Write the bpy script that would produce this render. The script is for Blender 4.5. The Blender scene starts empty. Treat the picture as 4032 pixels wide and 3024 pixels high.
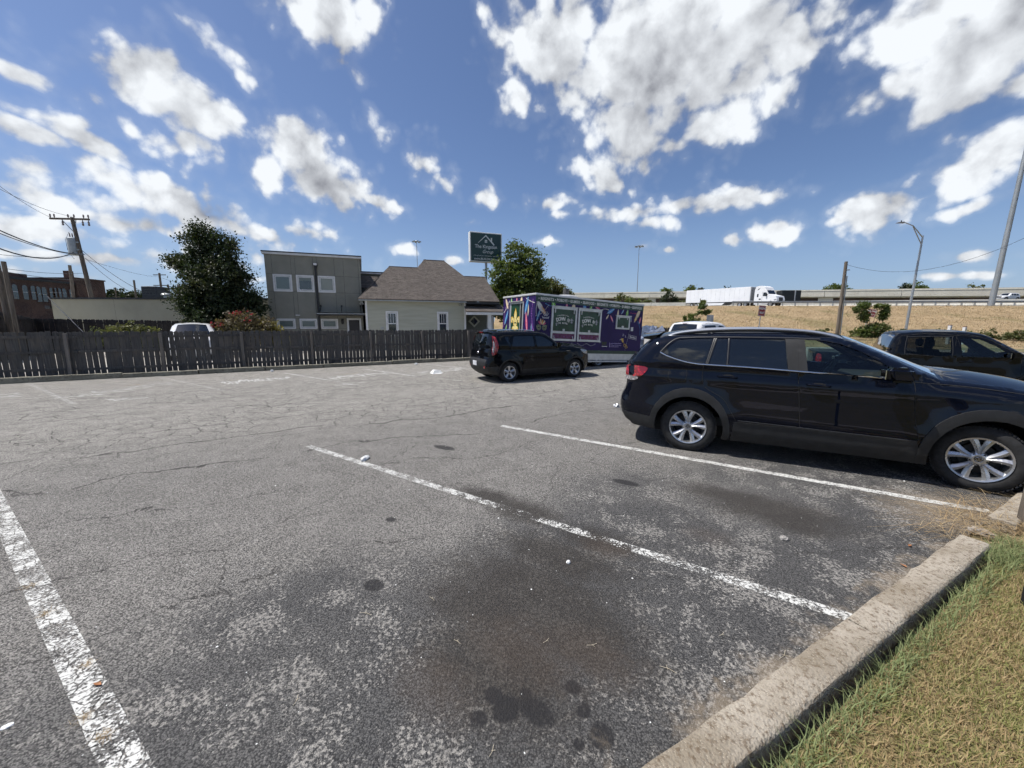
import bpy, bmesh, math, random
import numpy as np
from mathutils import Vector, Matrix, Euler
from mathutils.geometry import delaunay_2d_cdt

random.seed(7); RNG = np.random.default_rng(7)
SC = bpy.context.scene
COL = SC.collection
PI = math.pi
rad = math.radians

# ------------------------------------------------------------------ camera
CAM_H, CAM_F, CAM_P = 1.85, 1515.0 / 4032.0, rad(8.85)
cam = bpy.data.cameras.new('camera')
cam.sensor_width = 36.0
cam.lens = 36.0 * CAM_F
cam.clip_start, cam.clip_end = 0.05, 4000.0
cam_ob = bpy.data.objects.new('camera', cam)
COL.objects.link(cam_ob)
cam_ob.location = (0, 0, CAM_H)
cam_ob.rotation_euler = (PI / 2 - CAM_P, 0, 0)
SC.camera = cam_ob

# ------------------------------------------------------------------ light
SUN_YAW, SUN_EL = rad(-88), rad(62)
SUN_DIR = Vector((math.cos(SUN_EL) * math.sin(SUN_YAW), math.cos(SUN_EL) * math.cos(SUN_YAW), math.sin(SUN_EL)))
sun = bpy.data.lights.new('sun', 'SUN')
sun.energy = 4.2
sun.angle = rad(0.53)
sun.color = (1.0, 0.955, 0.89)
sun_ob = bpy.data.objects.new('sun', sun)
COL.objects.link(sun_ob)
sun_ob.location = (-30, 0, 60)
sun_ob.rotation_euler = SUN_DIR.to_track_quat('Z', 'Y').to_euler()

SC.view_settings.view_transform = 'Standard'
SC.view_settings.look = 'None'
SC.view_settings.exposure = 0.45
SC.view_settings.gamma = 1.0
SC.view_settings.use_curve_mapping = False
SC.cycles.use_denoising = True
SC.cycles.max_bounces = 6
SC.cycles.diffuse_bounces = 2
SC.cycles.glossy_bounces = 3
SC.cycles.transmission_bounces = 4
SC.cycles.use_adaptive_sampling = True
SC.cycles.adaptive_threshold = 0.025
SC.cycles.adaptive_min_samples = 12
SC.cycles.transparent_max_bounces = 24
SC.cycles.sample_clamp_indirect = 6.0


# ------------------------------------------------------------------ node helpers
class NT:
    def __init__(s, tree):
        s.t = tree
        s.L = tree.links

    def n(s, typ, ins=None, **props):
        nd = s.t.nodes.new(typ)
        for k, v in props.items():
            setattr(nd, k, v)
        if ins:
            for k, v in ins.items():
                s.set(nd, k, v)
        return nd

    def set(s, nd, k, v):
        sock = nd.inputs[k]
        if isinstance(v, bpy.types.NodeSocket):
            s.L.new(v, sock)
        elif isinstance(v, bpy.types.Node):
            s.L.new(v.outputs[0], sock)
        else:
            if sock.type == 'RGBA' and len(v) == 3:
                v = (*v, 1.0)
            sock.default_value = v

    def math(s, op, a, b=0.0, c=0.0, clamp=False):
        nd = s.t.nodes.new('ShaderNodeMath')
        nd.operation = op
        nd.use_clamp = clamp
        s.set(nd, 0, a); s.set(nd, 1, b); s.set(nd, 2, c)
        return nd.outputs[0]

    def vm(s, op, a, b=None, c=None):
        nd = s.t.nodes.new('ShaderNodeVectorMath')
        nd.operation = op
        s.set(nd, 0, a)
        if b is not None:
            if op == 'SCALE': s.set(nd, 3, b)
            else: s.set(nd, 1, b)
        if c is not None: s.set(nd, 2, c)
        return nd.outputs['Value'] if op in ('DOT_PRODUCT', 'LENGTH', 'DISTANCE') else nd.outputs[0]

    def ramp(s, v, lo, hi, smooth=True, a=0.0, b=1.0):
        nd = s.t.nodes.new('ShaderNodeMapRange')
        nd.interpolation_type = 'SMOOTHSTEP' if smooth else 'LINEAR'
        for i, x in enumerate((v, lo, hi, a, b)):
            s.set(nd, i, x)
        return nd.outputs[0]

    def mix(s, f, a, b, blend='MIX'):
        nd = s.t.nodes.new('ShaderNodeMix')
        nd.data_type = 'RGBA'
        nd.blend_type = blend
        s.set(nd, 0, f); s.set(nd, 6, a); s.set(nd, 7, b)
        return nd.outputs[2]

    dims = '3D'

    def noise(s, vec, scale, detail=4.0, rough=0.55, lac=2.0, dist=0.0):
        nd = s.n('ShaderNodeTexNoise', {'Scale': scale, 'Detail': detail, 'Roughness': rough, 'Lacunarity': lac, 'Distortion': dist}, noise_dimensions=s.dims)
        if vec is not None: s.set(nd, 'Vector', vec)
        return nd.outputs[0]

    def voro(s, vec, scale, feature='F1', rnd=1.0):
        nd = s.n('ShaderNodeTexVoronoi', {'Scale': scale, 'Randomness': rnd}, feature=feature, voronoi_dimensions=s.dims)
        if vec is not None: s.set(nd, 'Vector', vec)
        return nd


def ray_dir(u, v):
    """Direction in the place that the photograph shows at full-size pixel (u, v)."""
    p = CAM_P
    F = Vector((0, math.cos(p), -math.sin(p))); U = Vector((0, math.sin(p), math.cos(p)))
    return F + Vector((1, 0, 0)) * ((u - 2016) / 1515.0) + U * ((1512 - v) / 1515.0)


def at(u, v, depth):
    """The point at ground distance `depth` (metres along +Y) in direction (u, v)."""
    d = ray_dir(u, v)
    return Vector((0, 0, CAM_H)) + d * (depth / d.y)


def gnd(u, v, z=0.0):
    d = ray_dir(u, v)
    return Vector((0, 0, CAM_H)) + d * ((z - CAM_H) / d.z)


# ------------------------------------------------------------------ sky
def build_world():
    w = bpy.data.worlds.new('World')
    SC.world = w
    w.use_nodes = True
    w.cycles.sampling_method = 'NONE'
    t = w.node_tree
    t.nodes.clear()
    q = NT(t)
    sky = q.n('ShaderNodeTexSky', sky_type='NISHITA', sun_disc=False, sun_elevation=SUN_EL,
              sun_rotation=SUN_YAW % (2 * PI), air_density=1.0, dust_density=1.0, ozone_density=3.0, altitude=150.0)
    d = q.n('ShaderNodeTexCoord').outputs['Generated']
    z = q.n('ShaderNodeSeparateXYZ', {0: d}).outputs[2]
    # each cumulus: (u, v, half-width, half-height, tilt degrees, strength) as directions seen from the lot (half-size picture units)
    B = [(1205, 90, 150, 120, 0, 1), (1390, 130, 250, 175, 0, 1.1), (1560, 120, 200, 150, 0, 1), (1700, 105, 140, 70, -14, .85), (1795, 75, 75, 40, -14, .6), (1360, 275, 150, 90, 10, .95),
         (1120, 215, 55, 50, 0, .75), (1300, 375, 80, 50, 20, .8), (1560, 265, 130, 60, -15, .85), (1500, 20, 330, 90, 0, 1.0), (1680, 210, 80, 45, -35, .7),
         (2010, 55, 150, 95, -14, .95), (2130, 110, 180, 120, -15, 1.05), (1950, 185, 110, 60, -15, .85), (2210, 30, 160, 120, 0, 1), (2200, 190, 90, 45, -15, .75),
         (690, 20, 130, 75, 0, 1), (740, 60, 90, 55, 0, .9), (790, 30, 50, 60, 0, .8), (745, 145, 45, 18, 14, .4), (600, 0, 80, 40, 0, .7),
         (330, 180, 100, 75, 14, 1), (420, 230, 115, 58, 14, 1), (280, 140, 50, 40, 0, .7), (455, 100, 60, 28, 14, .42), (555, 185, 48, 24, 25, .42),
         (640, 320, 100, 62, 0, 1), (700, 385, 150, 62, 14, 1.05), (810, 430, 70, 24, 14, .8), (585, 370, 62, 50, 0, .8),
         (925, 350, 55, 45, 25, .68), (960, 385, 42, 20, 20, .6), (1050, 427, 32, 24, 0, .7), (820, 275, 38, 26, 30, .5), (1060, 5, 35, 18, 0, .5),
         (45, 155, 70, 26, 8, .7), (60, 275, 110, 38, 15, .75), (190, 305, 130, 42, 25, .8), (120, 250, 150, 26, 5, .6), (395, 315, 60, 30, -15, .65),
         (250, 390, 130, 48, 25, .85), (390, 440, 150, 48, 25, .9), (500, 480, 110, 44, 22, .85), (90, 430, 110, 48, 15, .8), (60, 500, 160, 38, 0, .75), (260, 480, 200, 30, 0, .7),
         (570, 505, 70, 26, 12, .65), (670, 500, 70, 24, 5, .75), (420, 535, 60, 28, 0, .7), (200, 560, 170, 18, 0, .6), (60, 590, 120, 16, 0, .5), (180, 440, 330, 110, 14, .34), (420, 560, 260, 45, 0, .34), (330, 300, 160, 60, 14, .3),
         (880, 543, 28, 16, 0, .75), (975, 560, 26, 12, 0, .65), (1012, 478, 26, 9, 0, .5), (1185, 521, 28, 12, 0, .65), (560, 600, 60, 14, 0, .55),
         (1190, 440, 75, 20, -5, .62), (1210, 462, 30, 15, 0, .7), (1540, 440, 160, 30, -6, .8), (1370, 462, 130, 24, -6, .72), (1410, 488, 62, 20, 0, .75), (1640, 430, 80, 20, 3, .65),
         (1685, 500, 66, 34, 5, .9), (1587, 518, 24, 17, 0, .7), (1890, 460, 95, 52, -8, .95), (1940, 440, 45, 40, 0, .8), (1810, 482, 40, 20, 0, .65),
         (2140, 350, 95, 75, -30, .95), (2080, 410, 62, 36, -15, .8), (2200, 310, 70, 55, -30, .85), (2105, 447, 70, 18, -8, .75), (2000, 430, 60, 12, -15, .45),
         (2090, 548, 55, 14, -5, .6), (2030, 590, 40, 9, 0, .5), (2110, 588, 40, 9, 0, .5), (1370, 535, 30, 12, 0, .55), (1440, 540, 18, 8, 0, .5), (1110, 570, 22, 10, 0, .5)]
    warp = q.n('ShaderNodeTexNoise', {'Vector': d, 'Scale': 6.0, 'Detail': 2.0, 'Roughness': .5})
    dw = q.vm('ADD', d, q.vm('SCALE', q.vm('SUBTRACT', warp.outputs['Color'], (0.5, 0.5, 0.5)), 0.04))
    sx = q.n('ShaderNodeSeparateXYZ', {0: dw})
    az = q.math('ARCTAN2', sx.outputs[0], sx.outputs[1])
    el = q.math('ARCSINE', q.math('DIVIDE', sx.outputs[2], q.vm('LENGTH', dw)))
    # the same weather all round: broad noise patches outside the directions listed above
    vis = q.math('MULTIPLY', q.ramp(q.math('ABSOLUTE', az), 1.10, .92), q.ramp(el, .90, .74))
    gen = q.math('MULTIPLY', q.math('SUBTRACT', q.noise(d, 2.6, 2.0, .5), .56), 6.0)
    acc0 = q.math('MAXIMUM', q.math('MULTIPLY_ADD', vis, -6.0, q.math('MINIMUM', gen, 1.0)), -1.05)
    n1 = q.noise(dw, 13.0, 6.0, .58)
    n2 = q.noise(q.vm('ADD', dw, tuple(SUN_DIR * .03)), 11.0, 2.0, .52)
    puff = q.n('ShaderNodeTexVoronoi', {'Vector': dw, 'Scale': 24.0, 'Detail': 1.6, 'Roughness': .5, 'Smoothness': .35}, feature='SMOOTH_F1').outputs['Distance']
    n3 = q.math('SUBTRACT', 1.0, puff)
    nn = q.math('ADD', q.math('MULTIPLY', q.math('SUBTRACT', n1, .43), 1.2), q.math('MULTIPLY', q.math('SUBTRACT', n3, .55), .62))
    lit = q.math('ADD', q.math('MULTIPLY', q.math('SUBTRACT', n1, n2), 1.1), q.math('MULTIPLY', q.math('SUBTRACT', n3, .50), .26))
    zf = q.ramp(z, .005, .06)
    skyc = q.vm('MULTIPLY', sky.outputs[0], (0.070, 0.073, 0.083))
    skyc = q.mix(q.math('MULTIPLY', q.ramp(z, .30, -.02), .55), skyc, (.25, .355, .53))

    def finish(acc, shd):
        D = q.math('ADD', acc, nn)
        cov = q.math('MAXIMUM', q.ramp(D, -.03, 0.40), q.math('MULTIPLY', q.ramp(D, -.34, 0.12), .09))
        cov = q.math('MULTIPLY', cov, zf)
        shade = q.ramp(q.math('ADD', shd, q.math('MULTIPLY', nn, .75)), .15, 1.15)
        lum = q.math('ADD', q.math('MULTIPLY_ADD', shade, -.22, .69), lit)
        lum = q.math('MINIMUM', q.math('MAXIMUM', lum, .22), .72)
        cc = q.n('ShaderNodeCombineColor', {0: q.math('MULTIPLY', lum, .945), 1: q.math('MULTIPLY', lum, .985), 2: q.math('MULTIPLY_ADD', lum, .99, .028)}).outputs[0]
        return q.n('ShaderNodeBackground', {'Color': q.mix(cov, skyc, cc), 'Strength': 1.0}).outputs[0]

    TILTS = (-30, -14, 0, 14, 25)
    blobs = []
    for b in B:
        u, v, hw, hh, tilt, st = b
        k = 4032 / 2212
        dd = ray_dir(u * k, v * k); ln = dd.length
        c = dd / ln
        ca, ce = math.atan2(c.x, c.y), math.asin(c.z)
        rx, ry = hw * k / 1515 / ln * 1.08 / math.hypot(c.y, c.x), hh * k / 1515 / ln * 1.10
        blobs.append((ca, ce, rx, ry, min(TILTS, key=lambda x: abs(x - tilt)), st))
    cuts = [-1.15, -.72, -.52, -.28, 0.0, .25, .50, .72, 1.15]
    shader = finish(acc0, acc0)
    for i in range(len(cuts) - 1):
        a0, a1 = cuts[i], cuts[i + 1]
        g = bpy.data.node_groups.new('cloud_sector', 'ShaderNodeTree')
        for nm in ('acc', 'az', 'el'): g.interface.new_socket(nm, in_out='INPUT', socket_type='NodeSocketFloat')
        for nm in ('acc', 'shade'): g.interface.new_socket(nm, in_out='OUTPUT', socket_type='NodeSocketFloat')
        k_ = NT(g)
        gi = k_.n('NodeGroupInput'); go = k_.n('NodeGroupOutput')
        acc, gaz, gel = gi.outputs[0], gi.outputs[1], gi.outputs[2]
        sh = acc
        base = {}
        for (ca, ce, rx, ry, tb, st) in sorted(blobs, key=lambda b: b[4]):
            ext = 2.0 * max(rx * abs(math.cos(rad(tb))), ry) + .06
            if ca + ext < a0 or ca - ext > a1:
                continue
            tr = rad(tb); cs, sn = math.cos(tr), math.sin(tr)
            if tb not in base:
                az2 = k_.math('MULTIPLY_ADD', acc, 1e-8, gaz)    # keeps the evaluation sequential
                base[tb] = k_.n('ShaderNodeCombineXYZ', {0: k_.math('MULTIPLY_ADD', az2, cs, k_.math('MULTIPLY', gel, -sn)),
                                                         1: k_.math('MULTIPLY_ADD', az2, sn, k_.math('MULTIPLY', gel, cs))}).outputs[0]
            cx, cy = ca * cs - ce * sn, ca * sn + ce * cs
            m = k_.vm('MULTIPLY_ADD', base[tb], (1 / rx, 1 / ry, 0), (-cx / rx, -cy / ry, 0))
            acc = k_.math('MAXIMUM', acc, k_.math('MULTIPLY_ADD', k_.vm('LENGTH', m), -st, st))
            # the same cloud met on the way to the sun, which stands to the left and above
            if st > .6:
                da, de = -.035, .055
                m2 = k_.vm('ADD', m, ((da * cs - de * sn) / rx, (da * sn + de * cs) / ry, 0))
                sh = k_.math('MAXIMUM', sh, k_.math('MULTIPLY_ADD', k_.vm('LENGTH', m2), -st, st))
        g.links.new(acc, go.inputs[0]); g.links.new(sh, go.inputs[1])
        gn = q.n('ShaderNodeGroup', node_tree=g)
        q.set(gn, 0, acc0); q.set(gn, 1, az); q.set(gn, 2, el)
        acc, shd = gn.outputs[0], gn.outputs[1]
        inside = q.math('MULTIPLY', q.math('MULTIPLY', q.math('GREATER_THAN', az, a0), q.math('LESS_THAN', az, a1)), q.math('LESS_THAN', el, 1.05))
        inside = q.math('MULTIPLY', inside, q.math('GREATER_THAN', el, 0.0))
        mx = q.n('ShaderNodeMixShader', {0: inside, 1: shader, 2: finish(acc, shd)})
        shader = mx.outputs[0]
    out = q.n('ShaderNodeOutputWorld')
    t.links.new(shader, out.inputs[0])


build_world()


# ------------------------------------------------------------------ materials
def new_mat(name):
    m = bpy.data.materials.new(name)
    m.use_nodes = True
    t = m.node_tree
    t.nodes.clear()
    q = NT(t)
    out = q.n('ShaderNodeOutputMaterial')
    return m, q, out


_MC = {}


def pm(name, col, rough=.6, metal=0.0, var=.12, scale=6.0, bump=0.0, bscale=40.0, coat=0.0, spec=.5, tint=None, stretch=(1, 1, 1)):
    """A plain procedural material: two-scale colour variation, roughness variation, optional fine bump."""
    if name in _MC: return _MC[name]
    m, q, out = new_mat(name)
    co = q.n('ShaderNodeTexCoord').outputs['Object']
    co = q.vm('MULTIPLY', co, tuple(stretch))
    n = q.noise(co, scale, 5.0, .6)
    c2 = tint or tuple(c * (1 - 2.2 * var) for c in col)
    c1 = tuple(min(1, c * (1 + var)) for c in col)
    base = q.mix(q.ramp(n, .3, .72), c1, c2)
    b = q.n('ShaderNodeBsdfPrincipled', {'Base Color': base, 'Metallic': metal, 'Roughness': q.ramp(n, 0, 1, False, max(0, rough - .07), min(1, rough + .08)),
                                         'Specular IOR Level': spec, 'Coat Weight': coat, 'Coat Roughness': .03})
    if bump:
        bn = q.n('ShaderNodeBump', {'Strength': bump, 'Distance': .01, 'Height': q.noise(co, bscale, 4.0, .6)})
        q.L.new(bn.outputs[0], b.inputs['Normal'])
    q.L.new(b.outputs[0], out.inputs[0])
    _MC[name] = m
    return m


# ------------------------------------------------------------------ objects
def link(o, parent=None):
    COL.objects.link(o)
    if parent is not None: o.parent = parent
    return o


def tag(o, label=None, cat=None, group=None, kind=None):
    if label: o['label'] = label
    if cat: o['category'] = cat
    if group: o['group'] = group
    if kind: o['kind'] = kind
    return o


def thing(name, label, cat, loc=(0, 0, 0), rz=0.0, group=None, rot=None):
    o = bpy.data.objects.new(name, None)
    o.empty_display_size = .2
    link(o)
    o.location = loc
    o.rotation_euler = rot if rot else (0, 0, rz)
    return tag(o, label, cat, group)


def mesh_ob(name, V, F, mat, parent=None, smooth=False):
    me = bpy.data.meshes.new(name)
    me.from_pydata([tuple(v) for v in V], [], F)
    if smooth:
        me.polygons.foreach_set('use_smooth', [True] * len(me.polygons))
    if mat is not None: me.materials.append(mat)
    me.update()
    return link(bpy.data.objects.new(name, me), parent)


def inst(src, parent=None, loc=None, rot=None, scale=None):
    o = src.copy()
    link(o, parent)
    if loc is not None: o.location = loc
    if rot is not None: o.rotation_euler = rot
    if scale is not None: o.scale = scale
    return o


def copy_tree(o, parent=None):
    c = o.copy()
    link(c, parent)
    for ch in list(o.children):
        copy_tree(ch, c)
    return c


class MB:
    """Collects shapes into one mesh."""

    def __init__(s):
        s.V = []
        s.F = []

    def add(s, V, F):
        k = len(s.V)
        s.V += [tuple(v) for v in V]
        s.F += [tuple(i + k for i in f) for f in F]
        return s

    def box(s, x0, x1, y0, y1, z0, z1, bev=0.0):
        if bev <= 0:
            V = [(x, y, z) for z in (z0, z1) for y in (y0, y1) for x in (x0, x1)]
            return s.add(V, [(0, 2, 3, 1), (4, 5, 7, 6), (0, 1, 5, 4), (2, 6, 7, 3), (0, 4, 6, 2), (1, 3, 7, 5)])
        b = min(bev, (x1 - x0) * .45, (y1 - y0) * .45, (z1 - z0) * .45)
        bm = bmesh.new()
        bmesh.ops.create_cube(bm, size=1.0)
        for v in bm.verts:
            v.co = Vector(((x0 + x1) / 2 + v.co.x * (x1 - x0), (y0 + y1) / 2 + v.co.y * (y1 - y0), (z0 + z1) / 2 + v.co.z * (z1 - z0)))
        bmesh.ops.bevel(bm, geom=list(bm.edges), offset=b, segments=1, affect='EDGES')
        return s.bm(bm)

    def bm(s, bm):
        bm.verts.index_update()
        s.add([v.co for v in bm.verts], [[v.index for v in f.verts] for f in bm.faces])
        bm.free()
        return s

    def obox(s, c, ax, ay, az):
        """Oriented box: centre and three half-axis vectors."""
        c, ax, ay, az = map(Vector, (c, ax, ay, az))
        V = [c + ax * i + ay * j + az * k for k in (-1, 1) for j in (-1, 1) for i in (-1, 1)]
        return s.add(V, [(0, 2, 3, 1), (4, 5, 7, 6), (0, 1, 5, 4), (2, 6, 7, 3), (0, 4, 6, 2), (1, 3, 7, 5)])

    def bar(s, a, b, w, hgt, up=(0, 0, 1)):
        a, b = Vector(a), Vector(b)
        d = (b - a); x = d.normalized()
        y = Vector(up).cross(x)
        if y.length < 1e-4: y = Vector((0, 1, 0)).cross(x)
        y.normalize(); z = x.cross(y)
        return s.obox((a + b) / 2, d / 2, y * w / 2, z * hgt / 2)

    def tube(s, pts, r, n=8, caps=True):
        pts = [Vector(p) for p in pts]
        rs = r if isinstance(r, (list, tuple)) else [r] * len(pts)
        V, F = [], []
        prev = None
        for i, p in enumerate(pts):
            d = (pts[min(i + 1, len(pts) - 1)] - pts[max(i - 1, 0)]).normalized()
            if prev is None:
                a = d.orthogonal().normalized()
            else:
                a = (prev - d * prev.dot(d))
                a = a.normalized() if a.length > 1e-6 else d.orthogonal().normalized()
            prev = a
            b = d.cross(a)
            for k in range(n):
                t = 2 * PI * k / n
                V.append(p + (a * math.cos(t) + b * math.sin(t)) * rs[i])
        for i in range(len(pts) - 1):
            for k in range(n):
                F.append((i * n + k, i * n + (k + 1) % n, (i + 1) * n + (k + 1) % n, (i + 1) * n + k))
        if caps:
            F.append(tuple(reversed(range(n)))); F.append(tuple(range((len(pts) - 1) * n, len(pts) * n)))
        return s.add(V, F)

    def lathe(s, prof, n=24, axis='Z', c=(0, 0, 0), closed=False):
        """prof: list of (radius, height)."""
        V, F = [], []
        for r, h in prof:
            for k in range(n):
                t = 2 * PI * k / n
                p = (r * math.cos(t), r * math.sin(t), h)
                if axis == 'Y': p = (p[0], p[2], p[1])
                if axis == 'X': p = (p[2], p[0], p[1])
                V.append((p[0] + c[0], p[1] + c[1], p[2] + c[2]))
        m = len(prof)
        for i in range(m if closed else m - 1):
            for k in range(n):
                a, b = i * n, ((i + 1) % m) * n
                f = (a + k, a + (k + 1) % n, b + (k + 1) % n, b + k)
                F.append(f if axis != 'Y' else tuple(reversed(f)))
        return s.add(V, F)

    def prism(s, poly, off, origin=(0, 0, 0), ax=(1, 0, 0), ay=(0, 0, 1)):
        """A flat polygon (in axes ax, ay from origin) extruded by vector off."""
        o, ax, ay, off = map(Vector, (origin, ax, ay, off))
        P = [o + ax * a + ay * b for a, b in poly]
        n = len(P)
        V = P + [p + off for p in P]
        F = [tuple(range(n)), tuple(reversed(range(n, 2 * n)))] + [(i, i + n, (i + 1) % n + n, (i + 1) % n) for i in range(n)]
        return s.add(V, F)

    def build(s, name, mat, parent=None, smooth=False, fix=True):
        o = mesh_ob(name, s.V, s.F, mat, parent, False)
        me = o.data
        if fix or smooth:
            bm = bmesh.new(); bm.from_mesh(me)
            if fix: bmesh.ops.recalc_face_normals(bm, faces=bm.faces)
            if smooth:
                for f in bm.faces: f.smooth = True
                for e in bm.edges:
                    if len(e.link_faces) == 2 and e.calc_face_angle(0) > rad(40): e.smooth = False
            bm.to_mesh(me); bm.free()
        return o


def fast_mesh(name, V, tris_or_quads, mat, parent=None, col=None):
    """Large meshes from numpy arrays."""
    V = np.asarray(V, np.float32); Fq = np.asarray(tris_or_quads, np.int32)
    me = bpy.data.meshes.new(name)
    nf, k = Fq.shape
    me.vertices.add(len(V)); me.vertices.foreach_set('co', V.ravel())
    me.loops.add(nf * k); me.loops.foreach_set('vertex_index', Fq.ravel())
    me.polygons.add(nf)
    me.polygons.foreach_set('loop_start', np.arange(0, nf * k, k, dtype=np.int32))
    if col is not None:
        at_ = me.attributes.new('rnd', 'FLOAT', 'POINT')
        at_.data.foreach_set('value', np.asarray(col, np.float32))
    me.update(calc_edges=True)
    if mat: me.materials.append(mat)
    return link(bpy.data.objects.new(name, me), parent)


_TXT = {}


def text_ob(name, s, size, mat, parent, M, bold=0.0, sx=1.0, spacing=1.0, shear=0.0, align='CENTER', valign='CENTER', label=None):
    key = (s, size, bold, spacing, shear, align, valign)
    if key not in _TXT:
        cu = bpy.data.curves.new('t', 'FONT')
        cu.body = s; cu.size = size; cu.align_x = align; cu.align_y = valign
        cu.offset = bold; cu.space_character = spacing; cu.shear = shear; cu.resolution_u = 3
        tmp = bpy.data.objects.new('t', cu)
        _TXT[key] = bpy.data.meshes.new_from_object(tmp)
        bpy.data.objects.remove(tmp); bpy.data.curves.remove(cu)
    me = _TXT[key].copy()
    me.transform(Matrix.Diagonal((sx, 1, 1, 1)))
    me.transform(M)
    me.materials.clear(); me.materials.append(mat); me.name = name
    o = link(bpy.data.objects.new(name, me), parent)
    if label: o['label'] = label
    return o


def catmull(pts, n=6, closed=False):
    P = [Vector(p) for p in pts]
    out = []
    m = len(P)
    for i in range(m if closed else m - 1):
        if closed: p0, p1, p2, p3 = P[(i - 1) % m], P[i], P[(i + 1) % m], P[(i + 2) % m]
        else: p0, p1, p2, p3 = P[max(i - 1, 0)], P[i], P[i + 1], P[min(i + 2, m - 1)]
        for k in range(n):
            t = k / n
            out.append(.5 * ((2 * p1) + (p2 - p0) * t + (2 * p0 - 5 * p1 + 4 * p2 - p3) * t * t + (3 * p1 - p0 - 3 * p2 + p3) * t ** 3))
    if not closed: out.append(P[-1])
    return out


def sag(a, b, drop, n=14):
    a, b = Vector(a), Vector(b)
    return [a.lerp(b, i / n) - Vector((0, 0, drop * 4 * (i / n) * (1 - i / n))) for i in range(n + 1)]


# ------------------------------------------------------------------ ground, lot, kerbs, markings
KD = Vector((.883, .469, 0)).normalized()      # along the kerb and the aisle
KN = Vector((-KD.y, KD.x, 0))                   # across the lot, away from the kerb
K0 = Vector((.63, 1.35, 0))                     # on the kerb's foot
LD = Vector((.838, -.545, 0)).normalized()     # along the stall lines, towards the kerb
FA = Vector((math.cos(rad(30)), math.sin(rad(30)), 0))   # along the fence
FN = Vector((-FA.y, FA.x, 0))
FP0 = Vector((-15.0, 13.01, 0))                 # a fence post


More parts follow.
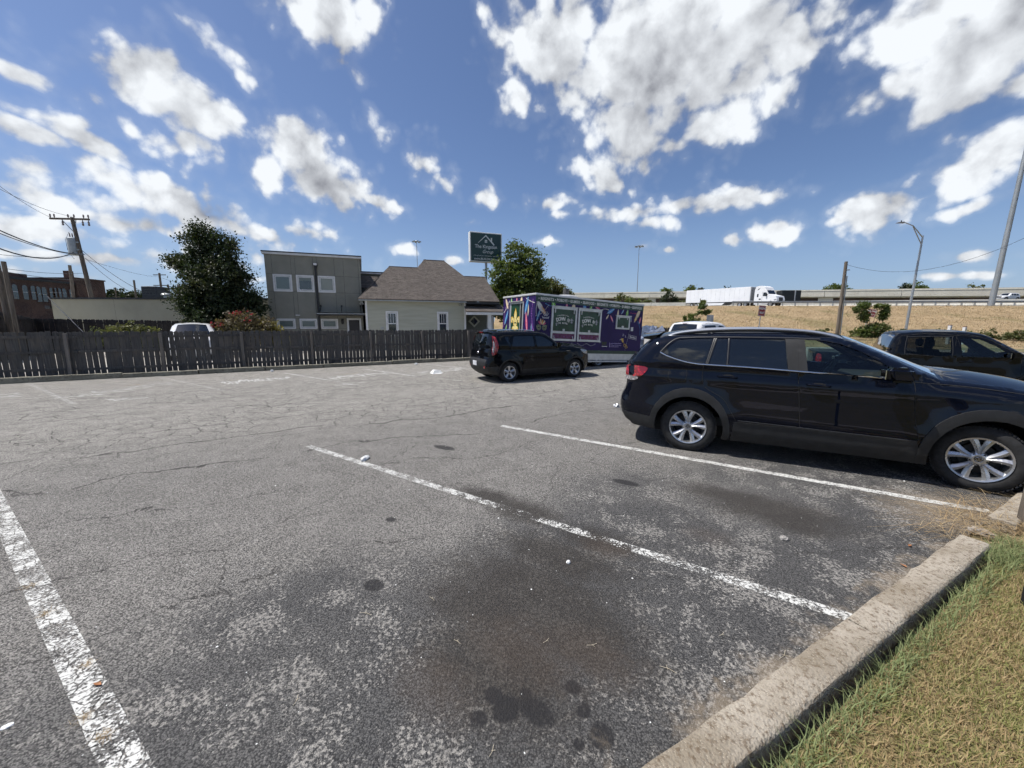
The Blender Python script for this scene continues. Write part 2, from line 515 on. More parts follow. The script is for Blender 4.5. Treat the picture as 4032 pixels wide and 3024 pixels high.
def asphalt_material():
    m, q, out = new_mat('asphalt')
    q.dims = '2D'
    P = q.n('ShaderNodeNewGeometry').outputs['Position']
    P = q.vm('MULTIPLY', P, (1, 1, 0))
    t = q.vm('DOT_PRODUCT', q.vm('SUBTRACT', P, tuple(K0)), tuple(KN))     # metres from the kerb
    s = q.vm('DOT_PRODUCT', q.vm('SUBTRACT', P, tuple(K0)), tuple(KD))
    n_big = q.noise(P, .55, 3.0, .55)
    n_mid = q.noise(P, 2.6, 4.0, .62)
    n_fine = q.noise(P, 75.0, 3.0, .75)
    n_grit = q.noise(P, 42.0, 4.0, .70)
    # old, bleached asphalt of the aisle -> younger dark sealer towards the kerb
    seal = q.ramp(q.math('ADD', t, q.math('MULTIPLY', q.math('SUBTRACT', n_big, .5), 3.6)), 3.0, .9)
    wear_m = q.noise(P, 9.0, 5.0, .70)
    stones = q.voro(P, 118.0)
    cell = q.n('ShaderNodeSeparateColor', {0: stones.outputs['Color']}).outputs[0]
    tone = q.math('MULTIPLY', q.math('ADD', q.math('MULTIPLY', n_fine, .9), q.math('MULTIPLY', cell, .55)), q.ramp(stones.outputs['Distance'], .75, .25, True, .55, 1.0))
    old = q.mix(q.ramp(tone, .26, 1.0), (.042, .0412, .0405), (.34, .331, .312))
    old = q.mix(q.math('MULTIPLY', q.ramp(n_mid, .34, .70), .8), old, q.vm('SCALE', old, .70))
    aisle = q.ramp(t, 4.6, 8.6)
    old = q.mix(aisle, q.vm('MULTIPLY', old, (1.02, 1.0, .98)), q.vm('MULTIPLY', old, (1.42, 1.39, 1.33)))
    dark = q.mix(q.ramp(tone, .25, 1.0), (.024, .024, .025), (.095, .094, .093))
    patch = q.ramp(q.math('ADD', q.math('MULTIPLY', n_mid, .7), q.math('MULTIPLY', wear_m, .35)), .40, .66)
    fl = q.math('ADD', n_grit, q.math('MULTIPLY', q.math('SUBTRACT', patch, .5), .24))
    flake = q.math('MULTIPLY', q.ramp(fl, .56, .62), q.ramp(tone, .2, .55))
    dark = q.mix(q.math('MULTIPLY', flake, .85), dark, (.27, .258, .238))
    col = q.mix(q.math('MULTIPLY', seal, .92), old, dark)
    # whitish loose grit worn out of the surface
    grit = q.math('MULTIPLY', q.ramp(q.math('ADD', n_grit, q.math('MULTIPLY', q.math('SUBTRACT', cell, .5), .12)), .58, .66), .55)
    col = q.mix(q.math('MULTIPLY', grit, q.ramp(n_mid, .40, .62)), col, (.40, .38, .345))
    # oil: brown-black parking stains, tight drips
    def stain(pts, nz=1.0, soft=.8):
        a = None
        for (u, v, r1, r2) in pts:
            g = gnd(u, v)
            d = q.vm('SUBTRACT', P, tuple(g))
            e1 = q.vm('DOT_PRODUCT', d, tuple(LD / r1)); e2 = q.vm('DOT_PRODUCT', d, tuple(Vector((LD.y, -LD.x, 0)) / r2))
            ln = q.math('SQRT', q.math('ADD', q.math('MULTIPLY', e1, e1), q.math('MULTIPLY', e2, e2)))
            f = q.math('SUBTRACT', 1.0, ln)
            a = f if a is None else q.math('MAXIMUM', a, f)
        a = q.math('ADD', a, q.math('MULTIPLY', q.math('SUBTRACT', q.math('ADD', q.math('MULTIPLY', n_mid, .4), q.math('MULTIPLY', wear_m, .6)), .5), nz))
        return q.ramp(a, -.05, soft)
    big = stain([(2080, 2330, 1.0, .62), (2250, 2470, .75, .5), (1960, 2620, .75, .5), (2200, 2200, .8, .4), (1900, 2380, .7, .45), (3040, 2010, 1.0, .5), (2900, 1960, .8, .35), (3130, 2060, .5, .35), (1930, 1960, .75, .25), (2060, 2010, .6, .3), (2350, 2130, .55, .3)], 1.3, .75)
    col = q.mix(q.math('MULTIPLY', big, .86), col, q.mix(q.ramp(n_fine, .3, .75), (.014, .013, .012), (.062, .054, .047)))
    drip = stain([(1995, 2790, .075, .085), (2112, 2800, .11, .075), (1885, 2830, .05, .045), (2255, 2705, .05, .05), (2365, 2895, .07, .08), (2070, 2730, .035, .035), (1945, 2740, .06, .05), (2300, 2800, .04, .045), (2280, 2930, .03, .035), (1750, 1763, .22, .10), (1470, 2305, .09, .07), (2465, 1900, .20, .09), (1540, 2045, .06, .05)], 1.05, .36)
    col = q.mix(q.math('MULTIPLY', drip, .84), col, (.016, .0155, .017))
    rust = stain([(2080, 2560, .5, .3), (2330, 2580, .4, .25), (2380, 2150, .3, .18), (2790, 2110, .3, .2), (1700, 2700, .35, .25)], 1.2, .8)
    col = q.mix(q.math('MULTIPLY', rust, .12), col, (.12, .075, .045))
    # cracks
    wob = q.n('ShaderNodeTexNoise', {'Vector': P, 'Scale': 3.0, 'Detail': 4.0, 'Roughness': .65})
    Pw = q.vm('ADD', P, q.vm('SCALE', q.vm('SUBTRACT', wob.outputs['Color'], (.5, .5, .5)), .30))
    cm1 = q.noise(P, .42, 2.0, .6)
    def net(scale, w, lo, hi):
        v = q.voro(Pw, scale, 'DISTANCE_TO_EDGE').outputs['Distance']
        return q.math('MULTIPLY', q.ramp(v, w, w * .3), q.ramp(cm1, lo, hi))
    alli = q.math('MULTIPLY', net(2.6, .032, .40, .52), q.math('MULTIPLY', q.ramp(t, 5.2, 7.0), q.ramp(t, 15.0, 11.0)))
    wide = q.math('MULTIPLY', net(.62, .0055, .56, .44), .75)
    cr = q.math('MAXIMUM', alli, wide)
    wl = q.math('ADD', q.math('MULTIPLY', q.math('SUBTRACT', cm1, .5), 1.3), q.math('MULTIPLY', q.math('SUBTRACT', wob.outputs['Fac'], .5), .35))
    lmask = q.ramp(n_big, .38, .50)
    for t0, w, lo, hi in ((5.3, .020, -30, 40), (6.55, .034, -40, 40), (7.9, .018, -40, 12), (9.6, .022, -40, 8), (11.0, .026, -40, 20), (12.6, .03, -40, 40), (4.1, .009, -30, 3), (3.0, .007, -30, 1), (2.2, .006, -30, 0.3)):
        dl = q.math('ABSOLUTE', q.math('ADD', q.math('SUBTRACT', t, t0), wl))
        ln = q.math('MULTIPLY', q.ramp(dl, w, w * .4), q.math('MULTIPLY', q.math('GREATER_THAN', s, lo), q.math('LESS_THAN', s, hi)))
        cr = q.math('MAXIMUM', cr, q.math('MULTIPLY', ln, lmask))
    col = q.mix(q.math('MULTIPLY', cr, .88), col, (.030, .028, .026))
    # sand drifted against the kerb
    sand = q.math('MULTIPLY', q.ramp(q.math('ADD', t, q.math('MULTIPLY', q.math('SUBTRACT', wear_m, .5), .5)), .20, .02), q.ramp(n_mid, .42, .6))
    dk = gnd(3800, 2040)
    spot = q.ramp(q.math('ADD', q.vm('DISTANCE', P, tuple(dk)), q.math('MULTIPLY', q.math('SUBTRACT', wear_m, .5), .9)), .85, .2)
    sand = q.math('MAXIMUM', q.math('MULTIPLY', sand, .5), q.math('MULTIPLY', spot, q.math('MULTIPLY_ADD', n_fine, .8, .1)))
    col = q.mix(sand, col, (.29, .235, .17))
    hgt = q.math('MULTIPLY', q.noise(P, 85.0, 2.0, .75), .016)
    bn = q.n('ShaderNodeBump', {'Strength': .75, 'Distance': 1.0, 'Height': hgt})
    b = q.n('ShaderNodeBsdfPrincipled', {'Base Color': col, 'Roughness': q.ramp(n_fine, 0, 1, False, .78, .95), 'Specular IOR Level': .32, 'Normal': bn})
    q.L.new(b.outputs[0], out.inputs[0])
    return m


def paint_material(name, worn=.5, tint=(.74, .74, .70)):
    m, q, out = new_mat(name)
    P = q.n('ShaderNodeNewGeometry').outputs['Position']
    a = q.noise(P, 7.0, 5.0, .6)
    b = q.noise(P, 60.0, 5.0, .75)
    c = q.voro(q.vm('ADD', P, q.vm('SCALE', q.n('ShaderNodeTexNoise', {'Vector': P, 'Scale': 8.0}).outputs['Color'], .06)), 16.0, 'DISTANCE_TO_EDGE').outputs['Distance']
    f = q.math('ADD', q.math('MULTIPLY', a, .62), q.math('MULTIPLY', b, 1.03))
    f = q.math('SUBTRACT', f, q.ramp(c, .045, .012, True, 0, .25))
    for (u_, v_, r_) in ((1960, 1985, .42), (2060, 2020, .35), (2370, 2135, .40), (1690, 1865, .2)):
        f = q.math('SUBTRACT', f, q.math('MULTIPLY', q.ramp(q.vm('DISTANCE', P, tuple(gnd(u_, v_))), r_, .05), .075))
    keep = q.ramp(f, worn + .25, worn + .33)
    col = q.mix(q.noise(P, 24.0, 4.0, .7), tint, tuple(x * .68 for x in tint))
    bs = q.n('ShaderNodeBsdfPrincipled', {'Base Color': col, 'Roughness': .75, 'Specular IOR Level': .3})
    tr = q.n('ShaderNodeBsdfTransparent')
    mx = q.n('ShaderNodeMixShader', {0: keep, 1: tr.outputs[0], 2: bs.outputs[0]})
    q.L.new(mx.outputs[0], out.inputs[0])
    return m


def soil_material():
    m, q, out = new_mat('soil')
    P = q.n('ShaderNodeNewGeometry').outputs['Position']
    n = q.noise(P, .35, 6.0, .6); f = q.noise(P, 14.0, 5.0, .7)
    c = q.mix(q.ramp(n, .38, .62), (.16, .135, .075), (.075, .085, .035))
    c = q.mix(q.math('MULTIPLY', f, .5), c, (.22, .19, .13))
    bn = q.n('ShaderNodeBump', {'Strength': .6, 'Distance': .04, 'Height': f})
    b = q.n('ShaderNodeBsdfPrincipled', {'Base Color': c, 'Roughness': .95, 'Specular IOR Level': .1, 'Normal': bn})
    q.L.new(b.outputs[0], out.inputs[0])
    return m


def concrete_material(name, c1, c2, c3, sc=1.0, bump=.5):
    m, q, out = new_mat(name)
    P = q.n('ShaderNodeNewGeometry').outputs['Position']
    a = q.noise(P, 2.2 * sc, 5.0, .62); b = q.noise(P, 30.0 * sc, 5.0, .72); g = q.voro(P, 75.0 * sc).outputs['Distance']
    c = q.mix(q.ramp(a, .35, .65), c1, c2)
    c = q.mix(q.math('MULTIPLY', q.ramp(b, .47, .66), .8), c, c3)
    if sc >= 1: c = q.mix(q.math('MULTIPLY', q.ramp(g, .22, .10), .5), c, tuple(min(.7, x * 1.5) for x in c1))
    h = q.math('ADD', q.math('MULTIPLY', b, .010), q.math('MULTIPLY', g, .006))
    bn = q.n('ShaderNodeBump', {'Strength': bump, 'Distance': 1.0, 'Height': h})
    bs = q.n('ShaderNodeBsdfPrincipled', {'Base Color': c, 'Roughness': .92, 'Specular IOR Level': .2, 'Normal': bn})
    q.L.new(bs.outputs[0], out.inputs[0])
    return m


M_ASPH = asphalt_material()
M_SOIL = soil_material()
M_KERB = concrete_material('kerb_concrete', (.37, .33, .27), (.24, .205, .155), (.12, .085, .055), 1.0, .9)
M_KERB_FAR = concrete_material('kerb_far_concrete', (.27, .255, .20), (.17, .16, .125), (.09, .085, .07), .5, .5)
M_WALK = concrete_material('walk_concrete', (.42, .39, .36), (.32, .29, .27), (.22, .19, .18), 1.0, .5)
M_PAINT = paint_material('paint_worn', .53, (.66, .66, .63))
M_PAINT_OK = paint_material('paint_kept', .47, (.66, .66, .63))
M_PAINT_FAINT = paint_material('paint_faint', .60)
M_PAINT_YEL = paint_material('paint_yellow', .66, (.55, .34, .10))


def sheet(name, pts, z, mat, kind='structure'):
    o = mesh_ob(name, [(p[0], p[1], z) for p in pts], [tuple(range(len(pts)))], mat)
    return tag(o, kind=kind)


# the ground reaches the horizon; it drops away so that no face meets the lot
tag(mesh_ob('ground', [(-1500, -1500, -.03), (1500, -1500, -.03), (1500, 1500, -.03), (-1500, 1500, -.03)], [(0, 1, 2, 3)], M_SOIL), kind='structure')

# the lot: one sheet between the near kerb and the far kerb
kf = lambda k, off: FP0 + FA * k - FN * off     # k metres along the fence, off metres this side of it
lot = [K0 - KD * 40, K0 + KD * 40 - KN * 0, K0 + KD * 40 + KN * 30, kf(34, .42), kf(17.0, .42), kf(-26, .42), K0 - KD * 40 + KN * 12]
sheet('parking_lot', [(p.x, p.y) for p in lot], 0.0, M_ASPH)


def stripe(p0, p1, w, mat, name='parking_line', z=.004, n=1):
    d = (p1 - p0).normalized(); s = Vector((d.y, -d.x, 0)) * (w / 2)
    V, F = [], []
    for i in range(n + 1):
        p = p0.lerp(p1, i / n)
        V += [p + s, p - s]
    for i in range(n):
        F.append((2 * i, 2 * i + 1, 2 * i + 3, 2 * i + 2))
    o = mesh_ob(name, [(v.x, v.y, z) for v in V], F, mat)
    return tag(o, kind='structure')


stripe(Vector((-7.245, 4.98, 0)), Vector((-.595, .69, 0)), .13, M_PAINT)
stripe(gnd(1215, 1757), gnd(3360, 2437), .10, M_PAINT)
stripe(gnd(1975, 1677), gnd(3905, 2017), .11, M_PAINT_OK)
for d in (2.72, 5.45, 8.2):
    a = gnd(1975, 1677) + KN * 0 + KD * (d / math.sin(rad(61.4)))
    stripe(a, a + LD * 5.9, .11, M_PAINT_OK)
# stall lines of the far row, worn to fragments
for (u0, v0, u1, v1, mt) in ((88, 1498, 290, 1592, M_PAINT_FAINT), (610, 1482, 880, 1538, M_PAINT_FAINT), (1120, 1469, 1290, 1497, M_PAINT), (1425, 1452, 1640, 1482, M_PAINT),
                             (1675, 1434, 1835, 1451, M_PAINT), (1300, 1497, 1420, 1520, M_PAINT_FAINT), (1640, 1482, 1820, 1500, M_PAINT_FAINT), (2280, 1459, 2372, 1467, M_PAINT)):
    stripe(gnd(u0, v0), gnd(u1, v1), .11, mt)


# stencilled marks of the far stalls, worn to broken strokes that no longer read
def ghost_marks(u0, v0, u1, v1, hgt, mat, n, seed):
    a, b = gnd(u0, v0), gnd(u1, v1)
    d = b - a; x = d.normalized(); y = Vector((-x.y, x.x, 0))
    rr_ = random.Random(seed); V, F = [], []
    for i in range(n):
        c = a + d * ((i + rr_.uniform(.1, .9)) / n) + y * rr_.uniform(0, hgt)
        if rr_.random() < .55: e, w = y * rr_.uniform(.10, .30) + x * rr_.uniform(-.06, .06), x * .028
        else: e, w = x * rr_.uniform(.08, .20) + y * rr_.uniform(-.05, .05), y * .03
        k_ = len(V); zz = .0042 + i * .00003
        V += [(p.x, p.y, zz) for p in (c - e - w, c + e - w, c + e + w, c - e + w)]
        F.append((k_, k_ + 1, k_ + 2, k_ + 3))
    tag(mesh_ob('worn_marking', V, F, mat), kind='structure')


ghost_marks(300, 1568, 700, 1508, .6, M_PAINT, 30, 1)
ghost_marks(880, 1514, 1150, 1490, .6, M_PAINT_OK, 34, 2)
ghost_marks(1320, 1494, 1545, 1469, .6, M_PAINT_OK, 30, 3)
ghost_marks(1660, 1474, 1845, 1452, .6, M_PAINT_OK, 28, 4)
ghost_marks(0, 1570, 110, 1545, .6, M_PAINT, 9, 5)
ghost_marks(430, 1585, 560, 1570, .5, M_PAINT_OK, 4, 6)
ghost_marks(1330, 1518, 1440, 1506, .3, M_PAINT, 6, 7)
stripe(gnd(440, 1523), gnd(580, 1512), .30, M_PAINT_YEL, 'yellow_marking', .003)
stripe(gnd(905, 1498), gnd(985, 1491), .30, M_PAINT_YEL, 'yellow_marking', .003)
stripe(gnd(1330, 1477), gnd(1420, 1468), .40, M_PAINT_YEL, 'yellow_marking', .003)


# near kerb: cast lengths with a broken joint where the sand has collected
def kerb_piece(parent, name, a, b, w, h, mat, lift=0.0, jag=.012, r=.025, yaw=0.0):
    L = (b - a).length; x = (b - a).normalized(); y = Vector((-x.y, x.x, 0)) * -1
    n = max(2, int(L / .12))
    rr = random.Random(int(a.x * 1000 + a.y * 77))
    V, F = [], []
    prof = [(0, -.05), (.006, h - r), (r * .35, h - r * .3), (r, h), (w - r, h), (w - r * .3, h - r * .35), (w, h - r), (w, -.05)]
    for i in range(n + 1):
        p = a + x * (L * i / n)
        j = [rr.uniform(-jag, jag) for _ in range(4)]
        for k, (py, pz) in enumerate(prof):
            dy = j[0] * .6 if k in (1, 2) else 0; dz = j[1] * .5 if k in (2, 3) else (j[2] * .4 if k in (4, 5) else 0)
            V.append((p.x + y.x * (py + dy), p.y + y.y * (py + dy), pz + dz + lift))
    m = len(prof)
    for i in range(n):
        for k in range(m - 1):
            F.append((i * m + k, (i + 1) * m + k, (i + 1) * m + k + 1, i * m + k + 1))
    F.append(tuple(range(m))); F.append(tuple(reversed(range(n * m, n * m + m))))
    o = MB().add(V, F).build(name, mat, parent, True)
    return o


near_kerb = thing('concrete_kerb', 'weathered tan concrete kerb along the grass strip, broken joint in sand', 'kerb', (0, 0, 0))
for (s0, s1, lf) in ((-6.0, -3.2, 0), (-3.19, -.6, .003), (-.59, 1.55, 0), (1.56, 3.55, .004), (4.30, 7.2, -.02), (7.21, 10, -.01), (10.01, 14, 0)):
    kerb_piece(near_kerb, 'kerb_stone', K0 + KD * s0, K0 + KD * s1, .185, .10, M_KERB, lf)

far_kerb = thing('concrete_kerb', 'grey concrete kerb stones in a row at the foot of the picket fence', 'kerb', (0, 0, 0))
k = -14.0
rk = random.Random(5)
while k < 16.4:
    L = rk.choice((1.5, 2.1, 2.4, 2.9))
    off = .40 + rk.uniform(-.03, .03)
    kerb_piece(far_kerb, 'kerb_stone', kf(k, off), kf(min(k + L, 16.4) - .03, off + rk.uniform(-.02, .02)), .17, .17 + rk.uniform(-.02, .02), M_KERB_FAR, 0, .012)
    k += L

# verge behind the near kerb, and the path's edge at the corner of the picture
VB = .24
verge = [K0 + KD * -8 - KN * VB, K0 + KD * 14 - KN * VB, K0 + KD * 14 - KN * 1.35, K0 + KD * -8 - KN * 1.35]


def turf_material():
    m, q, out = new_mat('turf_base')
    P = q.n('ShaderNodeNewGeometry').outputs['Position']
    n = q.noise(P, 3.0, 4.0, .6); f = q.noise(P, 60.0, 4.0, .7)
    c = q.mix(q.ramp(n, .4, .6), (.13, .105, .055), (.10, .105, .042))
    c = q.mix(q.ramp(f, .4, .7), c, (.26, .205, .11))
    b = q.n('ShaderNodeBsdfPrincipled', {'Base Color': c, 'Roughness': .95, 'Specular IOR Level': .1})
    q.L.new(b.outputs[0], out.inputs[0])
    return m


sheet('verge', [(p.x, p.y) for p in verge], .045, turf_material())
wk = MB()
a, b = K0 + KD * -8 - KN * 1.42, K0 + KD * 14 - KN * 1.42
for i in range(15):
    p0, p1 = a.lerp(b, i / 15), a.lerp(b, (i + 1) / 15)
    wk.obox((p0 + p1) / 2 - KN * .75 + Vector((0, 0, .015)), (p1 - p0) / 2 * .995, KN * .75, Vector((0, 0, .065)))
tag(wk.build('pavement', M_WALK), kind='structure')


def blade_material(name, greens, dry, dry_amt):
    m, q, out = new_mat(name)
    P = q.n('ShaderNodeNewGeometry').outputs['Position']
    rn = q.n('ShaderNodeAttribute', attribute_name='rnd').outputs['Fac']
    big = q.noise(P, 2.3, 4.0, .6)
    c = q.mix(rn, greens[0], greens[1])
    f = q.ramp(q.math('ADD', big, q.math('MULTIPLY', q.math('SUBTRACT', rn, .5), .55)), dry_amt - .10, dry_amt + .10)
    c = q.mix(f, dry[0], c) if False else q.mix(f, c, q.mix(rn, dry[0], dry[1]))
    d = q.n('ShaderNodeBsdfPrincipled', {'Base Color': c, 'Roughness': .6, 'Specular IOR Level': .25})
    tl = q.n('ShaderNodeBsdfTranslucent', {'Color': c})
    mx = q.n('ShaderNodeMixShader', {0: .3, 1: d.outputs[0], 2: tl.outputs[0]})
    q.L.new(mx.outputs[0], out.inputs[0])
    return m


def blades(name, base, hgt, wid, bend, mat, seed=1, seg=2):
    """base: (n,3) points; every blade a bent strip."""
    r = np.random.default_rng(seed)
    n = len(base)
    az = r.uniform(0, 2 * np.pi, n); h = hgt * r.uniform(.45, 1.15, n); b = bend * r.uniform(.2, 1.6, n)
    dx = np.stack([np.cos(az), np.sin(az), np.zeros(n)], 1); sd = np.stack([-np.sin(az), np.cos(az), np.zeros(n)], 1)
    w = wid * r.uniform(.6, 1.3, n)
    rows = []
    for k in range(seg + 1):
        t = k / seg
        c = base + dx * (b * h * t ** 1.8)[:, None] + np.stack([np.zeros(n), np.zeros(n), h * (t - .25 * b * t * t)], 1)
        if k < seg:
            ww = (w * (1 - .55 * t))[:, None]
            rows += [c - sd * ww / 2, c + sd * ww / 2]
        else:
            rows += [c]
    m = len(rows)
    V = np.stack(rows, 1).reshape(-1, 3)
    o = np.arange(n)[:, None] * m
    tr = []
    for k in range(seg - 1):
        tr += [[2 * k, 2 * k + 1, 2 * k + 3], [2 * k, 2 * k + 3, 2 * k + 2]]
    tr.append([2 * seg - 2, 2 * seg - 1, 2 * seg])
    F = np.concatenate([o + np.array(t_)[None] for t_ in tr])
    return fast_mesh(name, V, F, mat, None, np.repeat(r.random(n), m))


def verge_points(n, s0, s1, t0, t1, seed):
    r = np.random.default_rng(seed)
    s = r.uniform(s0, s1, n); t = r.uniform(t0, t1, n)
    x = K0.x + KD.x * s - KN.x * t; y = K0.y + KD.y * s - KN.y * t
    return np.stack([x, y, np.full(n, .045)], 1)


M_BLADE = blade_material('lawn_blades', ((.20, .21, .065), (.38, .36, .15)), ((.54, .43, .23), (.34, .24, .125)), .43)
M_BLADE_G = blade_material('lush_blades', ((.16, .21, .085), (.30, .33, .15)), ((.45, .38, .18), (.2, .15, .07)), .80)
M_STRAW = blade_material('straw', ((.36, .25, .13), (.48, .36, .2)), ((.34, .22, .11), (.5, .4, .24)), .5)
tag(blades('grass', verge_points(100000, -.6, 6.5, .26, 1.36, 3), .042, .0045, .9, M_BLADE, 4), 'short half dry grass on the verge behind the kerb', 'grass', kind='stuff')
tag(blades('edge_grass', np.concatenate([verge_points(2400, -.6, 3.6, .235, .34, 5), verge_points(3600, -.6, 6.5, 1.28, 1.40, 6), verge_points(1500, 3.3, 3.9, .15, .50, 8)]), .085, .005, .8, M_BLADE_G, 7), 'longer green grass tufts along the kerb and path edges', 'grass', kind='stuff')
st = verge_points(2200, 3.4, 5.6, -.25, .75, 9)
st = st[(np.hypot((st[:, 0] - gnd(3960, 2090).x), (st[:, 1] - gnd(3960, 2090).y)) < np.random.default_rng(2).uniform(0, 1.1, len(st)))]
st[:, 2] = .05
tag(blades('straw_litter', st, .12, .004, 4.5, M_STRAW, 12), 'dry straw spilled over the broken kerb joint', 'straw', kind='stuff')


# ------------------------------------------------------------------ fences
def wood_material(name, c1, c2, c3):
    m, q, out = new_mat(name)
    co = q.n('ShaderNodeTexCoord').outputs['Object']
    oi = q.n('ShaderNodeObjectInfo').outputs['Random']
    co = q.vm('ADD', co, q.n('ShaderNodeCombineXYZ', {0: q.math('MULTIPLY', oi, 37.0), 1: 0.0, 2: q.math('MULTIPLY', oi, 11.0)}).outputs[0])
    g = q.noise(q.vm('MULTIPLY', co, (28, 28, 1.6)), 1.0, 5.0, .65)
    w = q.noise(q.vm('MULTIPLY', co, (3, 3, 1.2)), 1.0, 4.0, .6)
    c = q.mix(q.ramp(g, .32, .68), c1, c2)
    c = q.mix(q.math('MULTIPLY', q.ramp(w, .45, .68), .8), c, c3)
    c = q.mix(q.math('MULTIPLY', oi, .45), c, q.vm('SCALE', c, .55))
    bn = q.n('ShaderNodeBump', {'Strength': .5, 'Distance': .006, 'Height': g})
    b = q.n('ShaderNodeBsdfPrincipled', {'Base Color': c, 'Roughness': .88, 'Specular IOR Level': .2, 'Normal': bn})
    q.L.new(b.outputs[0], out.inputs[0])
    return m


M_FENCE = wood_material('fence_wood', (.115, .111, .106), (.072, .068, .066), (.145, .127, .11))
M_FENCE_D = wood_material('fence_wood_dark', (.050, .045, .043), (.032, .029, .029), (.065, .055, .048))
M_POSTWOOD = wood_material('fence_post_wood', (.20, .185, .165), (.14, .125, .115), (.24, .205, .17))


def picket_mesh(w, h, t, dog=.035):
    poly = [(-w / 2, 0), (w / 2, 0), (w / 2, h - dog), (w / 2 - dog, h), (-w / 2 + dog, h), (-w / 2, h - dog)]
    b = MB().prism(poly, (0, t, 0))
    me = bpy.data.meshes.new('picket')
    me.from_pydata(b.V, [], b.F)
    return me


def picket_fence(label, p0, p1, z0, top0, top1, mat, post_k=None, rails=(.22, .82), w=.138, gap=.010, posts=True, seed=3, slack=.006, group=None):
    d = p1 - p0; L = d.length
    f = thing('picket_fence', label, 'fence', (p0.x, p0.y, 0), math.atan2(d.y, d.x), group)
    rr = random.Random(seed)
    H0 = max(top0, top1) - z0
    ms = [picket_mesh(w * s, H0, .018, dg) for s, dg in ((1, .035), (.97, .03), (1.03, .04), (.99, .045))]
    for m in ms: m.materials.append(mat)
    x = 0.0
    while x < L:
        g = max(.001, rr.gauss(gap, slack))
        top = top0 + (top1 - top0) * x / L + rr.gauss(0, .008)
        o = bpy.data.objects.new('picket', rr.choice(ms))
        link(o, f)
        o.location = (x + w / 2, .005 + rr.uniform(0, .008), z0 + rr.uniform(-.01, .01))
        o.rotation_euler = (rr.gauss(0, .006), rr.gauss(0, .006), rr.gauss(0, .01))
        o.scale = (1, 1, (top - z0) / H0)
        x += w + g
    for hgt in rails:
        n = max(1, round(L / 2.44))
        for i in range(n):
            xa, xb = L * i / n, L * (i + 1) / n - .01
            ta = top0 + (top1 - top0) * xa / L; tb = top0 + (top1 - top0) * xb / L
            za, zb = ta - hgt + rr.gauss(0, .012), tb - hgt + rr.gauss(0, .012)
            MB().add([(xa, -.034, za - .042), (xb, -.034, zb - .042), (xb, -.034, zb + .042), (xa, -.034, za + .042), (xa, .003, za - .042), (xb, .003, zb - .042), (xb, .003, zb + .042), (xa, .003, za + .042)],
                     [(0, 1, 2, 3), (4, 7, 6, 5), (0, 4, 5, 1), (3, 2, 6, 7), (0, 3, 7, 4), (1, 5, 6, 2)]).build('rail', mat, f)
    if posts:
        b = MB().box(-.048, .048, -.095, 0, 0, 1.0, .006)
        src = None
        for kx in post_k:
            zt = top0 + (top1 - top0) * kx / L - .06
            if src is None:
                src = b.build('post', M_POSTWOOD, f); o = src
            else:
                o = inst(src, f)
            o.location = (kx, -.036, z0 - .1); o.scale = (1, 1, zt - z0 + .1)
            o.rotation_euler = (rr.gauss(0, .01), rr.gauss(0, .01), 0)
    return f


yard = [FP0 + FA * -40 - FN * .24, FP0 + FA * 17.0 - FN * .24, FP0 + FA * 17.0 + FN * 60, FP0 + FA * -40 + FN * 60]
M_GRAVEL = concrete_material('pale_gravel', (.42, .40, .36), (.34, .32, .28), (.26, .24, .2), .5, .6)
sheet('yard', [(p.x, p.y) for p in yard], .10, M_GRAVEL)
pf0, pf1 = FP0 - FA * 14.0, FP0 + FA * 16.9
picket_fence('weathered grey wooden picket fence with posts along the far edge of the lot', pf0, pf1, .10, 1.63, 1.56, M_FENCE,
             [14.0 + 2.44 * k for k in range(-5, 8) if -.1 < 14 + 2.44 * k < 31], rails=(.17, .68, 1.26), seed=4, gap=.011, slack=.009)
bf = [at(-60, 1216, 17.5), at(135, 1254, 24.0), at(470, 1266, 25.0), at(1010, 1268, 25.8)]
for a, b, lab in ((bf[0], bf[1], 'dark brown back fence section slanting away at the far left'), (bf[1], bf[3], 'dark back fence running behind the white parked car')):
    picket_fence(lab, Vector((a.x, a.y, 0)), Vector((b.x, b.y, 0)), .1, a.z, b.z, M_FENCE_D, None, (.2, .9), posts=False, seed=8, gap=.004, slack=.003, group='dark back fences')
a, b = at(2380, 1285, 27.0), at(2760, 1292, 29.0)
picket_fence('dark picket fence behind the white pickup truck', Vector((a.x, a.y, 0)), Vector((b.x, b.y, 0)), 0, a.z, b.z, M_FENCE_D, None, (.2, .9), posts=False, seed=9, gap=.006)

# ------------------------------------------------------------------ materials for buildings
M_PANEL = pm('olive_panel', (.23, .226, .19), .75, var=.05, scale=1.5, bump=.06, bscale=60)
M_JOINT = pm('joint_dark', (.055, .058, .05), .8)
M_WHITE = pm('white_trim', (.68, .68, .68), .55, var=.05, scale=3)
M_BLACK = pm('black_metal', (.018, .018, .019), .45, var=.1)
M_SIDE = pm('sage_siding', (.41, .41, .335), .7, var=.05, scale=2.0, bump=.05, bscale=50, stretch=(.3, 1, 3))
M_SIDE_D = pm('dark_siding', (.12, .13, .11), .7, var=.06, scale=2)
M_DOOR = pm('dark_door', (.016, .014, .016), .4, var=.1)
M_ROOFEDGE = pm('roof_edge', (.035, .04, .05), .5)
M_GREY_GALV = pm('galvanised', (.40, .42, .43), .42, .7, var=.1, scale=5)
M_BEIGE = pm('beige_render', (.40, .375, .28), .8, var=.05, scale=.6, bump=.05, bscale=20)


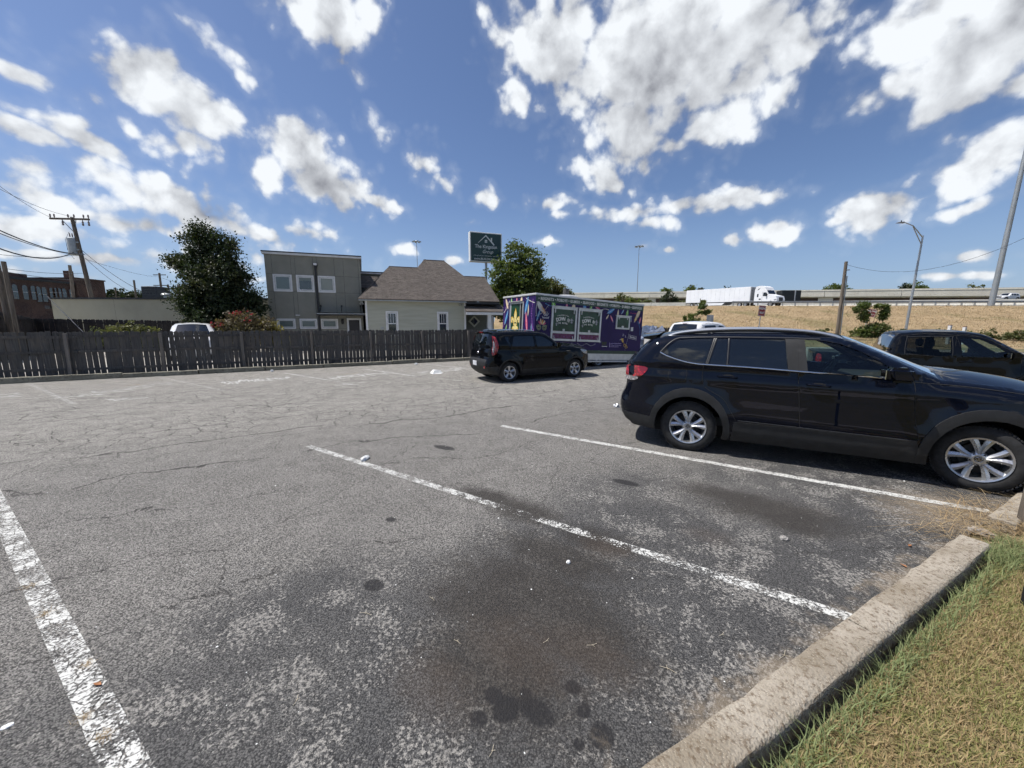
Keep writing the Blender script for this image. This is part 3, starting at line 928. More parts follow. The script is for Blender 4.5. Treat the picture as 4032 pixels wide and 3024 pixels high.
def glass_material(name, base, rough=.03, spec=.9):
    m, q, out = new_mat(name)
    co = q.n('ShaderNodeTexCoord').outputs['Object']
    n = q.noise(co, 1.3, 2.0, .5)
    c = q.mix(n, base, tuple(x * .55 for x in base))
    bn = q.n('ShaderNodeBump', {'Strength': .04, 'Distance': .02, 'Height': q.noise(co, 1.1, 1.0, .5)})
    b = q.n('ShaderNodeBsdfPrincipled', {'Base Color': c, 'Roughness': rough, 'Specular IOR Level': spec, 'IOR': 1.6, 'Normal': bn})
    q.L.new(b.outputs[0], out.inputs[0])
    return m


M_PANE = glass_material('window_pane', (.035, .05, .05), .06)
M_BLIND = pm('window_blind', (.17, .21, .20), .5, var=.05, scale=2)


def blind_glass():
    m, q, out = new_mat('blind_glass')
    co = q.n('ShaderNodeTexCoord').outputs['Object']
    z = q.n('ShaderNodeSeparateXYZ', {0: co}).outputs[2]
    s = q.math('FRACT', q.math('MULTIPLY', z, 22.0))
    c = q.mix(q.ramp(s, .5, .9), (.15, .19, .18), (.085, .11, .105))
    b = q.n('ShaderNodeBsdfPrincipled', {'Base Color': c, 'Roughness': .08, 'Specular IOR Level': .8})
    q.L.new(b.outputs[0], out.inputs[0])
    return m


M_BLINDG = blind_glass()


def shingle_material():
    m, q, out = new_mat('shingles')
    co = q.n('ShaderNodeTexCoord').outputs['UV']
    br = q.n('ShaderNodeTexBrick', {'Vector': co, 'Color1': (.135, .118, .105, 1), 'Color2': (.072, .064, .059, 1), 'Mortar': (.04, .034, .031, 1), 'Scale': 1.0, 'Mortar Size': .012,
                                    'Mortar Smooth': .3, 'Bias': -.1, 'Brick Width': .30, 'Row Height': .14}, offset=.37)
    n = q.noise(co, 7.0, 4.0, .7); b2 = q.noise(co, .9, 3.0, .6)
    c = q.mix(q.math('MULTIPLY', q.ramp(n, .4, .7), .5), br.outputs[0], (.165, .145, .128))
    c = q.mix(q.math('MULTIPLY', q.ramp(b2, .4, .7), .3), c, (.10, .085, .078))
    bn = q.n('ShaderNodeBump', {'Strength': .6, 'Distance': .02, 'Height': q.math('SUBTRACT', 1.0, br.outputs['Fac'])})
    b = q.n('ShaderNodeBsdfPrincipled', {'Base Color': c, 'Roughness': .95, 'Specular IOR Level': .1, 'Normal': bn})
    q.L.new(b.outputs[0], out.inputs[0])
    return m


M_SHINGLE = shingle_material()


def roof_face(name, pts, mat, parent, th=.06):
    """A roof slab with UVs in metres: u along the eave, v up the slope."""
    P = [Vector(p) for p in pts]
    n = Vector((0, 0, 0))
    for i in range(1, len(P) - 1): n += (P[i] - P[0]).cross(P[i + 1] - P[0])
    n.normalize()
    if n.z < 0:
        P.reverse(); n = -n
    hx = Vector((0, 0, 1)).cross(n)
    hx = hx.normalized() if hx.length > 1e-3 else Vector((1, 0, 0))
    hy = n.cross(hx)
    m = len(P)
    o = mesh_ob(name, P + [p - n * th for p in P], [tuple(range(m)), tuple(reversed(range(m, 2 * m)))] + [(i, i + m, (i + 1) % m + m, (i + 1) % m) for i in range(m)], mat, parent)
    uv = o.data.uv_layers.new()
    for lp in o.data.loops:
        v = o.data.vertices[lp.vertex_index].co
        uv.data[lp.index].uv = (v.dot(hx), v.dot(hy))
    return o


def window(parent, x0, x1, z0, z1, mat, y=0.0, fr=.10, sash=True, frame_mat=None, meeting=False):
    """A framed window on a wall facing -y."""
    fm = frame_mat or M_WHITE
    w = MB()
    w.box(x0, x1, y - .035, y + .02, z1 - fr, z1); w.box(x0, x1, y - .035, y + .02, z0, z0 + fr)
    w.box(x0, x0 + fr, y - .034, y + .02, z0 + fr, z1 - fr); w.box(x1 - fr, x1, y - .034, y + .02, z0 + fr, z1 - fr)
    f = w.build('window', fm, parent)
    if sash:
        s = MB(); a = fr + .018; b = .045
        s.box(x0 + a, x1 - a, y - .02, y + .03, z1 - a - b, z1 - a); s.box(x0 + a, x1 - a, y - .02, y + .03, z0 + a, z0 + a + b)
        s.box(x0 + a, x0 + a + b, y - .019, y + .03, z0 + a + b, z1 - a - b); s.box(x1 - a - b, x1 - a, y - .019, y + .03, z0 + a + b, z1 - a - b)
        if meeting: s.box(x0 + a + b, x1 - a - b, y - .018, y + .03, (z0 + z1) / 2 - .03, (z0 + z1) / 2 + .03)
        s.build('sash', fm, f)
    mesh_ob('pane', [(x0 + fr, y - .004, z0 + fr), (x1 - fr, y - .004, z0 + fr), (x1 - fr, y - .004, z1 - fr), (x0 + fr, y - .004, z1 - fr)], [(0, 1, 2, 3)], mat, f)
    return f


BR = rad(21)
# ---- the two-storey panelled block
mod = thing('office_building', 'two storey olive grey panelled office block with flat roof and six windows', 'building', (-16.2, 25.0, 0), BR)
MB().box(.60, 6.22, .02, 7.5, 0, 6.22).build('wall', M_JOINT, mod)
xs = [.585, .97, 2.04, 2.28, 3.33, 3.555, 4.60, 5.16, 6.09, 6.235]
zs = [.1, 1.54, 2.20, 3.94, 5.02, 6.24]
for i in range(len(xs) - 1):
    for j in range(len(zs) - 1):
        win = (j == 3 and i in (1, 3, 5)) or (j == 1 and i in (1, 3, 5))
        if win or (i == 7 and j in (0, 1)): continue
        MB().box(xs[i] + .008, xs[i + 1] - .008, 0, .021, zs[j] + .008, zs[j + 1] - .008).build('panel', M_PANEL, mod)
for k in range(5):   # the side that looks left
    MB().box(.578, .602, .3 + k * 1.42, 1.70 + k * 1.42, .1, 6.22).build('panel', M_PANEL, mod)
    MB().box(6.218, 6.242, .3 + k * 1.42, 1.70 + k * 1.42, .1, 6.22).build('panel', M_PANEL, mod)
for i, (x0, x1) in enumerate(((.97, 2.045), (2.285, 3.335), (3.555, 4.605))):
    window(mod, x0, x1, 3.935, 5.015, (M_BLINDG, M_PANE, M_BLINDG)[i], 0.0)
    window(mod, x0, x1, 1.535, 2.205, M_BLINDG, 0.0, .085)
MB().box(2.37, 3.25, -.007, -.0045, 4.66, 4.92).build('roller_blind', M_BLIND, mod)
MB().box(.48, 6.32, -.10, 7.6, 6.24, 6.36).build('fascia', M_WHITE, mod)
MB().box(.46, 6.34, -.12, 7.62, 6.361, 6.43).build('roof', M_ROOFEDGE, mod)
sp = MB()
sp.box(3.34, 3.60, -.17, -.001, 5.62, 5.82); sp.box(3.39, 3.55, -.15, -.002, 5.52, 5.62)
sp.box(3.40, 3.53, -.10, -.002, .1, 5.52)
sp.build('downspout', M_BLACK, mod)
MB().box(3.37, 3.57, -.172, -.168, 5.66, 5.80).build('scupper', M_WHITE, mod)
cn = MB(); cn.box(3.44, 6.42, -1.05, -.024, 2.42, 2.60)
canopy = cn.build('canopy', M_BLACK, mod)
MB().box(3.44, 6.42, -1.07, -1.051, 2.50, 2.54).build('trim_strip', M_GREY_GALV, canopy)
for x in (3.62, 4.90, 6.10):
    MB().tube([(x, -.02, 3.06), (x + .02, -1.0, 2.60)], .018, 6).build('tie_rod', M_BLACK, canopy)
    MB().box(x - .05, x + .05, -.03, -.002, 3.0, 3.12).build('bracket', M_BLACK, canopy)
d = MB(); d.box(5.17, 5.29, -.03, .03, .1, 2.25); d.box(5.97, 6.09, -.03, .03, .1, 2.25); d.box(5.29, 5.97, -.029, .03, 2.13, 2.25)
fr = d.build('door', M_WHITE, mod)
MB().box(5.29, 5.97, -.005, .03, .1, 2.13).build('door_leaf', M_DOOR, fr)
MB().box(5.33, 5.37, -.05, -.006, 1.10, 1.22).build('handle', M_GREY_GALV, fr)
lp = MB(); lp.box(4.82, 4.98, -.06, -.001, 1.88, 2.20); lp.lathe([(.0, .30), (.05, .26), (.085, .18), (.075, .0), (.0, -.03)], 8, 'Z', (4.90, -.12, 1.88))
lp.build('wall_lantern', M_BLACK, mod)
MB().box(2.10, 2.34, -.09, -.001, 2.40, 2.46).build('vent_hood', M_WHITE, mod)

# ---- flat-roofed link behind, dark boards
lk = thing('link_building', 'low dark sided flat roofed link between the office block and the house', 'building', (-16.2, 25.0, 0), BR)
MB().box(6.25, 12.6, 3.0, 8.0, 0, 5.62).build('wall', M_JOINT, lk)
for i in range(30):
    z0 = .1 + i * .185
    if z0 > 3.6: MB().add([(6.26, 2.975, z0), (12.6, 2.975, z0), (12.6, 2.992, z0 + .18), (6.26, 2.992, z0 + .18), (6.26, 2.999, z0), (12.6, 2.999, z0), (12.6, 2.999, z0 + .18), (6.26, 2.999, z0 + .18)],
                          [(0, 1, 2, 3), (0, 4, 5, 1), (3, 2, 6, 7), (0, 3, 7, 4), (1, 5, 6, 2)]).build('siding_board', M_SIDE_D, lk)
MB().box(6.25, 12.8, 2.88, 8.1, 5.62, 5.72).build('fascia', M_WHITE, lk)
MB().box(6.25, 12.82, 2.86, 8.12, 5.721, 5.79).build('roof', M_ROOFEDGE, lk)

# ---- the house
HO = Vector((-9.83, 26.0, 0))
hs = thing('bungalow', 'sage green clapboard house with brown hipped shingle roof and two narrow windows', 'house', HO, BR)
MB().box(.2, 6.8, .03, 9.0, 0, 3.50).build('wall', M_SIDE, hs)
for i in range(17):
    z0 = .25 + i * .192
    for xa, xb in ((.16, 6.84),):
        MB().add([(xa, -.012, z0), (xb, -.012, z0), (xb, .008, z0 + .188), (xa, .008, z0 + .188), (xa, .028, z0), (xb, .028, z0), (xb, .028, z0 + .188), (xa, .028, z0 + .188)],
                 [(0, 1, 2, 3), (0, 4, 5, 1), (3, 2, 6, 7), (0, 3, 7, 4), (1, 5, 6, 2)]).build('siding_board', M_SIDE, hs)
for x in (.08, 6.80):
    MB().box(x, x + .13, -.035, .10, .1, 3.48).build('corner_board', M_WHITE, hs)
for x0, x1 in ((1.355, 2.165), (4.835, 5.625)):
    w = window(hs, x0, x1, 1.05, 2.72, M_PANE, -.014, .10, True, None, True)
    m_ = MB()
    for t in (.33, .66):
        xm = x0 + .16 + (x1 - x0 - .32) * t
        m_.box(xm - .012, xm + .012, -.024, -.019, 1.92, 2.56)
    m_.build('muntin', M_WHITE, w)
MB().box(1.0, 1.2, -.06, -.013, 1.50, 1.66).build('utility_box', M_GREY_GALV, hs)
fl = MB(); fl.box(6.50, 6.58, -.05, -.013, 3.30, 3.38)
for dx in (-.07, .09): fl.lathe([(.0, 0), (.035, .02), (.06, .12), (.0, .12)], 10, 'Y', (6.54 + dx, -.2, 3.22))
fl.build('flood_light', M_GREY_GALV, hs)
fl2 = MB()
for dx in (-.07, .07): fl2.lathe([(.0, 0), (.035, .02), (.06, .12), (.0, .12)], 10, 'Y', (-.12 + dx, -.1, 3.18))
fl2.box(-.2, -.04, -.02, .02, 3.26, 3.32)
fl2.build('flood_light', M_GREY_GALV, hs)

pit = math.tan(rad(36))
EZ, EY = 3.50, -.42
RX = Matrix.Rotation(-BR, 4, 'Z')


def on_roof(u, v):
    """House-local point on the front roof slope in direction (u, v)."""
    d = RX @ ray_dir(u, v); c = RX @ (Vector((0, 0, CAM_H)) - HO)
    # z = EZ + (y - EY) * pit
    t = (EZ + (c.y - EY) * pit - c.z) / (d.z - d.y * pit)
    return c + d * t


T = [on_roof(u, v) for u, v in ((1408, 1178.5), (1458, 1133), (1531, 1050), (1647, 1055), (1668, 1025), (1750, 1028), (1829, 1089.5), (1909, 1091.5), (1967, 1186))]
T[0].z = T[-1].z = EZ; T[0].y = T[-1].y = EY
for i in (2, 3): T[i].z = (T[2].z + T[3].z) / 2; T[i].y = EY + (T[i].z - EZ) / pit
for i in (4, 5): T[i].z = (T[4].z + T[5].z) / 2; T[i].y = EY + (T[i].z - EZ) / pit
for i in (6, 7): T[i].z = (T[6].z + T[7].z) / 2; T[i].y = EY + (T[i].z - EZ) / pit
roof = roof_face('roof', T, M_SHINGLE, hs)
back = lambda p, x=None: Vector((p.x if x is None else x, p.y + (p.z - EZ) / pit, EZ))
e1 = Vector((0, .012, 0))
roof_face('roof_slope', [T[0] + e1, T[2] + e1, Vector((T[0].x, back(T[2]).y, EZ))], M_SHINGLE, hs)
roof_face('roof_slope', [T[2] + e1, T[3] + e1, back(T[3]), Vector((T[0].x, back(T[2]).y, EZ))], M_SHINGLE, hs)
roof_face('roof_slope', [T[3] + e1, T[4] + e1, Vector((T[3].x, back(T[4]).y, T[3].z))], M_SHINGLE, hs)
roof_face('roof_slope', [T[4] + e1, T[5] + e1, Vector((T[6].x, back(T[5]).y, EZ)), Vector((T[3].x, back(T[4]).y, EZ))], M_SHINGLE, hs)
roof_face('roof_slope', [T[5] + e1, T[6] + e1, Vector((T[6].x, back(T[5]).y, EZ))], M_SHINGLE, hs)
roof_face('roof_slope', [T[6] + e1, T[7] + e1, back(T[7]), Vector((T[6].x, back(T[6]).y, EZ))], M_SHINGLE, hs)
roof_face('roof_slope', [T[7] + e1, T[8] + e1, Vector((T[8].x, back(T[7]).y, EZ))], M_SHINGLE, hs)
rc = MB().tube([T[4] + Vector((0, .03, .0)), T[5] + Vector((0, .03, .0))], .06, 6).tube([T[2] + Vector((0, .03, 0)), T[3] + Vector((0, .03, 0))], .05, 6).tube([T[6] + Vector((0, .03, 0)), T[7] + Vector((0, .03, 0))], .05, 6)
rc.build('ridge_cap', M_SHINGLE, hs)
MB().box(T[0].x + .05, 6.9, EY + .02, EY + .06, EZ - .13, EZ - .065).build('gutter', M_GREY_GALV, hs)
MB().box(T[0].x + .05, 6.9, EY + .07, .03, EZ - .12, EZ - .09).build('soffit', M_SIDE, hs)
MB().box(6.9, T[8].x, EY + .02, .6, EZ - .22, EZ - .07).build('eave_board', M_BLACK, hs)
# porch on the right
MB().box(6.84, 9.6, 1.6, 1.8, 0, 3.4).build('porch_wall', M_SIDE_D, hs)
pr = [Vector((6.86, .35, 3.30)), Vector((9.75, .35, 3.30)), Vector((9.75, -1.0, 2.74)), Vector((6.70, -1.0, 2.74))]
roof_face('porch_roof', pr, M_SHINGLE, hs)
MB().box(6.72, 9.74, -.98, -.90, 2.50, 2.68).build('porch_beam', M_WHITE, hs)
MB().add([(8.30, -.92, .2), (8.66, -.92, .2), (8.66, -.56, .2), (8.30, -.56, .2), (8.36, -.86, 2.50), (8.60, -.86, 2.50), (8.60, -.62, 2.50), (8.36, -.62, 2.50)],
         [(0, 1, 5, 4), (1, 2, 6, 5), (2, 3, 7, 6), (3, 0, 4, 7), (4, 5, 6, 7), (0, 3, 2, 1)]).build('porch_column', M_WHITE, hs)
dm = MB(); cx, cz, R1, R2 = 7.98, 2.06, .46, .30
o4 = [(cx, cz + R1), (cx + R1, cz), (cx, cz - R1), (cx - R1, cz)]; i4 = [(cx, cz + R2), (cx + R2, cz), (cx, cz - R2), (cx - R2, cz)]
for k in range(4):
    dm.prism([o4[k], o4[(k + 1) % 4], i4[(k + 1) % 4], i4[k]], (0, -.05, 0), (0, 1.598, 0))
dw_ = dm.build('diamond_window', M_SIDE, hs)
mesh_ob('pane', [(a, 1.58, b) for a, b in i4], [(0, 1, 2, 3)], M_PANE, dw_)
MB().box(9.45, 9.52, 1.55, 1.60, .2, 2.5).build('porch_trim', M_WHITE, hs)
MB().box(6.84, 9.6, -1.0, 1.6, 0, .2).build('porch_floor', M_WALK, hs)

# little roof that meets the link's wall
sr = roof_face('side_roof', [Vector((-.95, 1.6, 4.35)), Vector((1.1, 1.6, 4.35)), Vector((1.1, 2.55, 5.25)), Vector((-.95, 2.55, 5.25))], M_SHINGLE, lk)
sr.matrix_parent_inverse = Matrix.Identity(4)
sr.location = Matrix.Rotation(-BR, 3, 'Z') @ (HO - Vector((-16.2, 25.0, 0)))

# ------------------------------------------------------------------ the pole sign
SGP = at(1851, 1029, 34.0)
M_SIGN_G = pm('sign_green', (.012, .045, .042), .35, var=.05, scale=1)
M_SIGN_W = pm('sign_white', (.70, .71, .70), .4, var=.04, scale=2)
M_SIGN_S = pm('sign_lettering', (.62, .64, .62), .5, var=.03)
sg = thing('pole_sign', 'dark green company sign in a white box on a tall pole behind the house', 'sign', (SGP.x, SGP.y, 0), BR)
SW, SH = 2.88, 2.46
z0 = SGP.z
MB().box(0, SW, 0, .46, z0, z0 + SH, .02).build('sign_box', M_SIGN_W, sg)
face = MB().box(.09, SW - .09, -.012, .001, z0 + .09, z0 + SH - .09).build('sign_face', M_SIGN_G, sg)
MB().tube([(SW / 2 + .05, .23, 0), (SW / 2 + .05, .23, z0)], .11, 12).build('pole', M_GREY_GALV, sg, True)


def SM(x, z, y=-.0165):
    return Matrix(((1, 0, 0, x), (0, 0, -1, y), (0, 1, 0, z), (0, 0, 0, 1)))


text_ob('lettering', 'The Kingston', .40, M_SIGN_S, face, SM(SW / 2, z0 + 1.28), bold=.004, sx=.92)
text_ob('lettering', 'Group', .40, M_SIGN_S, face, SM(SW / 2 + .12, z0 + .87), bold=.002, shear=.45, sx=.9)
text_ob('lettering', 'CUSTOM BUILDING • REMODELING • ADDITIONS', .118, M_SIGN_S, face, SM(SW / 2, z0 + .52), sx=.86)
text_ob('lettering', 'www.BUILDKG.com', .25, M_SIGN_S, face, SM(SW / 2, z0 + .26), bold=.006, sx=1.02)
ic = MB()
for a, b in (((.72, 1.56), (1.42, 2.20)), ((1.42, 2.20), (2.16, 1.46))):
    ic.bar((a[0], -.016, z0 + a[1]), (b[0], -.016, z0 + b[1]), .006, .085, up=(0, 1, 0)) if False else ic.prism(
        [(a[0] - .03, z0 + a[1] - .05), (a[0] + .03, z0 + a[1] + .05), (b[0], z0 + b[1] + .06), (b[0], z0 + b[1] - .06)] if b[0] < 1.5 else
        [(a[0], z0 + a[1] - .06), (a[0], z0 + a[1] + .06), (b[0] + .04, z0 + b[1] + .05), (b[0] - .03, z0 + b[1] - .05)], (0, -.005, 0), (0, -.013, 0))
ic.prism([(1.86, z0 + 1.72), (1.98, z0 + 1.62), (1.98, z0 + 2.05), (1.86, z0 + 2.05)], (0, -.005, 0), (0, -.0135, 0))
for i in range(2):
    for j in range(2):
        xx, zz = 1.32 + i * .115, z0 + 1.62 + j * .125
        ic.prism([(xx, zz), (xx + .095, zz), (xx + .095, zz + .105), (xx, zz + .105)], (0, -.005, 0), (0, -.0135, 0))
ic.build('house_emblem', M_SIGN_S, face)

# ------------------------------------------------------------------ long beige building with roof plant
BB = at(198, 1172, 27.0)
bb = thing('warehouse', 'long low beige rendered warehouse wall with thin black coping', 'building', (BB.x, BB.y, 0), rad(3))
MB().box(0, 16.4, 0, 12, 0, BB.z - .10).build('wall', M_BEIGE, bb)
MB().box(-.08, 16.48, -.08, 12.1, BB.z - .10, BB.z + .02).build('coping', M_BLACK, bb)
MB().box(-.35, -.01, -.12, .1, BB.z - .75, BB.z - .55).build('gutter_end', M_BLACK, bb)
for k in range(1, 4):
    MB().box(k * 4.1 - .008, k * 4.1 + .008, -.004, .001, 0, BB.z - .11).build('wall_joint', pm('beige_joint', (.24, .235, .19), .8), bb)
M_DUCT = pm('roof_unit', (.06, .06, .058), .6, var=.15)
for nm, lab, u0, u1, v0, v1, D, mt in (('rooftop_unit', 'dark boxy air handling unit on the beige warehouse roof', 560, 612, 1127, 1172, 31, M_DUCT), ('rooftop_unit', 'small dark box beside the larger rooftop unit', 613, 625, 1148, 1172, 31.4, M_DUCT)):
    a, b = at(u0, v1, D), at(u1, v0, D)
    t_ = thing(nm, lab, 'roof unit', (a.x, a.y, 0))
    MB().box(0, b.x - a.x, 0, 1.3, a.z - .3, b.z, .02).build('casing', mt, t_)
    MB().box(-.05, b.x - a.x + .05, -.05, 1.35, a.z - .34, a.z - .22).build('curb', pm('red_curb', (.12, .05, .045), .7), t_)
    for k in range(4):
        zz = a.z + (b.z - a.z) * (k + .5) / 4.5
        MB().box(.08, b.x - a.x - .08, -.015, .002, zz, zz + .05).build('louvre', M_BLACK, t_)
a = at(657, 1170, 31)
t_ = thing('roof_vent', 'pale mushroom shaped roof vent on the beige warehouse', 'vent', (a.x, a.y, a.z - .3))
MB().lathe([(.0, .62), (.25, .60), (.36, .50), (.34, .42), (.22, .40), (.22, 0)], 16).build('cowl', M_GREY_GALV, t_, True)
MB().lathe([(.0, .1), (.40, .1), (.40, 0), (.0, 0)], 16).build('base_plate', M_GREY_GALV, t_)

# ------------------------------------------------------------------ brick mill
def brick_material():
    m, q, out = new_mat('old_brick')
    co = q.n('ShaderNodeTexCoord').outputs['Object']
    sx = q.n('ShaderNodeSeparateXYZ', {0: co})
    vec = q.n('ShaderNodeCombineXYZ', {0: q.math('ADD', sx.outputs[0], sx.outputs[1]), 1: sx.outputs[2], 2: 0.0})
    br = q.n('ShaderNodeTexBrick', {'Vector': vec.outputs[0], 'Color1': (.080, .042, .036, 1), 'Color2': (.052, .029, .026, 1), 'Mortar': (.13, .10, .085, 1), 'Scale': 1.0, 'Mortar Size': .012, 'Brick Width': .22, 'Row Height': .075})
    n = q.noise(co, .35, 5.0, .6)
    c = q.mix(q.math('MULTIPLY', q.ramp(n, .42, .62), .6), br.outputs[0], (.17, .105, .08))
    b = q.n('ShaderNodeBsdfPrincipled', {'Base Color': c, 'Roughness': .9, 'Specular IOR Level': .2})
    q.L.new(b.outputs[0], out.inputs[0])
    return m


M_BRICK = brick_material()
mill = thing('brick_mill', 'old red brick mill with a row of arched windows at the far left', 'building', (-105, 60, 0))
MB().box(-26, 0, -8, 34.6, 0, 11.2).build('wall', M_BRICK, mill)
MB().box(-26.2, .25, -8.2, 34.8, 11.2, 11.7).build('parapet', M_BLACK, mill)
MB().box(-20, -5, 2, 30, 11.7, 13.0).build('roof_block', M_BRICK, mill)
tw = MB().box(-14, .4, 34.9, 41.5, 0, 12.6)
tw.build('end_block', M_BRICK, mill)
MB().box(-14.2, .6, 34.7, 41.7, 12.6, 12.9).build('end_coping', M_BRICK, mill)
MB().box(-3.5, -2.3, 36, 37.2, 12.9, 14.6).build('chimney', M_BRICK, mill)


def arch_window(y, z0, z1, w):
    pts = [(-w / 2, z0), (w / 2, z0), (w / 2, z1 - w / 2)] + [(w / 2 * math.cos(t), z1 - w / 2 + w / 2 * math.sin(t)) for t in [PI * k / 8 for k in range(1, 8)]] + [(-w / 2, z1 - w / 2)]
    s = MB().prism(pts, (.04, 0, 0), (.0, y, 0), (0, 1, 0), (0, 0, 1)).build('window', M_PANE, mill)
    rim = MB()
    big = [(a * 1.22, b + (.12 if b > z0 else -.1)) for a, b in pts]
    for k in range(len(pts)):
        a, b, c, d_ = pts[k], pts[(k + 1) % len(pts)], big[(k + 1) % len(pts)], big[k]
        rim.prism([a, b, c, d_], (.09, 0, 0), (.0, y, 0), (0, 1, 0), (0, 0, 1))
    rim.build('arch_trim', M_BRICK, s)
    MB().box(.041, .06, y - w / 2, y + w / 2, (z0 + z1) / 2 - .04, (z0 + z1) / 2 + .04).build('glazing_bar', M_WHITE, s)


for cx_, c0, c1 in ((120, 835, 705), (208, 838, 712), (282, 840, 718), (326, 858, 725), (377, 858, 730), (445, 820, 735), (477, 820, 737), (512, 820, 740), (552, 820, 742), (617, 822, 748)):
    u = cx_ * .452
    d_ = ray_dir(u, 800 + c1 * .452); t1 = -105 / d_.x
    d2 = ray_dir(u, 800 + c0 * .452); t2 = -105 / d2.x
    y = d_.y * t1 - 60
    arch_window(y, CAM_H + d2.z * t2, CAM_H + d_.z * t1, .95)


# ------------------------------------------------------------------ trees and shrubs
def leaf_material(name, a, b, c, trans=.35):
    m, q, out = new_mat(name)
    P = q.n('ShaderNodeNewGeometry').outputs['Position']
    rn = q.n('ShaderNodeAttribute', attribute_name='rnd').outputs['Fac']
    n = q.noise(P, .9, 3.0, .6)
    col = q.mix(rn, a, b)
    col = q.mix(q.math('MULTIPLY', q.ramp(n, .42, .68), .6), col, c)
    d = q.n('ShaderNodeBsdfPrincipled', {'Base Color': col, 'Roughness': .5, 'Specular IOR Level': .35})
    tl = q.n('ShaderNodeBsdfTranslucent', {'Color': q.vm('MULTIPLY', col, (1.3, 1.4, .7))})
    mx = q.n('ShaderNodeMixShader', {0: trans, 1: d.outputs[0], 2: tl.outputs[0]})
    q.L.new(mx.outputs[0], out.inputs[0])
    return m


M_BARK = pm('bark', (.085, .07, .055), .9, var=.3, scale=8, bump=.6, bscale=14, stretch=(3, 3, .5))


def leaf_cloud(name, blobs, n, size, mat, parent, seed=1, clump=.32, hollow=.55, aspect=.62, droop=.0):
    """Leaves gathered in clumps through the blobs' volume. blobs: (centre, radii, weight)."""
    r = np.random.default_rng(seed)
    C = np.array([b[0] for b in blobs], float); Rr = np.array([b[1] for b in blobs], float)
    w = np.array([b[2] if len(b) > 2 else b[1][0] * b[1][1] * b[1][2] for b in blobs], float); w /= w.sum()
    nc = max(8, n // 26)
    bi = r.choice(len(blobs), nc, p=w)
    v = r.normal(size=(nc, 3)); v /= np.linalg.norm(v, axis=1)[:, None]
    rad_ = hollow + (1 - hollow) * r.random(nc) ** .7
    rad_ = np.where(r.random(nc) < .12, rad_ * r.uniform(1.0, 1.22, nc), rad_)
    cc = C[bi] + v * Rr[bi] * rad_[:, None]
    ci = r.integers(0, nc, n)
    sc = clump * (.5 + r.random(nc))
    p = cc[ci] + r.normal(size=(n, 3)) * (sc[ci] * .55)[:, None] * np.array([1, 1, .7])
    # leaf frames
    nr = r.normal(size=(n, 3)) + np.array([0, 0, .7]); nr /= np.linalg.norm(nr, axis=1)[:, None]
    t = np.cross(nr, r.normal(size=(n, 3))); t /= np.linalg.norm(t, axis=1)[:, None]
    b = np.cross(nr, t)
    s = (size * r.uniform(.55, 1.3, n))[:, None]
    t = t * s; b = b * s * aspect
    fold = nr * s * .18
    V = np.stack([p - t * .5, p - t * .05 - b * .5 + fold, p + t * .5, p - t * .05 + b * .5 + fold], 1).reshape(-1, 3)
    o = np.arange(n)[:, None] * 4
    F = np.concatenate([o + np.array([0, 1, 2]), o + np.array([0, 2, 3])])
    cl = np.repeat(np.clip(r.random(n) * .6 + (r.random(nc))[ci] * .4, 0, 1), 4)
    return fast_mesh(name, V, F, mat, parent, cl)


def tree(name, label, base, trunk_h, trunk_r, blobs, n, size, mat, seed, cat='tree', group=None, clump=.32, hollow=.55, lean=(0, 0)):
    """blobs in world-size offsets from the base."""
    t = thing(name, label, cat, base, 0, group)
    rr = random.Random(seed)
    m = MB()
    top = Vector((lean[0], lean[1], trunk_h))
    m.tube([(0, 0, -.15), (lean[0] * .3, lean[1] * .3, trunk_h * .4), top], [trunk_r * 1.25, trunk_r, trunk_r * .75], 9)
    for b in blobs:
        c = Vector(b[0]); st = Vector((lean[0] * .7, lean[1] * .7, trunk_h * rr.uniform(.55, .95)))
        mid = st.lerp(c, .5) + Vector((rr.uniform(-.2, .2), rr.uniform(-.2, .2), rr.uniform(-.1, .3)))
        m.tube([st, mid, c], [trunk_r * .5, trunk_r * .32, trunk_r * .12], 6)
        for _ in range(3):
            e = c + Vector((rr.uniform(-1, 1) * b[1][0], rr.uniform(-1, 1) * b[1][1], rr.uniform(-.6, .9) * b[1][2])) * .75
            m.tube([mid.lerp(c, rr.random()), e], [trunk_r * .16, trunk_r * .05], 5)
    m.build('trunk', M_BARK, t, True)
    leaf_cloud('crown', blobs, n, size, mat, t, seed, clump, hollow)
    return t


M_LEAF_MAPLE = leaf_material('maple_leaves', (.016, .030, .012), (.040, .058, .022), (.060, .060, .030), .22)
M_LEAF_MID = leaf_material('oak_leaves', (.055, .085, .026), (.125, .165, .05), (.14, .15, .05), .35)
M_LEAF_LIGHT = leaf_material('light_leaves', (.07, .105, .028), (.14, .17, .05), (.15, .14, .05), .35)
M_LEAF_OLIVE = leaf_material('olive_leaves', (.07, .085, .036), (.14, .15, .06), (.12, .11, .055), .3)
M_LEAF_RED = leaf_material('myrtle_leaves', (.08, .07, .045), (.14, .12, .07), (.13, .075, .055), .3)
M_LEAF_YEL = leaf_material('yellow_leaves', (.13, .12, .03), (.24, .20, .06), (.16, .13, .04), .35)
M_FLOWER = leaf_material('myrtle_flowers', (.28, .015, .035), (.40, .05, .08), (.32, .02, .05), .3)

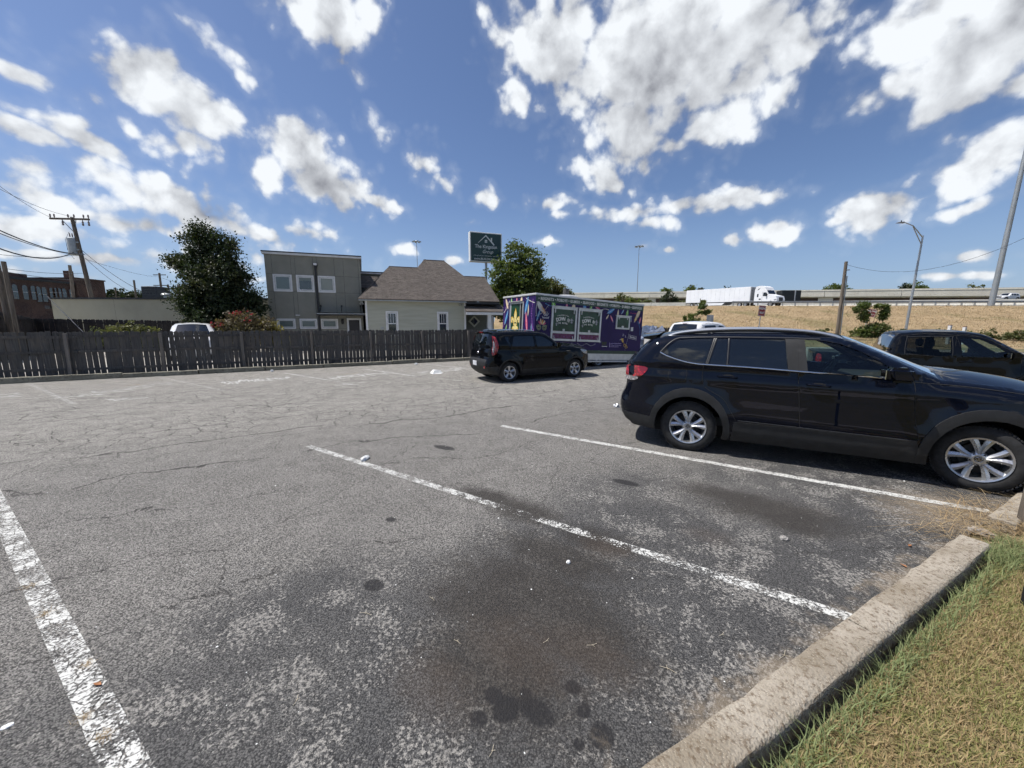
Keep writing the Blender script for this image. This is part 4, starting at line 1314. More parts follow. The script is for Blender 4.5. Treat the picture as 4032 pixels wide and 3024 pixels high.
b = at(868, 1330, 23.5); b.z = .1
tree('maple_tree', 'large dark green maple standing in front of the beige warehouse', b, 1.7, .17,
     [((-.45, 0, 6.5), (.75, .9, 1.0)), ((.45, .2, 5.9), (.95, 1.0, 1.15)), ((-.95, .1, 5.0), (.85, 1.1, .95)), ((.5, -.2, 4.3), (1.45, 1.5, 1.3)), ((-.95, 0, 3.1), (1.15, 1.4, 1.1)), ((1.35, .1, 3.0), (1.2, 1.2, 1.1)),
      ((.2, -.3, 2.1), (1.6, 1.4, 1.0)), ((-1.95, 0, 5.35), (.55, .5, .35), .4), ((-.1, 0, 1.5), (1.2, 1.1, .7)), ((2.2, .1, 2.6), (.6, .6, .6))], 50000, .15, M_LEAF_MAPLE, 21, clump=.36, hollow=.5)
b = at(960, 1330, 21.0); b.z = .1
cm = tree('crape_myrtle', 'low reddish flowering shrub below the dark maple', b, .5, .05,
          [((0, 0, 1.6), (1.1, .8, .75)), ((-.9, 0, 1.35), (.7, .6, .6)), ((.8, .1, 1.5), (.75, .6, .7)), ((.1, 0, 2.1), (.6, .5, .4))], 5200, .13, M_LEAF_RED, 22, 'shrub', clump=.22, hollow=.4)
fl_ = leaf_cloud('flowers', [((-1.1, -.3, 1.75), (.35, .3, .2)), ((.75, -.3, 2.1), (.35, .3, .2)), ((-.1, -.3, 2.3), (.3, .3, .15)), ((-.7, -.4, 1.6), (.2, .2, .15))], 90, .10, M_FLOWER, cm, 23, .14, .3); tag(fl_, kind='stuff')
b = at(1060, 1330, 21.5); b.z = .1
tree('yellow_shrub', 'yellow green shrub at the corner of the office block', b, .4, .04, [((0, 0, 1.2), (.75, .6, .75)), ((.4, 0, .95), (.6, .5, .6))], 2200, .13, M_LEAF_YEL, 24, 'shrub', clump=.2, hollow=.4)
b = at(510, 1330, 21.0); b.z = .1
tree('weed_clump', 'tall yellow green weeds showing over the picket fence', b, .5, .03, [((0, 0, 1.25), (1.0, .6, .65)), ((-1.1, .1, 1.0), (.8, .5, .6)), ((.9, 0, 1.0), (.7, .5, .65)), ((-2.0, .1, .9), (.7, .5, .6))], 3000, .16, M_LEAF_OLIVE, 25, 'weeds', clump=.2, hollow=.3)

b = at(2040, 1250, 33.0); b.z = 0
tree('shade_tree', 'tall green tree between the pole sign and the food trailer', b, 2.2, .22,
     [((-.2, 0, 7.6), (1.0, 1.0, 1.0)), ((.9, 0, 6.9), (1.1, 1.0, 1.1)), ((-1.2, 0, 5.9), (1.3, 1.3, 1.2)), ((.5, 0, 5.4), (1.7, 1.5, 1.4)), ((-1.6, 0, 4.3), (1.2, 1.3, 1.2)), ((1.5, .2, 4.7), (1.2, 1.2, 1.1)),
      ((0, 0, 3.9), (1.9, 1.6, 1.3)), ((2.0, 0, 3.5), (1.0, 1.0, 1.0)), ((-1.0, -.3, 3.2), (1.3, 1.2, 1.0))], 24000, .21, M_LEAF_MID, 31, clump=.36, hollow=.5)
b = at(2185, 1250, 35.0); b.z = 0
tree('shade_tree', 'smaller olive green tree behind the food trailer roof', b, 1.8, .15,
     [((-.3, 0, 4.9), (1.0, 1.0, .9)), ((.7, 0, 4.2), (1.0, 1.0, .9)), ((-.9, 0, 3.9), (1.2, 1.1, 1.0)), ((1.4, 0, 3.3), (.8, .8, .8)), ((.2, 0, 3.2), (1.4, 1.2, 1.0))], 9500, .2, M_LEAF_OLIVE, 32, clump=.34, hollow=.45)

# distant crowns on the skyline
for k, (u, v, D, w, hgt, mt, lab) in enumerate((
        (440, 1160, 105, 6.0, 3.6, M_LEAF_MAPLE, 'distant dark pine left of the rooftop unit'), (478, 1158, 112, 5.5, 3.4, M_LEAF_MAPLE, 'distant dark pine beside the leaning service pole'),
        (530, 1162, 115, 6.0, 3.0, M_LEAF_MAPLE, 'distant low pine just left of the dark rooftop unit'),
        (2625, 1148, 150, 5.5, 3.6, M_LEAF_MID, 'distant tree top above the bridge left of the lorry trailer'), (2716, 1142, 145, 4.6, 4.6, M_LEAF_MID, 'distant round tree top above the rear of the lorry'),
        (2760, 1148, 150, 3.0, 2.6, M_LEAF_MAPLE, 'small distant tree top above the lorry trailer'), (2856, 1146, 150, 5.0, 3.0, M_LEAF_MAPLE, 'distant dark tree top above the middle of the lorry trailer'),
        (3290, 1130, 145, 9.0, 5.0, M_LEAF_MID, 'distant tree top behind the bridge by the wooden pole'), (3610, 1128, 150, 7.5, 3.6, M_LEAF_MID, 'distant tree top behind the bridge by the street lamp'),
        (3570, 1130, 150, 3.0, 2.4, M_LEAF_MAPLE, 'small distant tree top left of the street lamp'))):
    p = at(u, v, D)
    tree('distant_tree', lab, (p.x, p.y, 0), p.z - hgt * .3, .25, [((0, 0, p.z - hgt * .1), (w * .38, w * .3, hgt * .5)), ((-w * .28, 0, p.z - hgt * .25), (w * .26, w * .25, hgt * .34)), ((w * .27, 0, p.z - hgt * .22), (w * .27, w * .25, hgt * .38))],
         900, .75, mt, 40 + k, group='distant trees', clump=.8, hollow=.3)
for k, (u, v, D, w, hgt, mt, lab) in enumerate(((2455, 1196, 112, 7.5, 6.5, M_LEAF_OLIVE, 'grey green tree against the bridge above the trailer end'), (2485, 1200, 106, 5.0, 5.2, M_LEAF_LIGHT, 'bright green bush against the bridge above the trailer end'),
                                           (2632, 1192, 110, 6.6, 8.0, M_LEAF_MAPLE, 'dark tree in front of the bridge pier left of the lorry'), (3840, 1155, 112, 8.5, 6.0, M_LEAF_OLIVE, 'dark shrub growing against the bridge near the tall mast'),
                                           (2550, 1205, 122, 5.0, 4.0, M_LEAF_OLIVE, 'low shrub under the bridge beside the pier'), (2705, 1200, 118, 5.0, 4.0, M_LEAF_OLIVE, 'low olive shrub under the bridge at the lorry tail'))):
    p = at(u, v, D)
    tree('bridge_tree', lab, (p.x, p.y, p.z - hgt * .55), hgt * .3, .2, [((0, 0, hgt * .6), (w * .36, w * .3, hgt * .42)), ((-w * .25, 0, hgt * .45), (w * .28, w * .25, hgt * .36)), ((w * .26, 0, hgt * .45), (w * .26, w * .25, hgt * .36))],
         1500, .6, mt, 60 + k, group='trees at the bridge', clump=.7, hollow=.3)

# ------------------------------------------------------------------ embankment, road and bridge
def dry_grass_material():
    m, q, out = new_mat('dry_grass')
    P = q.n('ShaderNodeNewGeometry').outputs['Position']
    st = q.vm('MULTIPLY', P, (.35, .8, 2.2))
    n = q.noise(st, 1.6, 5.0, .65); f = q.noise(q.vm('MULTIPLY', P, (.6, 1.0, 2.5)), 7.0, 4.0, .7); bg = q.noise(P, .16, 3.0, .5)
    c = q.mix(q.ramp(n, .32, .68), (.37, .275, .165), (.235, .17, .098))
    c = q.mix(q.math('MULTIPLY', q.ramp(f, .45, .7), .6), c, (.47, .36, .215))
    c = q.mix(q.math('MULTIPLY', q.ramp(bg, .52, .68), .6), c, (.15, .14, .06))
    bn = q.n('ShaderNodeBump', {'Strength': .9, 'Distance': .25, 'Height': q.math('ADD', n, q.math('MULTIPLY', f, .4))})
    b = q.n('ShaderNodeBsdfPrincipled', {'Base Color': c, 'Roughness': .95, 'Specular IOR Level': .1, 'Normal': bn})
    q.L.new(b.outputs[0], out.inputs[0])
    return m


M_DRY = dry_grass_material()
def bank_z(x, y):
    """Height of the embankment: toe near y=30, shoulder by y=58."""
    t = (y - (31 + .02 * x)) / 27.0
    t = min(1.0, max(0.0, t))
    return (t * t * (3 - 2 * t) * .35 + t * .65) * (4.55 + .004 * (x - 30)) - .02
nx, ny = 60, 30
V = []
for j in range(ny + 1):
    for i in range(nx + 1):
        x = -2 + i * 132 / nx; y = 29 + j * 37 / ny
        z = bank_z(x, y) + (.10 * math.sin(x * 1.3 + y * .7) * math.sin(y * .9 - x * .4) if 0 < j < ny - 6 else 0)
        if y > 58.5: z = 4.5 + (y - 58.5) * .05
        V.append((x, y, z if j else -.1))
F = [(j * (nx + 1) + i, j * (nx + 1) + i + 1, (j + 1) * (nx + 1) + i + 1, (j + 1) * (nx + 1) + i) for j in range(ny) for i in range(nx)]
tag(mesh_ob('embankment', V, F, M_DRY, None, True), kind='structure')
r_ = np.random.default_rng(5)
n = 42000
gy = 31 + 27.5 * r_.random(n); gx = gy * r_.uniform(.30, 1.36, n)
gz = np.array([bank_z(a, b_) for a, b_ in zip(gx, gy)])
M_TUFT = blade_material('dry_tufts', ((.42, .325, .20), (.27, .205, .115)), ((.50, .41, .27), (.33, .255, .15)), .5)
tag(blades('dry_grass', np.stack([gx, gy, gz - .02], 1), .26, .035, 1.0, M_TUFT, 6, 1), 'dry tan grass covering the road embankment', 'grass', kind='stuff')

M_ROADC = pm('road_surface', (.20, .195, .185), .9, var=.1, scale=.5)
M_CONC = concrete_material('pale_concrete', (.72, .69, .60), (.62, .59, .51), (.48, .45, .38), .15, .3)
M_GIRDER = pm('girder_brown', (.11, .075, .06), .8, var=.2, scale=.5)  # dark brown girder colour


def strip(name, pts_l, pts_r, mat):
    V = [tuple(p) for pr in zip(pts_l, pts_r) for p in pr]
    F = [(2 * i, 2 * i + 1, 2 * i + 3, 2 * i + 2) for i in range(len(pts_l) - 1)]
    return tag(mesh_ob(name, V, F, mat), kind='structure')


# motorway slip road carrying the lorry
RA, RB = at(2300, 1212, 100), at(4700, 1196, 66)
rd = (RB - RA).normalized(); rn_ = Vector((-rd.y, rd.x, 0)).normalized()
n_ = 12
near_ = [Vector((2 + 128 * i / n_, 65.9, 4.83)) for i in range(n_ + 1)]
far_ = [RA + rn_ * 5 + rd * (-14 + (RB - RA).length * 1.12 * i / n_) for i in range(n_ + 1)]
strip('slip_road', near_, far_, M_ROADC)


def road_z(x, y):
    i = min(n_ - 1, max(0, int((x - 2) / 128 * n_)))
    f0 = RA + rn_ * 5
    t = (x - f0.x) / rd.x
    p = f0 + rd * t
    f = (y - 65.9) / (p.y - 65.9)
    return 4.83 + (p.z - 4.83) * f


# low concrete barrier along the far side
bw = thing('concrete_barrier', 'pale concrete barrier wall along the far side of the slip road', 'barrier')
Lb = (RB - RA).length + 20
nb = 14
for i in range(nb):
    a = RA + rn_ * 5.2 + rd * (Lb * i / nb - 10); c = RA + rn_ * 5.2 + rd * (Lb * (i + 1) / nb - 10.06)
    mb = MB()
    pr_ = [(-.35, -.2), (-.33, .25), (-.16, .55), (-.12, 1.35), (.12, 1.35), (.35, -.2)]
    Vv = [p + rn_ * y + Vector((0, 0, z)) for p in (a, c) for y, z in pr_]
    k = len(pr_)
    mb.add(Vv, [tuple(range(k)), tuple(reversed(range(k, 2 * k)))] + [(j, j + k, (j + 1) % k + k, (j + 1) % k) for j in range(k)])
    mb.build('barrier_block', M_CONC, bw)

# the elevated bridge
BA, BBp = at(2080, 1155, 166), at(4330, 1128, 90)
bd = (BBp - BA); Lx = math.hypot(bd.x, bd.y); bdir = Vector((bd.x / Lx, bd.y / Lx, bd.z / Lx)); bn_ = Vector((-bdir.y, bdir.x, 0)).normalized()
br = thing('elevated_bridge', 'long pale concrete motorway bridge with dark girders beneath', 'bridge')
ns = 9
for i in range(ns):
    a = BA + bdir * (Lx * i / ns); c = BA + bdir * (Lx * (i + 1) / ns - .12)
    def blk(name, y0, y1, z0, z1, mat):
        Vv = [p + bn_ * y + Vector((0, 0, z)) for p in (a, c) for z in (z0, z1) for y in (y0, y1)]
        return MB().add(Vv, [(0, 2, 3, 1), (4, 5, 7, 6), (0, 1, 5, 4), (2, 6, 7, 3), (0, 4, 6, 2), (1, 3, 7, 5)]).build(name, mat, br)
    blk('parapet', -.45, 0, -2.0, 0, M_CONC)
    blk('parapet_cap', -.52, .05, -.42, -.30, M_CONC)
    blk('deck', 0.02, 14, -2.3, -1.2, M_CONC)
    blk('girder', .9, 1.4, -4.6, -2.31, M_GIRDER)
    blk('girder', 6.5, 7, -4.6, -2.31, M_GIRDER)
for u, D in ((2555, 142), (2280, 155), (2830, 133), (3200, 120)):
    t_ = (at(u, 1190, D).x - BA.x) / bdir.x
    p = BA + bdir * t_ + bn_ * 1.0
    px = MB()
    px.obox(p + Vector((0, 0, -5.2)) + bn_ * 5, bdir * 1.6, bn_ * 6.5, Vector((0, 0, .6)))
    px.obox(p + Vector((0, 0, -3.4)) + bn_ * .2, bdir * 1.7, bn_ * .9, Vector((0, 0, 1.2)))
    px.tube([p + Vector((0, 0, -18)), p + Vector((0, 0, -5.8))], 1.25, 16)
    px.tube([p + bn_ * 9 + Vector((0, 0, -18)), p + bn_ * 9 + Vector((0, 0, -5.8))], 1.25, 16)
    px.build('pier', M_CONC, br, True)

# guard rail on the shoulder
gr = thing('guard_rail', 'steel guard rail on posts along the top of the grass embankment', 'guard rail')
GA, GB = at(2880, 1190, 63), at(4400, 1187, 59.5)
gd = GB - GA; Lg = gd.length; gdn = gd.normalized(); gn_ = Vector((-gdn.y, gdn.x, 0))
wprof = [(0, -.155), (-.05, -.11), (-.05, -.06), (0, -.02), (0, .02), (-.05, .06), (-.05, .11), (0, .155)]
for i in range(int(Lg / 3.81)):
    a = GA + gdn * (3.81 * i); c = GA + gdn * (3.81 * (i + 1) + .05)
    Vv = [p + gn_ * (y * 1.6 - .12 - (.004 if i % 2 else 0)) + Vector((0, 0, z)) for p in (a, c) for y, z in wprof]
    MB().add(Vv, [(j, j + 1, j + 9, j + 8) for j in range(7)]).build('rail_beam', M_GREY_GALV, gr)
post = None
for i in range(int(Lg / 1.905)):
    p = GA + gdn * (1.905 * i + .3)
    if post is None:
        post = MB().box(-.06, .06, -.09, .09, -1.2, .17).build('post', M_GREY_GALV, gr); o = post
    else: o = inst(post, gr)
    o.location = p


# ------------------------------------------------------------------ poles, lamps, wires, road signs
M_POLEWOOD = pm('pole_wood', (.15, .125, .10), .9, var=.22, scale=3, bump=.4, bscale=14, stretch=(6, 6, .4))
M_INSUL = pm('insulator', (.20, .16, .15), .4)
M_WIRE = pm('wire', (.03, .03, .032), .6)


def pole_between(a, b, r0, r1, name, parent, mat, n=10):
    return MB().tube([a, a.lerp(b, .5), b], [r0, (r0 + r1) / 2, r1], n).build(name, mat, parent, True)


def base_of(top_uv, bot_uv, D, z0=0.0):
    """Foot and head of a pole: the head at depth D, the foot straight along the seen axis down to z0."""
    t = at(*top_uv, D); b = at(*bot_uv, D)
    k = (z0 - b.z) / (t.z - b.z)
    return b.lerp(t, k), t


def wire(label, a, b, drop, r=.012):
    return tag(MB().tube(sag(a, b, drop), r, 5).build('overhead_wire', M_WIRE), label, 'wire', 'overhead wires')


f0, h0 = base_of((283, 856), (360, 1170), 32)
up = thing('utility_pole', 'leaning wooden utility pole with crossarm and grey transformer at left', 'utility pole', f0)
T0 = h0 - f0
pole_between(Vector((0, 0, 0)), T0, .17, .12, 'pole', up, M_POLEWOOD)
ca = at(196, 860, 32) - f0; cb = at(352, 864, 32) - f0
arm = MB().bar(ca, cb, .10, .13).build('crossarm', M_POLEWOOD, up)
for t in (.02, .12, .47, .62, .86, .98):
    p = ca.lerp(cb, t)
    MB().lathe([(.0, .30), (.03, .29), (.06, .22), (.035, .18), (.065, .13), (.03, .07), (.02, .0)], 8, 'Z', tuple(p + Vector((0, 0, .06)))).build('insulator', M_INSUL, arm)
for t in (.31, .82, .97):
    p = ca.lerp(cb, t)
    MB().lathe([(.0, -.45), (.06, -.42), (.07, -.32), (.04, -.28), (.07, -.2), (.03, -.1), (.02, .0)], 8, 'Z', tuple(p - Vector((0, 0, .06)))).build('insulator', M_INSUL, arm)
mid = T0 * .93
for s in (.28, .66): MB().tube([ca.lerp(cb, s), mid - Vector((0, 0, .5))], .03, 5).build('brace', M_GREY_GALV, up)
tf = at(297, 943, 31.7) - f0
tp = T0 * .80 + Vector((-.42, -.15, -.35))
tx = MB().lathe([(.0, 1.45), (.18, 1.44), (.34, 1.36), (.36, 1.30), (.36, .06), (.30, .0), (.0, .0)], 14, 'Z').build('transformer', pm('transformer_grey', (.36, .39, .40), .5, var=.08), up, True)
tx.location = T0 * .69 + Vector((-.44, -.12, .25)); tx.scale = (.82, .82, .95)
MB().box(.36, .55, -.06, .06, .4, .5).box(.36, .55, -.06, .06, 1.0, 1.1).build('bracket', M_GREY_GALV, tx)
for dx in (-.12, .12): MB().lathe([(.0, .38), (.03, .36), (.05, .2), (.035, .0)], 8, 'Z', (dx, 0, 1.42)).build('bushing', M_INSUL, tx)
MB().tube([tx.location + Vector((-.1, 0, 1.8)), tx.location + Vector((-.5, 0, 1.2)), tx.location + Vector((-.45, 0, .4)), tx.location + Vector((-.05, 0, -.3))], .012, 5).build('drop_lead', M_WIRE, up)
# second pole cropped by the left edge
f1, h1 = base_of((-10, 1000), (34, 1228), 19)
lp = thing('utility_pole', 'thick wooden pole at the left edge beside a metal riser pipe', 'utility pole', f1)
pole_between(Vector((0, 0, 0)), h1 - f1 + Vector((-.2, 0, 1.5)), .14, .11, 'pole', lp, M_POLEWOOD)
MB().tube([Vector((.34, -.1, 0)), (h1 - f1) * .93 + Vector((.34, -.1, 0))], .085, 8).build('riser_pipe', M_POLEWOOD, lp, True)
# lesser poles on the left
for (tu, tv, bu, bv, D, r, lab, arms) in ((274, 1044, 290, 1172, 52, .16, 'plain bare service pole between the brick mill and transformer pole', ()), (627, 1075, 637, 1152, 75, .17, 'distant pole with two crossarms beside the rooftop unit', ((.97, 48), (.80, 56))),
                                         (527, 1103, 535, 1165, 70, .14, 'thin distant pole left of the dark rooftop unit', ()), (661, 1120, 668, 1155, 80, .14, 'short distant pole just left of the maple', ()), (703, 1122, 706, 1172, 60, .20, 'distant pole with small crossarms touching the maple', ((.9, 40),)),
                                         (454, 1132, 458, 1170, 90, .15, 'short distant pole among the pines', ((.8, 26),))):
    a, b = base_of((tu, tv), (bu, bv), D)
    t = thing('service_pole', lab, 'pole', a, 0, 'distant poles')
    pole_between(Vector((0, 0, 0)), b - a, r * 1.2, r, 'pole', t, M_POLEWOOD, 8)
    for fr_, wpx in arms:
        hw = wpx / 1515 * D / 2
        c = (b - a) * fr_
        MB().bar(c - Vector((hw, 0, 0)), c + Vector((hw, 0, 0)), .12, .14).build('crossarm', M_POLEWOOD, t)

P_ = lambda u, v, D: at(u, v, D)
wire('overhead wire from the top left corner down to the crossarm end', P_(-120, 640, 20), P_(200, 856, 32), .25)
wire('upper overhead wire from the left edge to the pole top', P_(-100, 690, 20), P_(283, 852, 32), .3)
wire('heavy sagging cable from the left edge to below the transformer', P_(-60, 880, 18), P_(330, 1000, 32), .35, .03)
wire('second sagging cable running beside the heavy one at left', P_(-60, 895, 18), P_(335, 1003, 32), .30, .02)
wire('thick black cable loop hanging left of the transformer pole', P_(-20, 972, 19), P_(290, 993, 31.8), .5, .035)
wire('thin wire under the black cable loop at left', P_(-20, 1000, 19), P_(310, 1000, 32), .2)
wire('low wire crossing in front of the brick mill roof', P_(-20, 1052, 19), P_(335, 1075, 32), .15)
wire('lower wire sloping over the brick mill to the beige roof', P_(10, 1068, 22), P_(340, 1102, 40), .15, .015)
wire('wire from the leaning pole to the distant crossarm pole', P_(330, 1018, 32), P_(625, 1090, 75), .3, .015)
wire('wire passing the distant crossarm pole towards the maple', P_(640, 1095, 75), P_(760, 1115, 80), .3, .02)
wire('steep service drop from the leaning pole to the warehouse roof', P_(322, 985, 32), P_(560, 1148, 31), .25, .018)
wire('second service drop from the leaning pole to the warehouse roof', P_(335, 1015, 32), P_(500, 1142, 31), .2, .015)
wire('guy wire running down behind the back fence', P_(185, 1166, 26), P_(330, 1310, 20), 0.0, .02)
wire('thin wire between the maple and the office block', P_(1030, 1130, 30), P_(1052, 1131, 30), 0.0)

# right-hand wooden pole with its conduit and wire
f2, h2 = base_of((3332, 1030), (3297, 1308), 35)
wp = thing('wooden_pole', 'short weathered wooden pole with metal conduit before the grass embankment', 'pole', f2)
pole_between(Vector((0, 0, 0)), h2 - f2, .15, .12, 'pole', wp, M_POLEWOOD)
MB().tube([Vector((.2, -.08, 0)), (h2 - f2) * .83 + Vector((.17, -.08, 0))], .045, 8).build('conduit', M_GREY_GALV, wp, True)
MB().bar((h2 - f2) * .9 + Vector((0, -.1, 0)), (h2 - f2) * .9 + Vector((.32, -.1, 0)), .05, .08).build('hook', M_GREY_GALV, wp)
wire('thin wire running from the short wooden pole to the right edge', h2 + Vector((.05, 0, -.25)), P_(4150, 880, 26), 1.6, .012)

# street lamp
f3, h3 = base_of((3634, 928), (3566, 1300), 40)
sl = thing('street_lamp', 'silver street lamp with trussed arm behind the black pickup', 'street lamp', f3)
T3 = h3 - f3
MB().tube([(0, 0, 0), T3 * .5, T3], [.13, .105, .075], 12).build('pole', M_GREY_GALV, sl, True)
tip = at(3552, 879, 40) - f3
am = MB().tube([T3 * .985, T3.lerp(tip, .5) + Vector((0, 0, .35)), tip + Vector((.3, 0, .06)), tip], [.05, .045, .04, .04], 8).build('arm', M_GREY_GALV, sl, True)
MB().tube([T3 * .92, T3.lerp(tip, .5) + Vector((0, 0, .28))], .04, 8).build('strut', M_GREY_GALV, sl)
MB().add([(tip.x - .55, tip.y - .12, tip.z), (tip.x - .55, tip.y + .12, tip.z), (tip.x + .15, tip.y + .14, tip.z + .02), (tip.x + .15, tip.y - .14, tip.z + .02), (tip.x - .45, tip.y - .06, tip.z + .08), (tip.x - .45, tip.y + .06, tip.z + .08), (tip.x + .15, tip.y + .08, tip.z + .15), (tip.x + .15, tip.y - .08, tip.z + .15)],
         [(0, 3, 2, 1), (4, 5, 6, 7), (0, 1, 5, 4), (1, 2, 6, 5), (2, 3, 7, 6), (3, 0, 4, 7)]).build('lamp_head', pm('lamp_dark', (.08, .08, .085), .5), sl)
MB().lathe([(.0, .14), (.04, .13), (.05, .0)], 8, 'Z', tuple(tip + Vector((-.1, 0, .13)))).build('photocell', M_BLACK, sl)

# tall mast at the right edge, high masts far away
f4, h4 = base_of((4030, 640), (3903, 1197), 59, 4.4)
tm = thing('tall_mast', 'thick grey steel mast rising beyond the guard rail at right', 'mast', f4)
T4 = (h4 - f4) * 1.5
MB().tube([(0, 0, -.6), T4 * .33, T4 * .66, T4], [.36, .30, .25, .20], 16).build('shaft', pm('mast_steel', (.30, .325, .34), .5, .5, var=.06, scale=.7), tm, True)
MB().tube([T4 * .28, T4 * .285], .33, 16).build('joint_ring', M_GREY_GALV, tm)
MB().tube([(0, 0, -.3), (0, 0, .05)], .5, 16).build('base_flange', M_GREY_GALV, tm)
for u, v, vb, D, lab in ((1640, 951, 1060, 200, 'far high mast light above the bungalow roof'), (2517, 970, 1165, 200, 'far high mast light above the bridge')):
    a = at(u - (5 if u > 2000 else 0), vb, D); b = at(u, v, D)
    t = thing('high_mast', lab, 'mast', (b.x, b.y, 0), 0, 'far high masts')
    MB().tube([(0, 0, 0), (0, 0, b.z)], [.24, .13], 8).build('shaft', M_GREY_GALV, t, True)
    hd = MB().lathe([(.0, .5), (.5, .45), (.9, .1), (.0, .0)], 10, 'Z', (0, 0, b.z))
    for k in range(6):
        an = k * PI / 3
        hd.obox((1.7 * math.cos(an), 1.7 * math.sin(an), b.z - .1), Vector((.55 * math.cos(an), .55 * math.sin(an), 0)), Vector((-.35 * math.sin(an), .35 * math.cos(an), 0)), (0, 0, .22))
        hd.tube([(0, 0, b.z + .1), (1.6 * math.cos(an), 1.6 * math.sin(an), b.z)], .07, 5)
    hd.build('lamp_ring', M_GREY_GALV, t)

# signs
M_RED = pm('sign_red', (.23, .022, .03), .5, var=.08, scale=3)
M_ALU = pm('sign_back', (.30, .31, .33), .5, .4, var=.1)


def wrong_way(label, u, v0, v1, D, ubase, vbase, wid, hgt, yaw, tilt):
    top = at(u, v0, D); bot = at(u, v1, D); ft = at(ubase, vbase, D)
    s = thing('wrong_way_sign', label, 'road sign', (ft.x, ft.y, 0), 0, 'wrong way signs')
    c = (top + bot) / 2 - Vector((ft.x, ft.y, 0))
    low = Vector((0, 0, 0))
    foot = c + (Vector((0, 0, ft.z)) - c) * (c.z / max(.2, c.z - ft.z)) if abs(c.x) > .02 else Vector((c.x, 0, 0))
    MB().bar(Vector((foot.x, .03, 0)), Vector((c.x, .03, c.z + hgt * .4)), .06, .04, up=(0, 1, 0)).build('post', M_GREY_GALV, s)
    R = Matrix.Translation(c) @ Matrix.Rotation(yaw, 4, 'Z') @ Matrix.Rotation(tilt, 4, 'Y')
    pl = MB().box(-wid / 2, wid / 2, -.012, -.004, -hgt / 2, hgt / 2).build('panel', M_RED, s)
    pl.data.transform(R)
    brd = MB(); e = .025
    for (x0, x1, z0_, z1_) in ((-wid / 2 + e, wid / 2 - e, hgt / 2 - 2 * e, hgt / 2 - e), (-wid / 2 + e, wid / 2 - e, -hgt / 2 + e, -hgt / 2 + 2 * e), (-wid / 2 + e, -wid / 2 + 2 * e, -hgt / 2 + 2 * e, hgt / 2 - 2 * e), (wid / 2 - 2 * e, wid / 2 - e, -hgt / 2 + 2 * e, hgt / 2 - 2 * e)):
        brd.box(x0, x1, -.0145, -.0125, z0_, z1_)
    o = brd.build('border', M_SIGN_S, pl); o.data.transform(R)
    for wd, dz in (('WRONG', .22), ('WAY', -.20)):
        o = text_ob('lettering', wd, hgt * .30, M_SIGN_S, pl, Matrix(((1, 0, 0, 0), (0, 0, -1, -.015), (0, 1, 0, dz * hgt), (0, 0, 0, 1))), bold=.008, sx=.88 * wid / (hgt * .95))
        o.data.transform(R)
    return s


wrong_way('upright red wrong way sign beyond the black car roof', 3000, 1204, 1244, 33, 2987, 1300, .64, .88, rad(8), rad(4))
wrong_way('tilted red wrong way sign leaning in front of the vines', 3431, 1218, 1247, 38, 3385, 1340, .66, .76, rad(-30), rad(10))
a = at(2797, 1240, 30); ft = at(2797, 1290, 30)
t = thing('sign_back', 'plain grey back of a road sign above the white pickup', 'road sign', (a.x, a.y, 0), rad(-12))
MB().box(-.24, .24, -.01, .01, a.z - .62, a.z, .004).build('panel', M_ALU, t)
MB().box(-.03, .03, -.06, -.011, 0, a.z - .02).build('post', M_GREY_GALV, t)
for u, v0, v1, lab in ((3742, 1279, 1312, 'white topped marker post behind the pickup roof, nearer the street lamp'), (3800, 1285, 1315, 'white topped marker post behind the pickup roof, nearer the right edge')):
    a = at(u, v0, 33); b = at(u, v1, 33)
    t = thing('marker_post', lab, 'post', (a.x, a.y, 0), rad(20))
    MB().box(-.13, .13, -.09, .09, 0, a.z - .06, .01).build('post', M_WHITE, t)
    MB().box(-.135, .135, -.095, .095, a.z - .06, a.z, .01).build('cap', pm('rust_cap', (.15, .07, .04), .8), t)
    MB().box(-.08, .08, -.096, -.091, a.z - .40, a.z - .15).build('plate', M_ALU, t)

# vines over a hidden fence, low scrub at the embankment's foot
b = at(3420, 1345, 36.5); b.z = 0
vn = tree('vine_bush', 'tangled green vines mounded around the tilted wrong way sign', b, 1.2, .06,
          [((0, 0, 1.2), (1.3, .7, .8)), ((.9, 0, 1.5), (.8, .6, .65)), ((-1.0, 0, .9), (.9, .6, .65)), ((-.75, 0, 2.6), (.3, .3, .7), .5), ((1.0, 0, 2.7), (.22, .2, .5), .3), ((-.9, 0, 3.55), (.55, .3, .22), .4), ((.55, 0, 3.5), (.5, .25, .18), .35), ((-1.55, 0, 3.2), (.25, .2, .3), .2), ((1.25, 0, 3.1), (.16, .15, .5), .25)],
          7500, .19, M_LEAF_MID, 71, 'vines', clump=.2, hollow=.3)
b = at(2720, 1300, 31); b.z = 0
tree('sapling', 'young light green sapling behind the white pickup truck', b, 1.2, .04, [((0, 0, 2.2), (.8, .5, .65)), ((.5, 0, 2.9), (.5, .35, .45)), ((.75, 0, 3.4), (.22, .2, .3), .1), ((-.7, 0, 1.7), (.6, .5, .5)), ((1.15, 0, 2.75), (.35, .2, .15), .12)], 1700, .19, M_LEAF_LIGHT, 72, clump=.16, hollow=.25)
